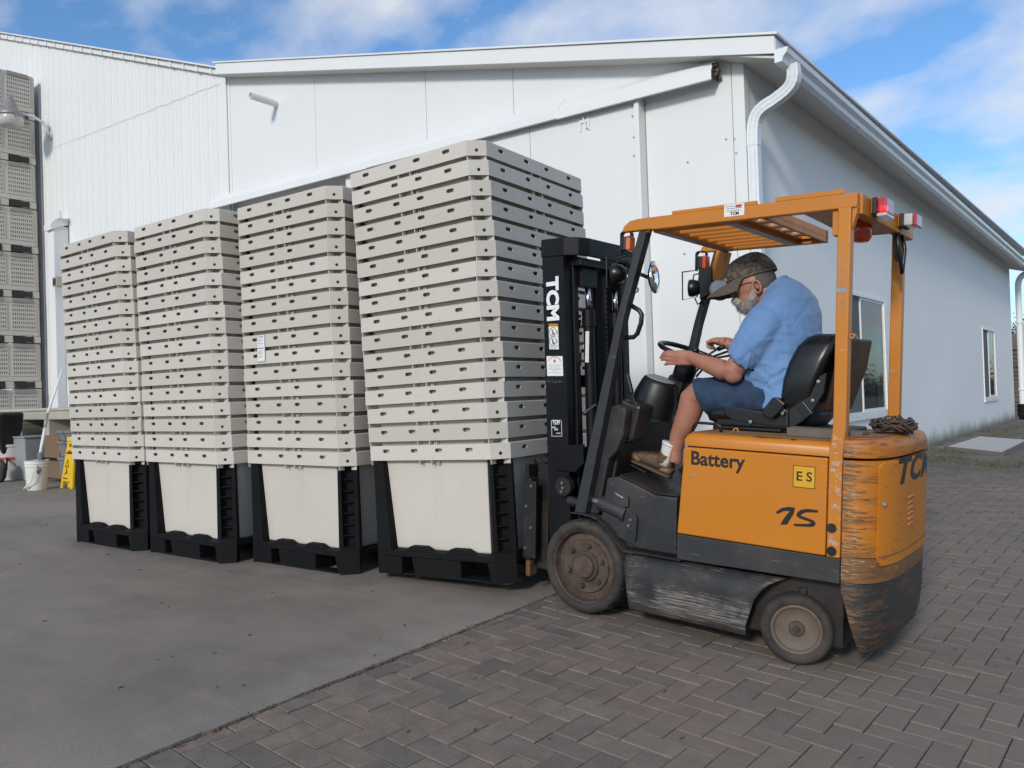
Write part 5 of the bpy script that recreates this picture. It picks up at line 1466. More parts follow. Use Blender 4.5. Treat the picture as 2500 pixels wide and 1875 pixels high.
# front pillars
def pillar(y0, y1):
    m = MB(); m.prism([(-.095, .578), (-.022, .578), (.218, 1.694), (.352, 2.148), (.302, 2.148), (.172, 1.694)], 1, y0, y1); P(m, 'front_pillar', M['charcoal_post'], bevel=.006, seg=3)
pillar(.006, .066); pillar(.93, .985)
m = MB(); L = poly(c7((245, 325), (300, 325), (258, 350), (232, 385)), .03); m.prism(L, 1, .012, .05); P(m, 'corner_gusset', M['orange_guard'])
q0 = F(*c8((455, 270))[0], .95); m = MB(); m.beam((.36, .957, 2.145), (.292, .957, 1.86), .062, .08, (1, 0, 0)); P(m, 'pillar_sleeve', M['orange_guard'], bevel=.005)
# rear lights
def lamp_box(u, v, a, w, h, d, m1, m2, nm):
    q = Fa(1500 + u/2.765, 430 + v/2.765, a)
    m = MB(); m.box((a-d*.45, q.y-w/2, q.z-h/2), (a-d*.1, q.y+w/2, q.z+h/2)); o = P(m, nm, M['bracket'], bevel=.004)
    m = MB(); m.box((a-d*.1, q.y-w/2+.004, q.z-h/2+.004), (a+d*.6, q.y+w/2-.004, q.z+h/2-.004)); m.build('lens', M[m1], o, bevel=.008, seg=3)
    if m2: m = MB(); m.box((a-d*.1, q.y-w/2+.003, q.z-h/2-.012), (a+d*.6, q.y+w/2-.003, q.z-h/2+.003)); m.build('lens', M[m2], o, bevel=.003)
    m = MB(); m.box((a-d*.6, q.y-w*.35, q.z-h*.4), (a-d*.46, q.y+w*.35, q.z+h*.55)); m.build('mounting_tab', M['orange_guard'], o, bevel=.002)
    return q
q = lamp_box(1808, 212, 1.475, .145, .078, .06, 'red_lens', 'clear_lens', 'tail_light')
m = MB(); m.sphere((q.x+.012, q.y-.03, q.z-.01), (.012, .012, .014), 10); P(m, 'bulb', M['red_lit'])
q = lamp_box(1980, 306, 1.475, .135, .068, .06, 'clear_lens', None, 'tail_light')
m = MB(); m.box((1.512, q.y-.055, q.z-.034), (1.53, q.y+.062, q.z+.028)); P(m, 'lens', M['red_lens'], bevel=.006)
q = Fa(*c7((1655, 345))[0], 1.33); m = MB(); m.lathe([(.002, .0), (.045, .0), (.05, -.02), (.048, -.09), (.035, -.11), (.002, -.11)], (q.x, q.y+.03, 2.16), (0, 0, 1), 20); P(m, 'beacon', M['amber_lens'], smooth=True)
m = MB(); A = [Fa(*c7(p)[0], 1.42) for p in [(1895, 365)]]
q = Fa(*c7((1925, 380))[0], 1.43); b_ = Fa(*c7((1925, 650))[0], 1.43)
m.tube([(1.43, q.y-.045, q.z), (1.435, q.y-.035, (q.z+b_.z)/2), (1.44, b_.y-.01, b_.z+.03), (1.44, b_.y+.005, b_.z), (1.44, b_.y+.02, b_.z+.03), (1.445, q.y+.05, (q.z+b_.z)/2+.02), (1.43, q.y+.05, q.z)], (.011, .011), 8) if False else m.tube([(1.43, q.y-.045, q.z), (1.435, q.y-.035, (q.z+b_.z)/2), (1.44, b_.y-.01, b_.z+.03), (1.44, b_.y+.005, b_.z), (1.44, b_.y+.02, b_.z+.03), (1.445, q.y+.05, (q.z+b_.z)/2+.02), (1.43, q.y+.05, q.z)], .011, 8)
P(m, 'hanging_cable', M['satin'], smooth=True)
m = MB(); m.prism([(q.y-.06, q.z), (q.y+.06, q.z), (b_.y+.02, b_.z+.06), (b_.y-.03, b_.z+.07)], 0, 1.408, 1.424); P(m, 'cable_plate', M['shell'])
# sticker on the near rail
q = F(*c7((812, 228))[0], 0)
m = MB(); m.box((q.x-.055, -.0012, q.z-.030), (q.x+.050, -.0, q.z+.030)); P(m, 'maker_sticker', M['sticker'])
letters('TCM', .022, (q.x, -.0018, q.z-.018), (1, 0, 0), (0, 0, 1), M['ink'], fk, extrude=.0004, bold=.0008)
m = MB()
for k in range(3): m.box((q.x-.048+.004*k, -.0018, q.z+.018-.011*k), (q.x+.042-.006*k, -.0012, q.z+.021-.011*k))
P(m, 'sticker_lines', M['ink_grey'])
m = MB(); m.box((q.x+.006, -.0019, q.z+.012), (q.x+.036, -.0013, q.z+.024)); P(m, 'sticker_badge', M['ink_red'])

# ---- mast (leans slightly forward)
ml = -.050     # dx per metre up
def mx(h): return ml*(h - .6)
def mast_col(a0, a1, y0, y1, h0, h1, name='mast_rail', mat='mast', **k):
    m = MB(); m.loft([[(a0+mx(h), y0, h), (a1+mx(h), y0, h), (a1+mx(h), y1, h), (a0+mx(h), y1, h)] for h in (h0, h1)]); return P(m, name, M[mat], bevel=.005, **k)
XA, XBm = -.372, -.215
def channel(y0, y1, lip, name):
    # C-section open towards the middle
    for hh in (0,):
        s = 1 if y1 > y0 else -1; t = .016*s
        m = MB()
        for a0, a1, b0, b1 in ((XA, XBm, y0, y0+t), (XA, XA+.02, y0+t, y1), (XBm-.02, XBm, y0+t, y1)):
            m.loft([[(a0+mx(h), b0, h), (a1+mx(h), b0, h), (a1+mx(h), b1, h), (a0+mx(h), b1, h)] for h in (.13, 2.18)])
        P(m, name, M['mast'])
channel(.135, .205, 0, 'outer_mast_rail'); channel(.865, .795, 0, 'outer_mast_rail')
mast_col(XA+.03, XBm+.015, .215, .265, .16, 2.14, 'inner_mast_rail'); mast_col(XA+.03, XBm+.015, .735, .785, .16, 2.14, 'inner_mast_rail')
# bent top tie bar
m = MB(); pts = [(XA-.004, .128), (XBm+.01, .128), (XBm+.09, .175), (XBm+.115, .25), (XBm+.115, .75), (XBm+.09, .825), (XBm+.01, .872), (XA-.004, .872)]
ins = [(XA+.004, .140), (XBm+.008, .140), (XBm+.078, .184), (XBm+.099, .255), (XBm+.099, .745), (XBm+.078, .816), (XBm+.008, .860), (XA+.004, .860)]
dx = mx(2.13)
m.prism([(a+dx, b) for a, b in pts] + [(a+dx, b) for a, b in ins[::-1]], 2, 2.075, 2.185); P(m, 'mast_tie_bar', M['mast'], bevel=.006)
m = MB(); m.box((XA+.03+dx, .21, 2.02), (XBm+.08+dx, .79, 2.07)); m.box((XBm-.02+dx, .27, 1.90), (XBm+.05+dx, .44, 2.02)); P(m, 'inner_tie_bar', M['mast'], bevel=.006)
for a_, b_ in (((XA+mx(.3), .152, .20), (XBm+.02+mx(.3), .848, .34)), ((XA+mx(.8), .21, .74), (XA+.03+mx(.8), .79, .90)), ((XA+mx(1.4), .21, 1.28), (XA+.02+mx(1.4), .79, 1.36))):
    m = MB(); m.box(a_, b_); P(m, 'mast_cross_member', M['mast_dirty'], bevel=.006)
for y in (.345, .655):
    x0 = XBm + .03
    m = MB(); m.cyl((x0+mx(.3), y, .30), (x0+mx(1.66), y, 1.66), .034, n=24); m.cyl((x0+mx(1.66), y, 1.66), (x0+mx(1.76), y, 1.76), .042, n=24); c_ = P(m, 'lift_cylinder', M['mast'], smooth=True); auto_smooth(c_)
    m = MB(); m.cyl((x0+mx(1.76), y, 1.76), (x0+mx(1.9), y, 1.90), .019, n=20); m.build('piston_rod', M['chrome'], c_, smooth=True)
    m = MB(); m.tube([(x0+mx(1.7)-.045, y-.03, 1.70), (x0+mx(1.6)-.06, y-.045, 1.62), (x0+mx(1.3)-.05, y-.045, 1.3), (x0+mx(.5)-.05, y-.045, .5)], .011, 10); m.build('hydraulic_hose', M['satin'], c_, smooth=True)
    m = MB(); m.cyl((x0+mx(1.45)-.055, y-.045, 1.42), (x0+mx(1.45)-.055, y-.045, 1.50), .019, n=12); m.build('hose_fitting', M['satin'], c_)
m = MB(); x0 = XBm+.03
m.box((x0+mx(1.5)-.008, .309, 1.44), (x0+mx(1.5)+.018, .3105, 1.63)); P(m, 'cylinder_label', M['sticker'])
m = MB(); m.cyl((-.262+mx(.3), .56, .30), (-.262+mx(1.98), .56, 1.98), .056, n=28); P(m, 'free_lift_cylinder', M['mast'], smooth=True); auto_smooth(LAST[0])
mast_col(XA+.02, XBm+.06, .70, .733, .16, 2.06, 'inner_mast_flange')
# lift chain
for y in (.42, .58):
    m = MB()
    for k in range(46):
        h = .50 + k*.033; m.box((XBm-.01+mx(h), y-.012, h), (XBm+.008+mx(h), y+.012, h+.024))
    P(m, 'lift_chain', M['chain'])
m = MB(); m.box((XBm+mx(1.05)+.01, .40, .98), (XBm+mx(1.05)+.10, .47, 1.15)); m.tube([(XBm+mx(1.1), .30, 1.12), (XBm+mx(1.1)+.06, .33, 1.18), (XBm+mx(1.1)+.06, .42, 1.12), (XBm+mx(1), .46, .95)], .013, 10); P(m, 'hose_loop', M['satin'], bevel=.003)
# tilt pivot bracket on the near rail
L = poly(c6((340, 380), (490, 372), (495, 500), (440, 560), (300, 545)), .13)
m = MB(); m.prism(L, 1, .112, .134); P(m, 'rail_gusset', M['mast'], bevel=.004)
m = MB(); q = F(*c6((355, 655))[0], .12); m.lathe([(.002, -.02), (.055, -.02), (.06, .0), (.06, .02), (.002, .02)], (q.x, .12, q.z), (0, 1, 0), 24); P(m, 'mast_pivot', M['mast_dirty'])
for dx_, dz_ in ((0, .022), (.006, -.006), (-.004, -.03)):
    m = MB(); m.lathe([(.001, -.012), (.009, -.012), (.010, 0), (.001, 0)], (q.x+dx_, .10, q.z+dz_), (0, 1, 0), 8); P(m, 'pivot_bolt', M['steel'])
m = MB(); m.cyl((XBm+mx(.6)+.02, .10, .62), (.02, .10, .60), .030, n=16); P(m, 'mast_stub', M['mast_dirty'])
# markings on the near rail: maker's name downwards, warning label, notice, data plate
def onrail(px_, py_): q = F(1300 + px_/3.318, 620 + py_/3.318, .134); return q
qa = onrail(160, 185); qb = onrail(168, 540); dv = (qb-qa); Lw = dv.length; dv.normalize(); up_ = Vector((-dv.z, 0, dv.x)); up_ = -up_ if up_.x < 0 else up_
# text runs downwards, its top faces the driver
me_ = text_mesh('TCM', .12, extrude=.0008, bold=.006, shear=-.0, space=1.0)
bb = [v.co for v in me_.vertices]; wx = max(c.x for c in bb)-min(c.x for c in bb); hx = max(c.y for c in bb)-min(c.y for c in bb)
tw = .095
ce = (qa+qb)/2
X_ = dv; Y_ = Vector((dv.z*-1, 0, dv.x)); 
Y_ = Vector((1, 0, 0)) - X_*X_.x; Y_.normalize()
mat4 = Matrix((X_*(Lw/wx), Y_*(tw/hx), X_.cross(Y_))).transposed().to_4x4(); mat4.translation = Vector((ce.x, .1335, ce.z))
mid = Vector(((max(c.x for c in bb)+min(c.x for c in bb))/2, (max(c.y for c in bb)+min(c.y for c in bb))/2, 0))
me_.transform(mat4 @ Matrix.Translation(-mid)); me_.materials.clear(); me_.materials.append(M['white_paint'])
o = bpy.data.objects.new('lettering', me_); col.objects.link(o); o.parent = fk
def lab(x0, y0, x1, y1, mat, name, off=.0012):
    a_, b_ = onrail(x0, y0), onrail(x1, y0); c_, d_ = onrail(x1+ (y1-y0)*.035, y1), onrail(x0+(y1-y0)*.035, y1)
    m = MB(); m.prism([(a_.x, a_.z), (b_.x, b_.z), (c_.x, c_.z), (d_.x, d_.z)], 1, .135-off, .1352); return P(m, name, M[mat])
lab(131, 590, 207, 772, 'sticker', 'warning_label'); lab(131, 566, 206, 590, 'sticker_y', 'warning_header', .0014)
letters('WARNING', .0165, (onrail(172, 578).x, .1335, onrail(172, 578).z), (1, 0, 0), (0, 0, 1), M['ink'], fk, extrude=.0003)
lab(139, 664, 211, 667, 'ink_grey', 'label_rule', .0016); lab(141, 738, 213, 741, 'ink_grey', 'label_rule', .0016)
for yy in (630, 705):
    q = onrail(165, yy); m = MB(); m.lathe([(.024, 0), (.027, 0), (.027, .0008), (.024, .0008)], (q.x, .1332, q.z), (0, 1, 0), 24, closed=True)
    m.beam((q.x-.018, .1332, q.z+.018), (q.x+.018, .1332, q.z-.018), .003, .0008, (0, 1, 0)); m.beam((q.x, .1332, q.z-.018), (q.x, .1332, q.z+.008), .006, .0008, (0, 1, 0)); m.sphere((q.x, .1332, q.z+.012), (.004, .0006, .004), 8)
    m.beam((q.x-.004, .1332, q.z-.004), (q.x+.012, .1332, q.z-.018), .004, .0008, (0, 1, 0)); m.beam((q.x+.030, .1332, q.z+.006), (q.x+.034, .1332, q.z-.014), .004, .0008, (0, 1, 0))
    P(m, 'pictogram', M['ink'])
for k in range(3): lab(145, 747+k*8, 205-k*6, 749.5+k*8, 'ink_grey', 'label_rule', .0016)
lab(114, 828, 243, 988, 'sticker', 'dealer_notice')
tmn = onrail(178, 862)
m = MB()
for k in range(13):
    t = PI*(.12 + .76*k/12); m.beam((tmn.x - .046*math.cos(t), .1332, tmn.z - .018 + .034*math.sin(t)), (tmn.x - .052*math.cos(t), .1332, tmn.z - .018 + .043*math.sin(t)), .004, .0008, (0, 1, 0))
m.box((tmn.x-.006, .1328, tmn.z-.012), (tmn.x+.008, .1336, tmn.z+.004)); P(m, 'notice_heading', M['ink_red'])
for k, (w, hh) in enumerate(((50, 3), (46, 3), (55, 4), (28, 3), (54, 3))): lab(182-w, 898+k*16, 182+w, 898+k*16+hh, 'ink_grey', 'label_rule', .0016)
for a_ in ((150, 1345, 236, 1350), (150, 1474, 236, 1479), (150, 1345, 155, 1479), (231, 1345, 236, 1479)): lab(*a_, 'silver_print', 'data_plate_edge', .0014)
letters('TCM', .026, (onrail(191, 1361).x, .1333, onrail(191, 1361).z), (1, 0, 0), (0, 0, 1), M['white_paint'], fk, extrude=.0003, bold=.001)
for a_ in ((170, 1375, 214, 1382), (154, 1398, 188, 1410), (176, 1414, 206, 1428), (192, 1448, 228, 1456)): lab(*a_, 'silver_print', 'data_plate_field', .0016)
m = MB(); random.seed(3); 
for k in range(12): q = onrail(120 + k*11, 1032 + random.uniform(-8, 8)); m.beam((q.x, .1336, q.z-.006), (q.x+random.uniform(-.01, .012), .1336, q.z+.006), .0018, .0006, (0, 1, 0))
P(m, 'chalk_scrawl', M['ink_grey'])
# ---- carriage and forks
CX = -.600
def tri_box(a, b, **k): m = MB(); m.box(a, b); return m
for z0, z1 in ((.20, .29), (.62, .71)):
    P(tri_box((CX+.02, .16, z0), (CX+.065, 1.04, z1)), 'carriage_bar', M['mast_dirty'], bevel=.006)
m = MB(); m.box((CX+.066, .235, .14), (CX+.15, .27, .80)); m.box((CX+.066, .73, .14), (CX+.15, .765, .80)); P(m, 'carriage_plate', M['mast_dirty'], bevel=.004)
m = MB(); m.box((CX+.02, .145, .22), (CX+.12, .165, .70)); P(m, 'carriage_end', M['mast_dirty'], bevel=.003)
for k in range(4):
    m = MB(); m.lathe([(.001, -.006), (.009, -.006), (.010, 0), (.001, 0)], (CX+.045+.04*(k % 2), .145, .28+.13*k), (0, 1, 0), 10); P(m, 'carriage_bolt', M['steel'])
for y in (.36, .95):
    m = MB(); m.prism([(CX+.018, .74), (CX-.020, .74), (CX-.024, .125), (-1.72, .078), (-1.74, .062), (CX-.02, .064), (CX+.005, .075), (CX+.018, .11)], 1, y-.055, y+.055); P(m, 'fork', M['mast_dirty'], bevel=.004)
m = MB(); m.box((CX-.02, .31, .74), (CX+.06, .41, .80)); m.box((CX-.01, .20, .71), (CX+.02, .27, .79)); m.tube([(CX+.0, .28, .78), (CX+.02, .27, .83), (CX+.05, .28, .80)], .006, 8); P(m, 'fork_latch', M['mast_dirty'], bevel=.005)
m = MB(); m.box((CX+.04, .15, .10), (CX+.075, .19, .20)); P(m, 'fork_stop', M['rust'], bevel=.008)
# ---- tilt cylinder and its bracket
c2 = lambda x, y, b=.075: F(1380 + x/5.531, 1200 + y/5.531, b)
a_, b_ = c2(480, 150), c2(800, 290)
m = MB(); m.cyl(a_, b_, .044, n=24); t = P(m, 'tilt_cylinder', M['charcoal'], smooth=True); auto_smooth(t)
m = MB(); m.cyl(c2(300, 90), a_, .020, n=16); m.build('rod', M['steel'], t)
m = MB(); d_ = (b_-a_).normalized(); m.cyl(b_-d_*.01, b_+d_*.02, .050, n=24); m.build('gland', M['charcoal'], t)
m = MB(); pts = [c2(650, 0, .05), c2(700, 40, .05), c2(760, 75, .05), c2(830, 110, .05)]; m.tube(pts, .007, 8); m.build('pipe', M['steel'], t, smooth=True)
m = MB(); q = c2(840, 120, .05); m.box((q.x-.02, .03, q.z-.035), (q.x+.015, .07, q.z+.02)); m.build('pipe_elbow', M['charcoal'], t, bevel=.004)
L = [c2(*p, .03) for p in ((870, 320), (905, 300), (945, 320), (965, 370), (955, 540), (940, 690), (905, 560), (820, 520), (800, 440))]
m = MB(); m.prism([(p.x, p.z) for p in L], 1, .030, .040); m.prism([(p.x+.012, p.z) for p in L], 1, .085, .095); P(m, 'clevis', M['charcoal'], bevel=.002)
for p_ in ((890, 380), (862, 458)):
    q = c2(*p_, .03); m = MB(); m.lathe([(.001, -.010), (.008, -.010), (.010, -.002), (.001, -.002)], (q.x, .03, q.z), (0, 1, 0), 12); P(m, 'clevis_pin', M['steel'])
q = c2(910, 470, .05); m = MB(); m.sphere((q.x+.02, .09, q.z+.01), (.075, .03, .10), 16); P(m, 'grease_patch', M['mast_dirty'], smooth=True)
# ---- dash tower on the near pillar
L = poly(c6((648, 118), (700, 108), (765, 128), (770, 160), (748, 320), (706, 420), (650, 480), (583, 845), (508, 838)), .07)
m = MB(); m.prism(L, 1, .068, .135); P(m, 'dash_tower', M['charcoal'], bevel=.012, seg=3)
for p_ in ((668, 148), (733, 178), (602, 452), (543, 822)):
    q = F(*c6(p_)[0], .068); m = MB(); m.lathe([(.001, -.0012), (.010, -.0012), (.010, .0), (.001, .0)], (q.x, .068, q.z), (0, 1, 0), 16); P(m, 'screw_hole', M['dark_gap'])
L = poly(c6((768, 60), (830, 90), (905, 110), (890, 180), (850, 350), (720, 380), (745, 300)), .2)
m = MB(); m.prism(L, 1, .14, .30); P(m, 'dash_body', M['mast_dirty'], bevel=.02)
# parking brake lever
cl_ = lambda x, y, b: F(1500 + x/4.74, 850 + y/4.74, b)
a_, b_ = cl_(140, 300, .18), cl_(195, 530, .18)
m = MB(); m.beam(a_, b_, .030, .026, (0, 1, 0)); lv = P(m, 'brake_lever', M['satin'], bevel=.006)
m = MB(); m.beam(b_, cl_(230, 690, .18), .030, .014, (0, 1, 0)); m.lathe([(.001, -.02), (.035, -.02), (.035, 0), (.001, 0)], cl_(230, 680, .18), (0, 1, 0), 20); m.build('lever_base', M['bracket'], lv, bevel=.003)
# grey-topped round dash pod
q = cl_(470, 520, .42)
tp = cl_(545, 350, .42); bt = cl_(420, 760, .42); ax = (tp-bt); Lh = ax.length
m = MB(); m.lathe([(.02, 0), (.135, .0), (.128, Lh*.5), (.108, Lh*.86), (.098, Lh*.96), (.075, Lh), (.02, Lh)], bt, ax, 36); pod = P(m, 'dash_pod', M['satin'], smooth=True); auto_smooth(pod, 50)
m = MB(); m.lathe([(.002, Lh+.004), (.07, Lh+.003), (.088, Lh*.985), (.090, Lh*.965), (.002, Lh*.96)], bt, ax, 36); m.build('pod_cap', M['greydome'], pod, smooth=True)
# steering column and wheel
sc = Vector((.375, .50, 1.492)); n_ = Vector((.36, 0, .93)).normalized()
lo = cl_(600, 760, .5)
m = MB(); m.beam(lo, sc - n_*.14 + Vector((-.02, 0, 0)), .11, .085, (0, 1, 0)); cm = P(m, 'steering_column', M['satin'], bevel=.02)
m = MB(); m.lathe([(.03, -.17), (.062, -.16), (.066, -.08), (.05, -.05), (.03, -.04)], sc, n_, 24); m.build('column_shroud', M['satin'], cm, smooth=True)
u_ = Vector((0, 1, 0)); v_ = n_.cross(u_)
m = MB(); ring = [sc + (u_*math.cos(t) + v_*math.sin(t))*.19 for t in (2*PI*i/48 for i in range(48))]
m.tube(ring, .0145, 12, closed=True); sw_ = P(m, 'steering_wheel', M['vinyl'], smooth=True)
for t in (.5, PI-.5, PI*1.5):
    m = MB(); d_ = u_*math.cos(t) + v_*math.sin(t); m.beam(sc + d_*.03 - n_*.03, sc + d_*.185, .030, .010, n_); m.build('spoke', M['satin'], sw_, bevel=.003)
m = MB(); m.lathe([(.002, .006), (.035, .0), (.045, -.02), (.042, -.05), (.002, -.05)], sc, n_, 24); m.build('horn_button', M['satin'], sw_, smooth=True)
kb = sc + (u_*-.93 + v_*.33)*.19
kbp = F(1706, 838, .33)
kk = min(ring, key=lambda p: (p-Vector((kbp.x, .33, kbp.z))).length)
m = MB(); m.lathe([(.002, .075), (.016, .072), (.022, .06), (.018, .042), (.010, .032), (.010, .0), (.022, -.005), (.024, -.02), (.002, -.02)], kk, n_, 20); m.build('spinner_knob', M['vinyl'], sw_, smooth=True)
# direction and hydraulic levers on the far side
for y, e in ((.60, (.50, 1.575)), (.66, (.56, 1.565)), (.72, (.60, 1.545))):
    m = MB(); m.tube([(.30, y, 1.36), (.40, y, 1.47), (e[0], y+.01, e[1]-.04)], .007, 8); l_ = P(m, 'control_lever', M['satin'], smooth=True)
    m = MB(); m.cyl((e[0]-.01, y+.01, e[1]-.05), (e[0]+.03, y+.01, e[1]-.035), .014, n=12); m.build('lever_grip', M['satin'], l_, smooth=True)
# pedal under the shoe
m = MB(); m.beam(cl_(150, 1290, .35), cl_(420, 1430, .35), .12, .012, (0, 0, 1)); m.tube([cl_(220, 1380, .35), cl_(210, 1450, .35), cl_(260, 1540, .35)], .014, 8); P(m, 'pedal', M['mast_dirty'], bevel=.003)
# ---- seat
def rrect(a0, a1, y0, y1, h, r=.04, n=5):
    out = []
    for cx, cy, t0 in ((a1-r, y1-r, 0), (a0+r, y1-r, PI/2), (a0+r, y0+r, PI), (a1-r, y0+r, 1.5*PI)):
        for i in range(n+1): t = t0 + PI/2*i/n; out.append((cx+r*math.cos(t), cy+r*math.sin(t), h))
    return out
m = MB(); rg = [rrect(.62, 1.02, .29, .72, 1.115, .05), rrect(.585, 1.04, .262, .75, 1.13, .06), rrect(.572, 1.05, .25, .765, 1.165, .07), rrect(.580, 1.05, .256, .76, 1.195, .07), rrect(.61, 1.04, .28, .735, 1.212, .07)]
m.loft(rg); seat = P(m, 'seat_cushion', M['vinyl'], smooth=True); auto_smooth(seat, 60)
prof = [(1.09, .985, 1.09, .20), (1.16, .985, 1.135, .245), (1.26, .990, 1.17, .268), (1.36, 1.005, 1.20, .270), (1.45, 1.03, 1.232, .262), (1.53, 1.065, 1.262, .240), (1.575, 1.10, 1.272, .205), (1.592, 1.13, 1.262, .165)]
m = MB(); rings = []
for h, a0, a1, hw in prof:
    pts = []
    for cx, cy, t0 in ((a1-.05, .505+hw-.05, 0), (a0+.045, .505+hw-.05, PI/2), (a0+.045, .505-hw+.05, PI), (a1-.05, .505-hw+.05, 1.5*PI)):
        for i in range(6): t = t0 + PI/2*i/5; pts.append((cx+.045*math.cos(t), cy+.05*math.sin(t), h))
    rings.append(pts)
m.loft(rings); sb = P(m, 'backrest', M['vinyl'], smooth=True); auto_smooth(sb, 60)
m = MB(); m.loft([[(1.19, .32, 1.20), (1.22, .32, 1.20), (1.22, .70, 1.20), (1.19, .70, 1.20)], [(1.255, .27, 1.42), (1.285, .27, 1.42), (1.285, .74, 1.42), (1.255, .74, 1.42)], [(1.27, .29, 1.57), (1.315, .29, 1.572), (1.315, .72, 1.572), (1.27, .72, 1.57)]]); P(m, 'backrest_shell', M['shell'], bevel=.012)
m = MB(); m.box((.66, .30, 1.0835), (1.30, .70, 1.115)); P(m, 'seat_base', M['bracket'], bevel=.006)
m = MB(); m.box((.64, .262, 1.090), (1.0, .274, 1.105)); m.box((.66, .25, 1.112), (1.04, .268, 1.14)); P(m, 'seat_slide', M['satin'], bevel=.003)
# hip bracket with buckle box
yb = .235
L = poly(c8((1060, 1350), (1160, 1285), (1215, 1255), (1290, 1100), (1345, 1075), (1320, 1230), (1235, 1370), (1180, 1430), (1065, 1500)), yb)
m = MB(); m.prism(L, 1, yb, yb+.02); hb = P(m, 'hip_bracket', M['bracket'], bevel=.004)
L = poly(c8((1110, 1310), (1165, 1285), (1240, 1380), (1180, 1425)), yb-.012); m = MB(); m.prism(L, 1, yb-.014, yb-.001); m.build('bracket_plate', M['satin'], hb, bevel=.003)
for p_ in ((1287, 1142), (1245, 1284), (1018, 1380), (778, 1443)):
    q = F(*c8(p_)[0], yb); m = MB(); m.lathe([(.001, -.012), (.009, -.011), (.010, -.002), (.001, -.002)], (q.x, yb, q.z), (0, 1, 0), 12); m.build('bracket_bolt', M['steel'], hb)
L = poly(c8((885, 1340), (950, 1258), (985, 1262), (1045, 1310), (1000, 1370), (940, 1425), (870, 1385)), yb-.01); m = MB(); m.prism(L, 1, yb-.03, yb+.01); P(m, 'belt_retractor', M['satin'], bevel=.006)
L = poly(c8((560, 1330), (600, 1320), (900, 1370), (1060, 1350), (1060, 1490), (900, 1480), (640, 1440), (580, 1400)), .25); m = MB(); m.prism(L, 1, .248, .28); P(m, 'seat_pan_side', M['satin'], bevel=.01)
# hood grab loop
a_ = [F(*p, .10) for p in c8((345, 1515), (348, 1470), (375, 1450), (520, 1460), (548, 1475), (555, 1528))]
m = MB(); m.tube([(p.x, .10, p.z) for p in a_], .0075, 10); P(m, 'hood_handle', M['satin'], smooth=True)
a_ = [F(*p, .06) for p in c8((640, 1530), (650, 1500), (670, 1490), (682, 1505), (680, 1530))]
m = MB(); m.tube([(p.x, .06, p.z) for p in a_], .004, 8); P(m, 'hood_hook', M['orange'], smooth=True)
# near pillar grab handle
a_ = [F(*p, .035) for p in c5((965, 815), (1030, 855), (1052, 890), (1045, 960), (1015, 1045), (985, 1072), (915, 1078))]
m = MB(); m.tube(a_, .013, 12); P(m, 'pillar_handle', M['satin'], smooth=True)
# lamps, indicators and mirrors: near pillar, then far pillar
def strap(u, v, w, h, b, lens_m, lens_dx, nm='turn_signal'):
    q = F(u, v, b); t = .004
    m = MB(); pts = [(q.x-w, q.z-h), (q.x-w, q.z+h*.75), (q.x-w*.6, q.z+h), (q.x+w*.6, q.z+h), (q.x+w, q.z+h*.75), (q.x+w, q.z+h*.3)]
    inn = [(x*(1) + (t if x < q.x else -t), z - (t if z > q.z+h*.7 else 0)) for x, z in pts]
    m.prism(pts + inn[::-1], 1, b-.018, b+.018); s_ = P(m, 'lamp_hoop', M['bracket'], bevel=.001)
    m = MB(); m.box((q.x-w+.004+lens_dx, b-.03, q.z-h*.85), (q.x+w*.1+lens_dx, b+.03, q.z+h*.45)); o1 = m.build('signal_body', M['greydome'] if lens_dx == 0 else M['bracket'], s_, bevel=.008)
    m = MB(); m.box((q.x+w*.1+lens_dx, b-.032, q.z-h*.88), (q.x+w*1.0+lens_dx, b+.032, q.z+h*.48)); m.build('signal_lens', lens_m, s_, bevel=.010, seg=3)
    return s_
strap(*c5((930, 300))[0], .034, .060, .085, M['amber_bright'], .004)
strap(*c5((1535, 455))[0], .036, .062, .93, M['amber_lens'], .010)
def guarded_lamp(cu, cv, r, x0, x1, y0, y1, b, toward):
    q = F(*c5((cu, cv))[0], b)
    m = MB(); m.lathe([(.002, -r*1.05), (r*.55, -r*.92), (r*.85, -r*.55), (r, -.0), (r*.98, r*.35), (r*.9, r*.45), (.002, r*.4)], q, (-.9, -.28, 0), 28); o = P(m, 'headlamp', M['vinyl'], smooth=True)
    # dome is the lamp's back, seen from the driver's side
    m = MB(); m.lathe([(.002, r*.46), (r*.86, r*.44), (r*.90, r*.40), (.002, r*.40)], q, (-.9, -.28, 0), 24); m.build('lamp_glass', M['clear_lens'], o)
    cs = [F(*p, b-.0) for p in c5((x0, y0), (x1, y0-18), (x1-20, y1-25), (x0+2, y1))]
    m = MB(); m.tube([cs[0], cs[1], cs[2], cs[3], cs[0]], .0045, 6); m.tube([(p.x+.02, p.y-.06, p.z) for p in (cs[0], cs[3])], .0045, 6) if False else None; m.build('wire_guard', M['satin'], o)
    m = MB(); t = cs[1]; m.tube([(q.x, q.y, q.z+r*.8), (q.x+.005, q.y, q.z+r*1.5), (q.x+.04, q.y, q.z+r*1.6), t], .005, 6); m.build('lamp_stalk', M['satin'], o)
guarded_lamp(845, 560, .058, 765, 940, 415, 670, .10, 0)
guarded_lamp(1465, 675, .056, 1380, 1520, 545, 770, .92, 0)
m = MB(); q = F(*c5((1560, 640))[0], .93); m.prism([(q.x-.02, q.z-.10), (q.x+.06, q.z-.06), (q.x+.055, q.z+.10), (q.x-.03, q.z+.10)], 1, .905, .925); P(m, 'lamp_plate', M['satin'], bevel=.003)
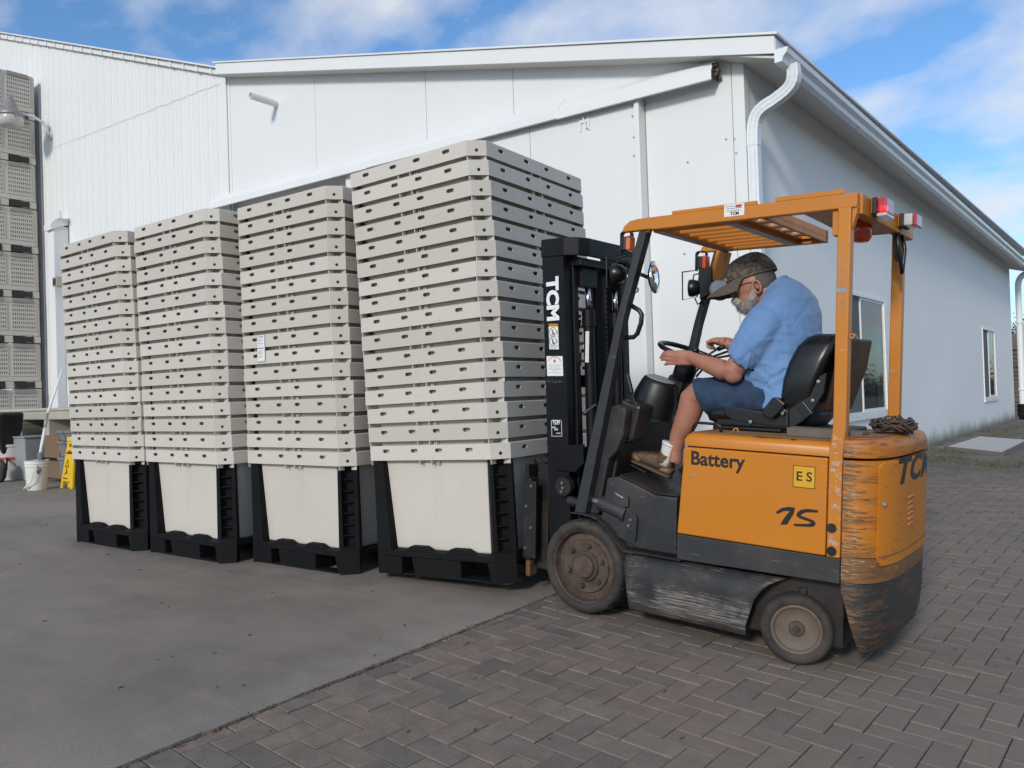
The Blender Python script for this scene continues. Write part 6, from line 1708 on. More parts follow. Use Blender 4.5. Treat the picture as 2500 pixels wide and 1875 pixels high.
m = MB(); q = F(*c5((1540, 780))[0], .92); m.tube([(q.x-.05, .92, q.z+.02), (q.x-.03, .92, q.z-.02), (q.x, .92, q.z-.0), (q.x+.03, .92, q.z+.02), (q.x+.04, .92, q.z-.01), (q.x, .92, q.z-.02)], .005, 8); P(m, 'cable_loop', M['satin'], smooth=True)
m = MB(); q = F(*c5((935, 440))[0], .06); m.box((q.x-.03, .04, q.z-.01), (q.x+.05, .10, q.z+.005)); P(m, 'lamp_arm', M['satin'], bevel=.002)
m = MB(); q = F(*c5((872, 755))[0], .9); m.box((q.x-.012, .88, q.z-.04), (q.x+.012, .92, q.z+.04)); P(m, 'side_marker', M['amber_bright'], bevel=.004)
def mirror(q, r, n, glass, back):
    n = Vector(n).normalized()
    m = MB(); m.lathe([(.002, -.016), (r*.7, -.012), (r*.97, .0), (r*1.0, .004), (r*.98, .006), (.002, .006)], q, n, 40); o = P(m, 'mirror', back, smooth=True); auto_smooth(o, 40)
    m = MB(); m.lathe([(.001, .022), (r*.3, .020), (r*.6, .0155), (r*.96, .0066), (.001, .0063)], q, n, 40); m.build('mirror_glass', glass, o, smooth=True); return o
q = F(*c5((1148, 588))[0], .10); mirror(q, .089, (.985, .17, .05), M['mirror'], M['satin'])
m = MB(); a_ = F(*c5((1035, 560))[0], .06); m.beam(a_, q - Vector((.03, 0, 0)), .018, .018); m.cyl(q-Vector((.035, 0, 0)), q-Vector((.005, 0, 0)), .006, n=10); P(m, 'mirror_arm', M['satin'], bevel=.002)
q = F(1757, 708, .93); mirror(q, .068, (.55, -.80, .05), M['mirror_pale_reflection'], M['satin'])
m = MB(); m.tube([q-Vector((.02, -.02, 0)), q+Vector((-.05, .01, .02)), (F(1720, 705, .95))], .006, 8); P(m, 'mirror_arm', M['satin'])
m = MB(); q = F(*c5((1005, 690))[0], .035); m.lathe([(.010, -.003), (.016, -.003), (.016, .003), (.010, .003)], (q.x, .035, q.z), (0, 1, 0), 16, closed=True); P(m, 'hook_ring', M['satin'])

# ---- things lying on the forklift (top level)
def on_fk(name, label, cat, local):
    o = empty(name, (0, 0, 0), label, cat); o.matrix_world = FM @ Matrix.Translation(local); return o
L = poly(c8((1048, 1490), (1370, 1465), (1370, 1535), (1050, 1560)), .14)
pk = on_fk('timber_block', 'weathered grey timber block on the forklift hood behind the seat', 'timber', (L[0][0], .14, 1.0835))
m = MB(); m.loft([[(0, 0, 0), (.36, -.02, 0), (.36, .09, 0), (0, .10, 0)], [(-.003, 0, .042), (.36, -.02, .040), (.36, .09, .042), (0, .10, .044)]]); m.build('block', M['wood'], pk, bevel=.004)
ch = on_fk('chain_heap', 'rusty coiled chain on top of the forklift counterweight', 'chain', (1.50, .42, 1.104))
random.seed(12)
m = MB(); tr = [(.017*math.cos(2*PI*i/16)*(1.0), .011*math.sin(2*PI*i/16)) for i in range(16)]
for k in range(10): pass
lk = MB(); pts = [(.020*math.cos(t)+(.010 if math.cos(t) > 0 else -.010), .013*math.sin(t), 0) for t in (2*PI*i/16 for i in range(16))]
lk.tube(pts, .0046, 7, closed=True); lk_me = lk.mesh('chain_link', M['chain'], True)
for k in range(110):
    t = k*.42; rr_ = .030 + .036*random.random(); z = .010 + (k/110)*.044*(1.15-rr_*4) + random.uniform(0, .018)
    o = inst('chain_link', lk_me, ch, (rr_*1.45*math.cos(t) + random.uniform(-.012, .012), rr_*1.2*math.sin(t), max(.008, z)))
    o.rotation_euler = (random.uniform(-1, 1), random.uniform(-.7, .7), t + PI/2)
# ================================================================ THE DRIVER (built in the forklift's frame)
man = empty('person', (0, 0, 0), 'bearded man in blue T-shirt, denim shorts and camouflage cap seated at the forklift wheel', 'person'); man.matrix_world = FM @ Matrix.Translation((.93, .5, 1.17))
MO = Vector((.93, .5, 1.17))
def blob(mb, name, mat, voxel=.007, smooth=6, disp=None, cut=None, thick=0, parent=None):
    me = bpy.data.meshes.new(name); me.from_pydata(mb.v, [], mb.f)
    o = bpy.data.objects.new(name, me); col.objects.link(o)
    r = o.modifiers.new('r', 'REMESH'); r.mode = 'VOXEL'; r.voxel_size = voxel; r.use_smooth_shade = True
    s = o.modifiers.new('s', 'SMOOTH'); s.factor = .5; s.iterations = smooth
    apply_mods(o); me = o.data
    bm = bmesh.new(); bm.from_mesh(me); bm.normal_update()
    if cut: bmesh.ops.delete(bm, geom=[f for f in bm.faces if cut(f.calc_center_median(), f.normal)], context='FACES')
    if disp:
        nn = [(v, v.normal.copy()) for v in bm.verts]
        for v, n in nn: v.co += n * disp(v.co, n)
    for f in bm.faces: f.smooth = True
    bm.to_mesh(me); bm.free()
    me.materials.clear(); me.materials.append(mat)
    me.transform(Matrix.Translation(-MO)); o.parent = parent or man
    if thick:
        sd = o.modifiers.new('t', 'SOLIDIFY'); sd.thickness = thick; sd.offset = -1
    return o
def ering(c, t, d, w, n=24, pw=2.0):
    c = Vector(c); t = Vector(t).normalized(); s = Vector((0, 1, 0)); a = s.cross(t).normalized()
    out = []
    for k in range(n):
        th = 2*PI*k/n; cs, sn = math.cos(th), math.sin(th)
        cs = math.copysign(abs(cs)**(2/pw), cs); sn = math.copysign(abs(sn)**(2/pw), sn)
        out.append(c + a*(cs*d) + s*(sn*w))
    return out
HT = R(20); HY = R(12)
f_ = Vector((-math.cos(HT)*math.cos(HY), -math.cos(HT)*math.sin(HY), -math.sin(HT))); u2 = Vector((-math.sin(HT)*math.cos(HY), -math.sin(HT)*math.sin(HY), math.cos(HT))); s2 = Vector((math.sin(HY), -math.cos(HY), 0))    # s2 points to the camera side
HC = Vector((.750, .490, 1.884))
def H(f, s, u): return HC + f_*f + s2*s + u2*u
def hell(mb, c, rf, rs, ru, n=20):
    m_ = n//2; rings = []
    for i in range(1, m_):
        t = PI*i/m_
        rings.append([c + f_*(rf*math.sin(t)*math.cos(2*PI*k/n)) + s2*(rs*math.sin(t)*math.sin(2*PI*k/n)) - u2*(ru*math.cos(t)) for k in range(n)])
    mb.loft(rings)
# ---- body
B = MB()
hell(B, H(0, 0, .01), .114, .088, .135)
hell(B, H(.028, 0, -.06), .085, .070, .080)
hell(B, H(.060, 0, -.095), .052, .048, .040)
B.tube([H(.104, 0, .030), H(.128, 0, -.020), H(.118, 0, -.032)], [.013, .017, .012], 10)        # nose
for s in (-1, 1):
    hell(B, H(.078, s*.042, -.012), .030, .028, .020)        # cheeks
    B.tube([H(.100, s*.018, .032), H(.092, s*.060, .028)], .012, 8)      # brow ridge
B.tube([H(-.045, 0, -.06), Vector((.835, .5, 1.80)), Vector((.88, .5, 1.70))], [.068, .073, .10], 16)
B.loft([ering(c, t, d, w) for c, t, d, w in (((.93, .5, 1.20), (0, 0, 1), .13, .17), ((.90, .5, 1.40), (0, 0, 1), .17, .19), ((.895, .5, 1.60), (0, 0, 1), .16, .20), ((.90, .5, 1.72), (-.2, 0, 1), .13, .19), ((.87, .5, 1.80), (-.6, 0, 1), .08, .10))])
# near arm: shoulder, elbow, wrist
hb = .285
WR = F(1688, 874, hb); EL = F(1788, 912, .235); SH = Vector((.905, .29, 1.665))
B.tube([SH, SH.lerp(EL, .5), EL + Vector((0, 0, .012)), EL.lerp(WR, .22), EL.lerp(WR, .55), EL.lerp(WR, .85), WR], [.070, .062, .054, .056, .047, (.034, .040), (.030, .040)], 16)
hell(B, EL + Vector((.004, 0, -.004)), .050, .048, .050)
kn = [F(1653, 861, hb-.012), F(1647, 869, hb-.014), F(1645, 877, hb-.010), F(1649, 886, hb-.004)]
mid_ = [F(1633, 859, hb-.012), F(1627, 866, hb-.020), F(1627, 876, hb-.018), F(1633, 887, hb-.012)]
tip_ = [F(1619, 861, hb+.012), F(1614, 868, hb-.004), F(1614, 878, hb-.006), F(1622, 890, hb-.004)]
for i in range(4):
    wv = WR + Vector((0, 0, .022 - .015*i))
    B.tube([wv, wv.lerp(kn[i], .6), kn[i]], [.020, .018, .0155], 10)
    B.tube([kn[i] + (WR-kn[i])*.2, kn[i], mid_[i], tip_[i]], [.013, .0125, .0110, .0090], 10)
B.tube([WR, F(1668, 868, hb+.01), F(1652, 872, hb+.01)], [.034, (.020, .034), (.014, .032)], 12)
th0 = WR.lerp(kn[0], .35) + Vector((0, .02, 0)); B.tube([th0, th0 + Vector((-.03, .035, -.002)), th0 + Vector((-.065, .045, -.010))], [.017, .013, .010], 10)
# far arm
WR2 = F(1772, 836, .68); EL2 = Vector((.74, .80, 1.45)); SH2 = Vector((.90, .715, 1.67))
B.tube([SH2, SH2.lerp(EL2, .5), EL2, EL2.lerp(WR2, .4), WR2], [.070, .062, .052, .050, (.032, .036)], 16)
HB = F(1745, 832, .68)
B.tube([WR2, WR2.lerp(HB, .5), HB], [.034, (.036, .026), (.036, .022)], 12)
for i in range(4):
    k0 = HB + Vector((.0, -.030+.021*i, .004)); B.tube([k0 + Vector((.03, 0, 0)), k0, k0 + Vector((-.030, 0, -.014)), k0 + Vector((-.030, 0, -.040)), k0 + Vector((-.008, 0, -.052))], [.014, .013, .0115, .010, .009], 10)
tp_ = F(1724, 836, .64); B.tube([WR2.lerp(HB, .4) + Vector((0, -.03, .0)), HB + Vector((.01, -.038, -.0)), tp_], [.017, .014, .010], 10)
# legs
KN = Vector((.478, .335, 1.272)); AN = F(1648, 1090, .335)
B.tube([Vector((.93, .40, 1.25)), Vector((.70, .36, 1.275)), KN + Vector((.03, 0, .004)), KN + Vector((-.004, 0, -.03)), KN.lerp(AN, .35) + Vector((.014, 0, 0)), KN.lerp(AN, .55) + Vector((.012, 0, 0)), KN.lerp(AN, .82), AN + Vector((.004, 0, -.02)), AN + Vector((.0, 0, -.09))], [.105, .092, .080, .074, .070, .066, .050, .043, .045], 18)
KN2 = Vector((.53, .665, 1.272)); AN2 = Vector((.47, .68, .93))
B.tube([Vector((.93, .60, 1.25)), Vector((.72, .64, 1.275)), KN2 + Vector((.03, 0, .004)), KN2 + Vector((0, 0, -.03)), KN2.lerp(AN2, .35) + Vector((.012, 0, 0)), KN2.lerp(AN2, .8), AN2 + Vector((0, 0, -.06))], [.105, .092, .080, .074, .068, .048, .043], 18)
body = blob(B, 'body', M['skin'], .0052, 5)
# ears
for s in (-1, 1):
    m = MB(); rings = []
    for k in range(21):
        t = 2*PI*k/20; rr = 1 + .12*math.sin(t)
        rings.append(H(-.022 + .020*math.cos(t)*rr, s*(.090 + .012*(1-math.cos(t))*.5), -.040 + .034*math.sin(t)))
    m.tube(rings[:-1], .0062, 8, closed=True)
    m.loft([[H(-.022 + .018*math.cos(2*PI*k/16), s*.090, -.040 + .031*math.sin(2*PI*k/16)) for k in range(16)], [H(-.026 + .010*math.cos(2*PI*k/16), s*.0835, -.040 + .018*math.sin(2*PI*k/16)) for k in range(16)]])
    m.tube([H(-.002, s*.088, -.028), H(.0, s*.093, -.040), H(-.004, s*.089, -.050)], .005, 8)
    m.v = [tuple(Vector(p) - MO) for p in m.v]
    m.build('ear', M['skin'], man, smooth=True)
# eyes and spectacles (mostly under the brim)
for s in (-1, 1):
    m = MB(); c_ = H(.092, s*.034, .010) - MO; m.sphere(c_, .0125, 14); m.build('eye', M['white_paint'], man, smooth=True)
    m = MB(); m.lathe([(.019, 0), (.021, 0), (.021, .002), (.019, .002)], H(.118, s*.034, .004) - MO, f_, 24, closed=True); m.tube([H(.118, s*.055, .010) - MO, H(.02, s*.092, .0) - MO, H(-.02, s*.094, -.01) - MO], .0018, 6); m.build('spectacle_frame', M['lens_glasses'], man)
# ---- cap
CT = R(10)
def HK(f, s, u):
    return H(f*math.cos(CT) + (u-.03)*math.sin(CT), s, (u-.03)*math.cos(CT) - f*math.sin(CT) + .038)
def cap_ring(k_u, rf, rs, n=36):
    return [HK(rf*math.cos(2*PI*i/n)*1.0 - .004, rs*math.sin(2*PI*i/n), k_u + .030*math.cos(2*PI*i/n)*(1 - max(0, k_u-.04)/.13)) for i in range(n)]
m = MB(); rr_ = []
for t in range(0, 12):
    q = t/11; ku = .034 + .122*math.sin(q*PI/2); k = math.cos(q*PI/2)**.62 if q < 1 else .02
    bulge = 1 + .02*math.sin(q*PI)
    rr_.append(cap_ring(ku, .134*k*bulge+.001, .103*k*bulge+.001))
m.loft(rr_, cap=True); m.v = [tuple(Vector(p) - MO) for p in m.v]
cap = m.build('cap', M['cap'], man, smooth=True)
m = MB(); m.v = []
m.loft([cap_ring(.022, .132, .1015), cap_ring(.052, .1365, .1055), cap_ring(.052, .135, .104), cap_ring(.022, .1305, .100)], cap=False); m.v = [tuple(Vector(p) - MO) for p in m.v]; m.build('cap_band', M['cap'], cap, smooth=True)
m = MB(); m.sphere(HK(-.004, 0, .157) - MO, (.008, .008, .005), 12); m.build('cap_button', M['cap_brim'], cap, smooth=True)
top_, bot_ = [], []
NA, NR = 21, 9
for j in range(NR):
    r_t, r_b = [], []
    for i in range(NA):
        ph = R(-78 + 156*i/(NA-1)); sv = math.sin(ph)
        ext = .142 * (math.cos(ph*.92))**.75 * (j/(NR-1))
        base_ = HK(.131*math.cos(ph) - .004, .101*math.sin(ph), .034 + .030*math.cos(ph) - .003)
        dirv = (f_*math.cos(R(3)) - u2*math.sin(R(3))).normalized()
        p = base_ + dirv*ext + s2*(sv*.010*(j/(NR-1))) - u2*(.040*sv*sv*(j/(NR-1))) - u2*(.022*(j/(NR-1))**2)
        r_t.append(p); r_b.append(p - u2*.004)
    top_.append(r_t); bot_.append(r_b)
m = MB(); m.loft([a_ + b__[::-1] for a_, b__ in zip(top_, bot_)]); m.v = [tuple(Vector(p) - MO) for p in m.v]
m.build('brim', M['cap_brim'], cap, smooth=True); auto_smooth(LAST[0], 60)
lm = text_mesh('ord', .034, extrude=.0012, bold=.0006)
for v in lm.vertices:
    ph = .30 + v.co.x/.125 * -1.0; q = HK(.138*math.cos(ph)*.97 - .004, .107*math.sin(ph)*.97, .083 + v.co.y) ; 
    out_ = (f_*math.cos(ph) + s2*math.sin(ph)); v.co = q + out_*(.0035 + v.co.z - .004*(v.co.y/.02)) - MO
lm.materials.clear(); lm.materials.append(M['silver_print']); o = bpy.data.objects.new('embroidery', lm); col.objects.link(o); o.parent = cap
# ---- hair at the back and beard
m = MB(); hell(m, H(-.004, 0, .0), .119, .093, .125, 28)
m.v = m.v
hair = blob(m, 'hair', M['hair'], .005, 2, disp=lambda p, n: .002*noise.noise(p*90), cut=lambda c, n: ((c-HC).dot(f_) > -.028 or (c-HC).dot(u2) < -.055 or (c-HC).dot(u2) > .05))
m = MB()
hell(m, H(.076, 0, -.098), .056, .052, .046)
for s in (-1, 1):
    m.tube([H(.0, s*.080, -.050), H(.022, s*.074, -.085), H(.050, s*.052, -.112), H(.080, 0, -.120)], [.014, .027, .032, .036], 12)
    m.tube([H(.0, s*.084, -.012), H(.004, s*.081, -.05)], [.008, .014], 10)
    m.tube([H(.130, 0, -.050), H(.114, s*.034, -.062), H(.094, s*.050, -.092)], [.018, .020, .022], 10)
beard = blob(m, 'beard', M['beard'], .0042, 3, disp=lambda p, n: .004*noise.noise(p*55) + .002*noise.noise(p*140))
random.seed(77); bv = [(v.co.copy(), v.normal.copy()) for v in beard.data.vertices]
m = MB()
for k in range(2600):
    p, n = random.choice(bv); d = (n*.6 - u2*.9 + f_*.25 + Vector((random.uniform(-.5, .5), random.uniform(-.5, .5), random.uniform(-.4, .4)))).normalized()
    L = random.uniform(.008, .020); a_ = d.orthogonal().normalized()*.0006; q = p - n*.001
    m.add([q - a_, q + a_, q + d*L + Vector((0, 0, -.003))], [(0, 1, 2)])
tag(m.build('beard_strands', M['beard'], beard), kind='stuff')
# ---- T-shirt
def folds(p, n):
    a = noise.noise(Vector((p.x*9, p.y*5, p.z*11)) + Vector((noise.noise(p*6)*2, 0, 0)))
    r = 1 - abs(a)*2.2
    low = max(0, min(1, (1.62-p.z)/.25))
    d2 = abs(noise.noise(Vector((p.x*5 + p.z*14, p.y*4, p.z*6 - p.x*10))))
    return .0075*max(0, r)**2*(.4+low) - .006*(1-min(1, d2*5))*(.3+low) + .004*noise.noise(p*7)
S = MB()
S.loft([ering(c, t, d, w, 32, 2.2) for c, t, d, w in (((.965, .5, 1.195), (0, 0, 1), .150, .215), ((.955, .5, 1.25), (0, 0, 1), .172, .232), ((.925, .5, 1.33), (0, 0, 1), .200, .245), ((.893, .5, 1.46), (-.05, 0, 1), .222, .250), ((.893, .5, 1.58), (0, 0, 1), .212, .255),
        ((.912, .5, 1.69), (-.08, 0, 1), .185, .258), ((.922, .5, 1.76), (-.25, 0, 1), .150, .240), ((.910, .5, 1.815), (-.55, 0, 1), .112, .180), ((.888, .5, 1.842), (-.8, 0, .9), .088, .115), ((.862, .5, 1.862), (-.8, 0, .8), .080, .090))])
HS = EL + (SH-EL)*.30
S.tube([Vector((.92, .38, 1.71)), SH + Vector((0, 0, -.005)), SH.lerp(HS, .5) + Vector((.002, -.008, 0)), HS + Vector((.004, -.004, 0)), HS - (SH-EL).normalized()*.012], [.075, .096, .094, (.084, .092), (.084, .092)], 20)
HS2 = EL2 + (SH2-EL2)*.30
S.tube([Vector((.92, .62, 1.71)), SH2 + Vector((0, 0, -.005)), SH2.lerp(HS2, .5), HS2, HS2 - (SH2-EL2).normalized()*.012], [.085, .102, .096, .086, .088], 20)
ad = (SH-EL).normalized(); ad2 = (SH2-EL2).normalized(); nd = Vector((-.8, 0, .75)).normalized(); nc = Vector((.862, .5, 1.862))
def cut_shirt(c, n):
    if (c-HS).length < .12 and abs((c - (HS - ad*.012)).dot(ad)) < .022 and n.dot(ad) < -.55: return True
    if (c-HS2).length < .12 and abs((c - (HS2 - ad2*.012)).dot(ad2)) < .022 and n.dot(ad2) < -.55: return True
    if (c-nc).dot(nd) > -.012 and (c-nc).length < .13: return True
    return False
shirt = blob(S, 't_shirt', M['shirt'], .0075, 6, disp=folds, cut=cut_shirt, thick=.004)
# collar and sleeve hems
m = MB(); rg = [p + nd*-.012 for p in ering(nc, nd, .080, .090, 32)]; m.tube([p - MO for p in rg], .0055, 8, closed=True); m.build('collar', M['shirt'], shirt, smooth=True)
# loose bottom of the shirt hanging over the seat edge
m = MB(); 
m.loft([ering(c, t, d, w, 32, 2.2) for c, t, d, w in (((.955, .5, 1.32), (0, 0, 1), .178, .246), ((.962, .5, 1.26), (0, 0, 1), .180, .252), ((.972, .5, 1.215), (.12, 0, 1), .176, .262), ((.972, .5, 1.195), (.12, 0, 1), .172, .262))])
blob(m, 'shirt_tail', M['shirt'], .0075, 3, disp=lambda p, n: .010*noise.noise(Vector((p.x*16, p.y*14, p.z*3))) + .004*noise.noise(p*25), thick=.004, parent=shirt)
# ---- shorts
D = MB()
hdir = Vector((-.90, 0, -.44)).normalized(); HM = Vector((.545, .335, 1.252))
def hem_ring(c, r1, r2):
    a = Vector((-.44*-1, 0, -.90)).normalized(); return [c + a*(r1*math.cos(2*PI*k/24)) + Vector((0, 1, 0))*(r2*math.sin(2*PI*k/24)) for k in range(24)]
def vring(c, r1, r2): return [Vector(c) + Vector((0, 0, -1))*(r1*math.cos(2*PI*k/24)) + Vector((0, 1, 0))*(r2*math.sin(2*PI*k/24)) for k in range(24)]
D.loft([vring((.99, .40, 1.25), .10, .12), vring((.90, .385, 1.255), .125, .135), vring((.75, .36, 1.262), .118, .122), hem_ring(Vector((.64, .345, 1.258)), .118, .112), hem_ring(HM, .118, .108), hem_ring(HM + hdir*.014, .118, .108)])
HM2 = Vector((.60, .66, 1.255))
D.loft([vring((.99, .60, 1.25), .10, .12), vring((.90, .615, 1.255), .125, .135), vring((.75, .64, 1.262), .118, .122), hem_ring(HM2, .116, .108), hem_ring(HM2 + hdir*.014, .116, .108)])
D.loft([ering((.95, .5, 1.17), (0, 0, 1), .12, .2), ering((.95, .5, 1.27), (0, 0, 1), .15, .235), ering((.93, .5, 1.36), (0, 0, 1), .15, .21)])
shorts = blob(D, 'denim_shorts', M['denim'], .0075, 5, disp=lambda p, n: .006*noise.noise(Vector((p.x*16, p.y*12, p.z*16))) + .003*noise.noise(p*40), cut=lambda c, n: ((c-HM).length < .17 and (c-HM).dot(hdir) > .004 and c.y < .5) or ((c-HM2).length < .17 and (c-HM2).dot(hdir) > .004 and c.y > .5), thick=.004)
m = MB(); random.seed(6)
for k in range(150):
    t = random.uniform(0, 6.28); a = Vector((.44, 0, -.90)).normalized(); c_ = HM + a*(.116*math.cos(t)) + Vector((0, .106*math.sin(t), 0)) - MO; d = (hdir + Vector((random.uniform(-.6, .6), random.uniform(-.6, .6), random.uniform(-.6, .6)))).normalized(); L = random.uniform(.004, .014)
    w_v = d.orthogonal().normalized()*.0009; m.add([c_ - w_v, c_ + w_v, c_ + d*L], [(0, 1, 2)])
tag(m.build('frayed_hem', M['silver_print'], shorts), kind='stuff')
# ---- socks and shoes
def shoe(hl, tl, ank, side, nm='shoe'):
    ax = (tl-hl); L = ax.length; ax.normalize(); up_v = Vector((0, 1, 0)).cross(ax).normalized()
    if up_v.z < 0: up_v = -up_v
    def Q(t, s, u): return hl + ax*(t*L) + Vector((0, s, 0)) + up_v*u
    def ring(t, w, h0, h1, n=20):
        out = []
        for k in range(n):
            a = 2*PI*k/n; c, s = math.cos(a), math.sin(a)
            c = math.copysign(abs(c)**.75, c); s = math.copysign(abs(s)**.8, s)
            out.append(Q(t, c*w, (h0+h1)/2 + s*(h1-h0)/2))
        return out
    m = MB(); m.loft([ring(-.02, .022, .015, .065), ring(.02, .038, .008, .095), ring(.15, .043, .008, .105), ring(.35, .042, .008, .100), ring(.55, .047, .006, .082), ring(.75, .052, .005, .066), ring(.92, .044, .008, .052), ring(1.0, .022, .014, .036)])
    m.tube([Q(.20, 0, .06), Q(.17, 0, .115)], [.050, .050], 16)
    m.tube([Q(.30, 0, .08), Q(.27, 0, .135)], [(.034, .020), (.034, .012)], 12)
    o = blob(m, nm, M['leather'], .005, 3, disp=lambda p, n: .0015*noise.noise(p*50))
    m = MB()
    def sring(t, w): return [Q(t, math.cos(2*PI*k/16)*w, -.004 + math.sin(2*PI*k/16)*.011) for k in range(16)]
    m.loft([sring(-.03, .024), sring(.03, .042), sring(.25, .044), sring(.5, .047), sring(.75, .055), sring(.93, .045), sring(1.02, .018)]); m.v = [tuple(Vector(p)-MO) for p in m.v]; m.build('sole', M['sole'], o, smooth=True)
    m = MB(); m.loft([ring(-.035, .026, .008, .045), ring(.02, .0415, .005, .050), ring(.13, .0455, .005, .046), ring(.20, .044, .006, .020)]); m.v = [tuple(Vector(p)-MO) for p in m.v]; m.build('heel_cap', M['leather_light'], o, smooth=True); m = MB(); m.loft([ring(.66, .0535, .004, .040), ring(.80, .0545, .004, .060), ring(.93, .046, .007, .054), ring(1.01, .023, .012, .038)]); m.v = [tuple(Vector(p)-MO) for p in m.v]; m.build('toe_cap', M['leather_light'], o, smooth=True)
    m = MB()
    for k in range(4):
        t = .34 + k*.075; h = .104 - k*.008
        m.tube([Q(t, .030, h-.010), Q(t+.02, 0, h+.003), Q(t+.05, -.030, h-.012)], .0025, 6); m.tube([Q(t+.05, .030, h-.014), Q(t+.02, 0, h+.003), Q(t, -.030, h-.010)], .0025, 6)
    m.v = [tuple(Vector(p)-MO) for p in m.v]; m.build('lace', M['lace'], o, smooth=True)
    m = MB(); a0 = ank; b0 = Q(.16, 0, .10); m.tube([a0 + (a0-b0)*.02, a0.lerp(b0, .12), a0.lerp(b0, .5), b0, Q(.15, 0, .05)], [.052, .0535, .049, .047, .047], 18); m.tube([a0 + (a0-b0)*.03, a0.lerp(b0, .16)], [.055, .055], 18)
    m.v = [tuple(Vector(p)-MO) for p in m.v]; m.build('sock', M['sock'], man, smooth=True)
hl = cl_(640, 1475, .335); tl = cl_(165, 1255, .335)
shoe(hl, tl, F(1640, 1083, .335), 1)
shoe(Vector((.46, .68, .80)), Vector((.20, .70, .74)), Vector((.47, .68, .93)), -1)
# ring on the hand
m = MB(); pr = tip_[1].lerp(tip_[2], .5) + Vector((-.006, .012, 0)) - MO; m.sphere(pr, (.010, .010, .007), 10); m.build('finger_end_cover', M['satin'], man, smooth=True)
# ================================================================ RIGHT HAND BACKGROUND
p1 = on_plane(2311, 1097, (0, 0, 1), (0, 0, .03)); p2 = on_plane(2447, 1112, (0, 0, 1), (0, 0, -.02)); p3 = on_plane(2507, 1080, (0, 0, 1), (0, 0, .0)); p4 = on_plane(2392, 1071, (0, 0, 1), (0, 0, .06))
bd = empty('grey_board', p1, 'weathered grey board lying in the weeds by the side wall', 'board')
m = MB(); m.loft([[tuple(q - p1 + Vector((0, 0, dz))) for q in (p1, p2, p3, p4)] for dz in (.02, .05)]); m.build('sheet', M['sheet'], bd, bevel=.004)
m = MB(); m.beam((p1-p1)+Vector((0, 0, .02)), (p2-p1)+Vector((0, -.02, .02)), .03, .07); m.beam((p2-p1)+Vector((0, 0, .02)), (p3-p1)+Vector((.02, 0, .02)), .03, .07); m.build('frame', M['weathered'], bd, bevel=.003)
rl_ = empty('timber_offcut', p1, 'long grey timber offcut on the ground between the board and the wall', 'timber')
m = MB(); a_ = p1 + Vector((-.06, -.1, .03)); b__ = p4 + Vector((-.06, .2, .03)); m.beam(a_-p1, b__-p1, .09, .06); m.build('batten', M['weathered'], rl_, bevel=.004)
# stacked grey crates far away beyond the corner
cx0 = on_plane(2483, 950, (0, 1, 0), (0, 34, 0))
ord_ = ['bottom', 'second', 'third', 'fourth', 'top']
random.seed(2)
for j in range(2):
  for k in range(5):
    if j == 1 and k == 4: continue
    cr_ = empty('wooden_crate', (cx0.x - 1.0 + 1.55*j, 34, -.22 + k*.62), 'weathered grey slatted crate far beyond the hall corner, %s of the %s stack' % (ord_[k], ('nearer-to-wall', 'outer')[j]), 'crate', 'weathered crates behind the hall')
    for q in range(4):
        m = MB(); m.box((0, -.02, .04+q*.145), (1.5, 0, .16+q*.145)); m.build('slat', M['weathered'], cr_)
    m = MB()
    for x in (0, .7, 1.42): m.box((x, 0, 0), (x+.08, 1.1, .60))
    m.box((.08, .9, .02), (1.42, 1.1, .6)); m.build('frame', M['weathered'], cr_)
pp = on_plane(2496, 900, (0, 1, 0), (0, 33, 0))
m = MB(); m.box((-.16, -.1, -.3), (.16, .1, 3.1)); o = m.build('post', M['sheet'], loc=(pp.x+.22, 33, 0), bevel=.01); tag(o, 'pale square post at the right edge in front of the crates', 'post')
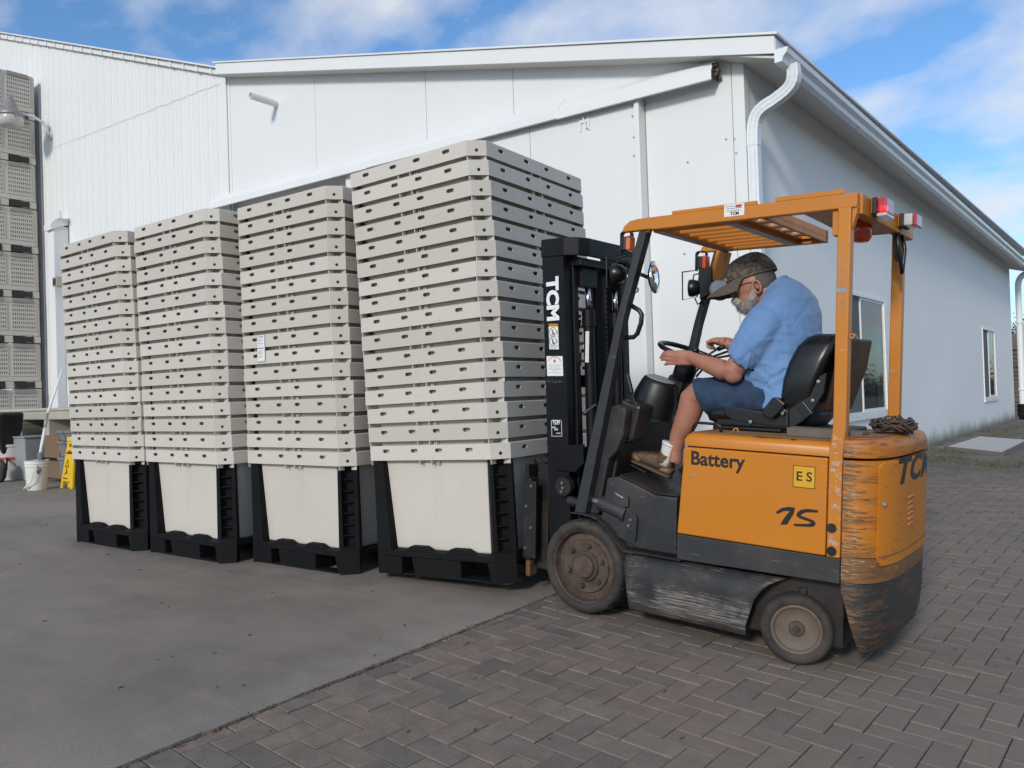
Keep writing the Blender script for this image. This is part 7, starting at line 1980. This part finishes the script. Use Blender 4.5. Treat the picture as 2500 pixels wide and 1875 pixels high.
def tree(loc, h, r, seed, label):
    random.seed(seed)
    t = empty('tree', loc, label, 'tree', 'trees beyond the yard')
    m = MB(); m.tube([(0, 0, 0), (.1, 0, h*.3), (-.1, .1, h*.6), (.05, 0, h*.85)], [.22, .17, .11, .04], 10)
    tips = []
    for k in range(22):
        z = h*random.uniform(.25, .8); a = random.uniform(0, 6.28); L = r*random.uniform(.5, 1)
        e = (math.cos(a)*L, math.sin(a)*L, z + L*.5); tips.append(e); m.tube([(0, 0, z), (e[0]*.5, e[1]*.5, z+L*.15), e], [.05, .035, .012], 6)
    m.build('trunk', M['bark'], t, smooth=True)
    m = MB()
    for k in range(3800):
        e = random.choice(tips); q = Vector((random.gauss(0, 1), random.gauss(0, 1), random.gauss(0, .8)))*r*.22 + Vector(e)
        s = random.uniform(.05, .11); d = Vector((random.uniform(-1, 1), random.uniform(-1, 1), random.uniform(-1, 1))).normalized(); u = d.orthogonal().normalized(); v = d.cross(u)
        m.add([q-u*s, q-v*s*.5, q+u*s, q+v*s*.5], [(0, 1, 2, 3)])
    m.build('crown', M['leaf'], t)
a_ = on_plane(2492, 900, (0, 1, 0), (0, 52, 0))
tree((a_.x+.6, 52, -.2), 4.6, 1.5, 4, 'leafy tree standing behind the weathered crates')
a_ = on_plane(2600, 900, (0, 1, 0), (0, 60, 0)); tree((a_.x, 60, -.2), 6.5, 2.4, 6, 'leafy tree just outside the right edge behind the crates')
# far hedge line so the yard does not run bare to the horizon
random.seed(9); m = MB()
for k in range(9000):
    x = random.uniform(-2, 60); y = 95 + random.uniform(-1, 2); z = abs(random.gauss(0, 1.3)) + .1; s = random.uniform(.15, .35)
    d = Vector((random.uniform(-1, 1), random.uniform(-1, 1), random.uniform(-1, 1))).normalized(); u = d.orthogonal().normalized(); v = d.cross(u); q = Vector((x, y, z-.3))
    m.add([q-u*s, q-v*s*.5, q+u*s, q+v*s*.5], [(0, 1, 2, 3)])
tag(m.build('far_hedge', M['leaf']), 'distant green hedge beyond the yard', 'hedge', kind='stuff')
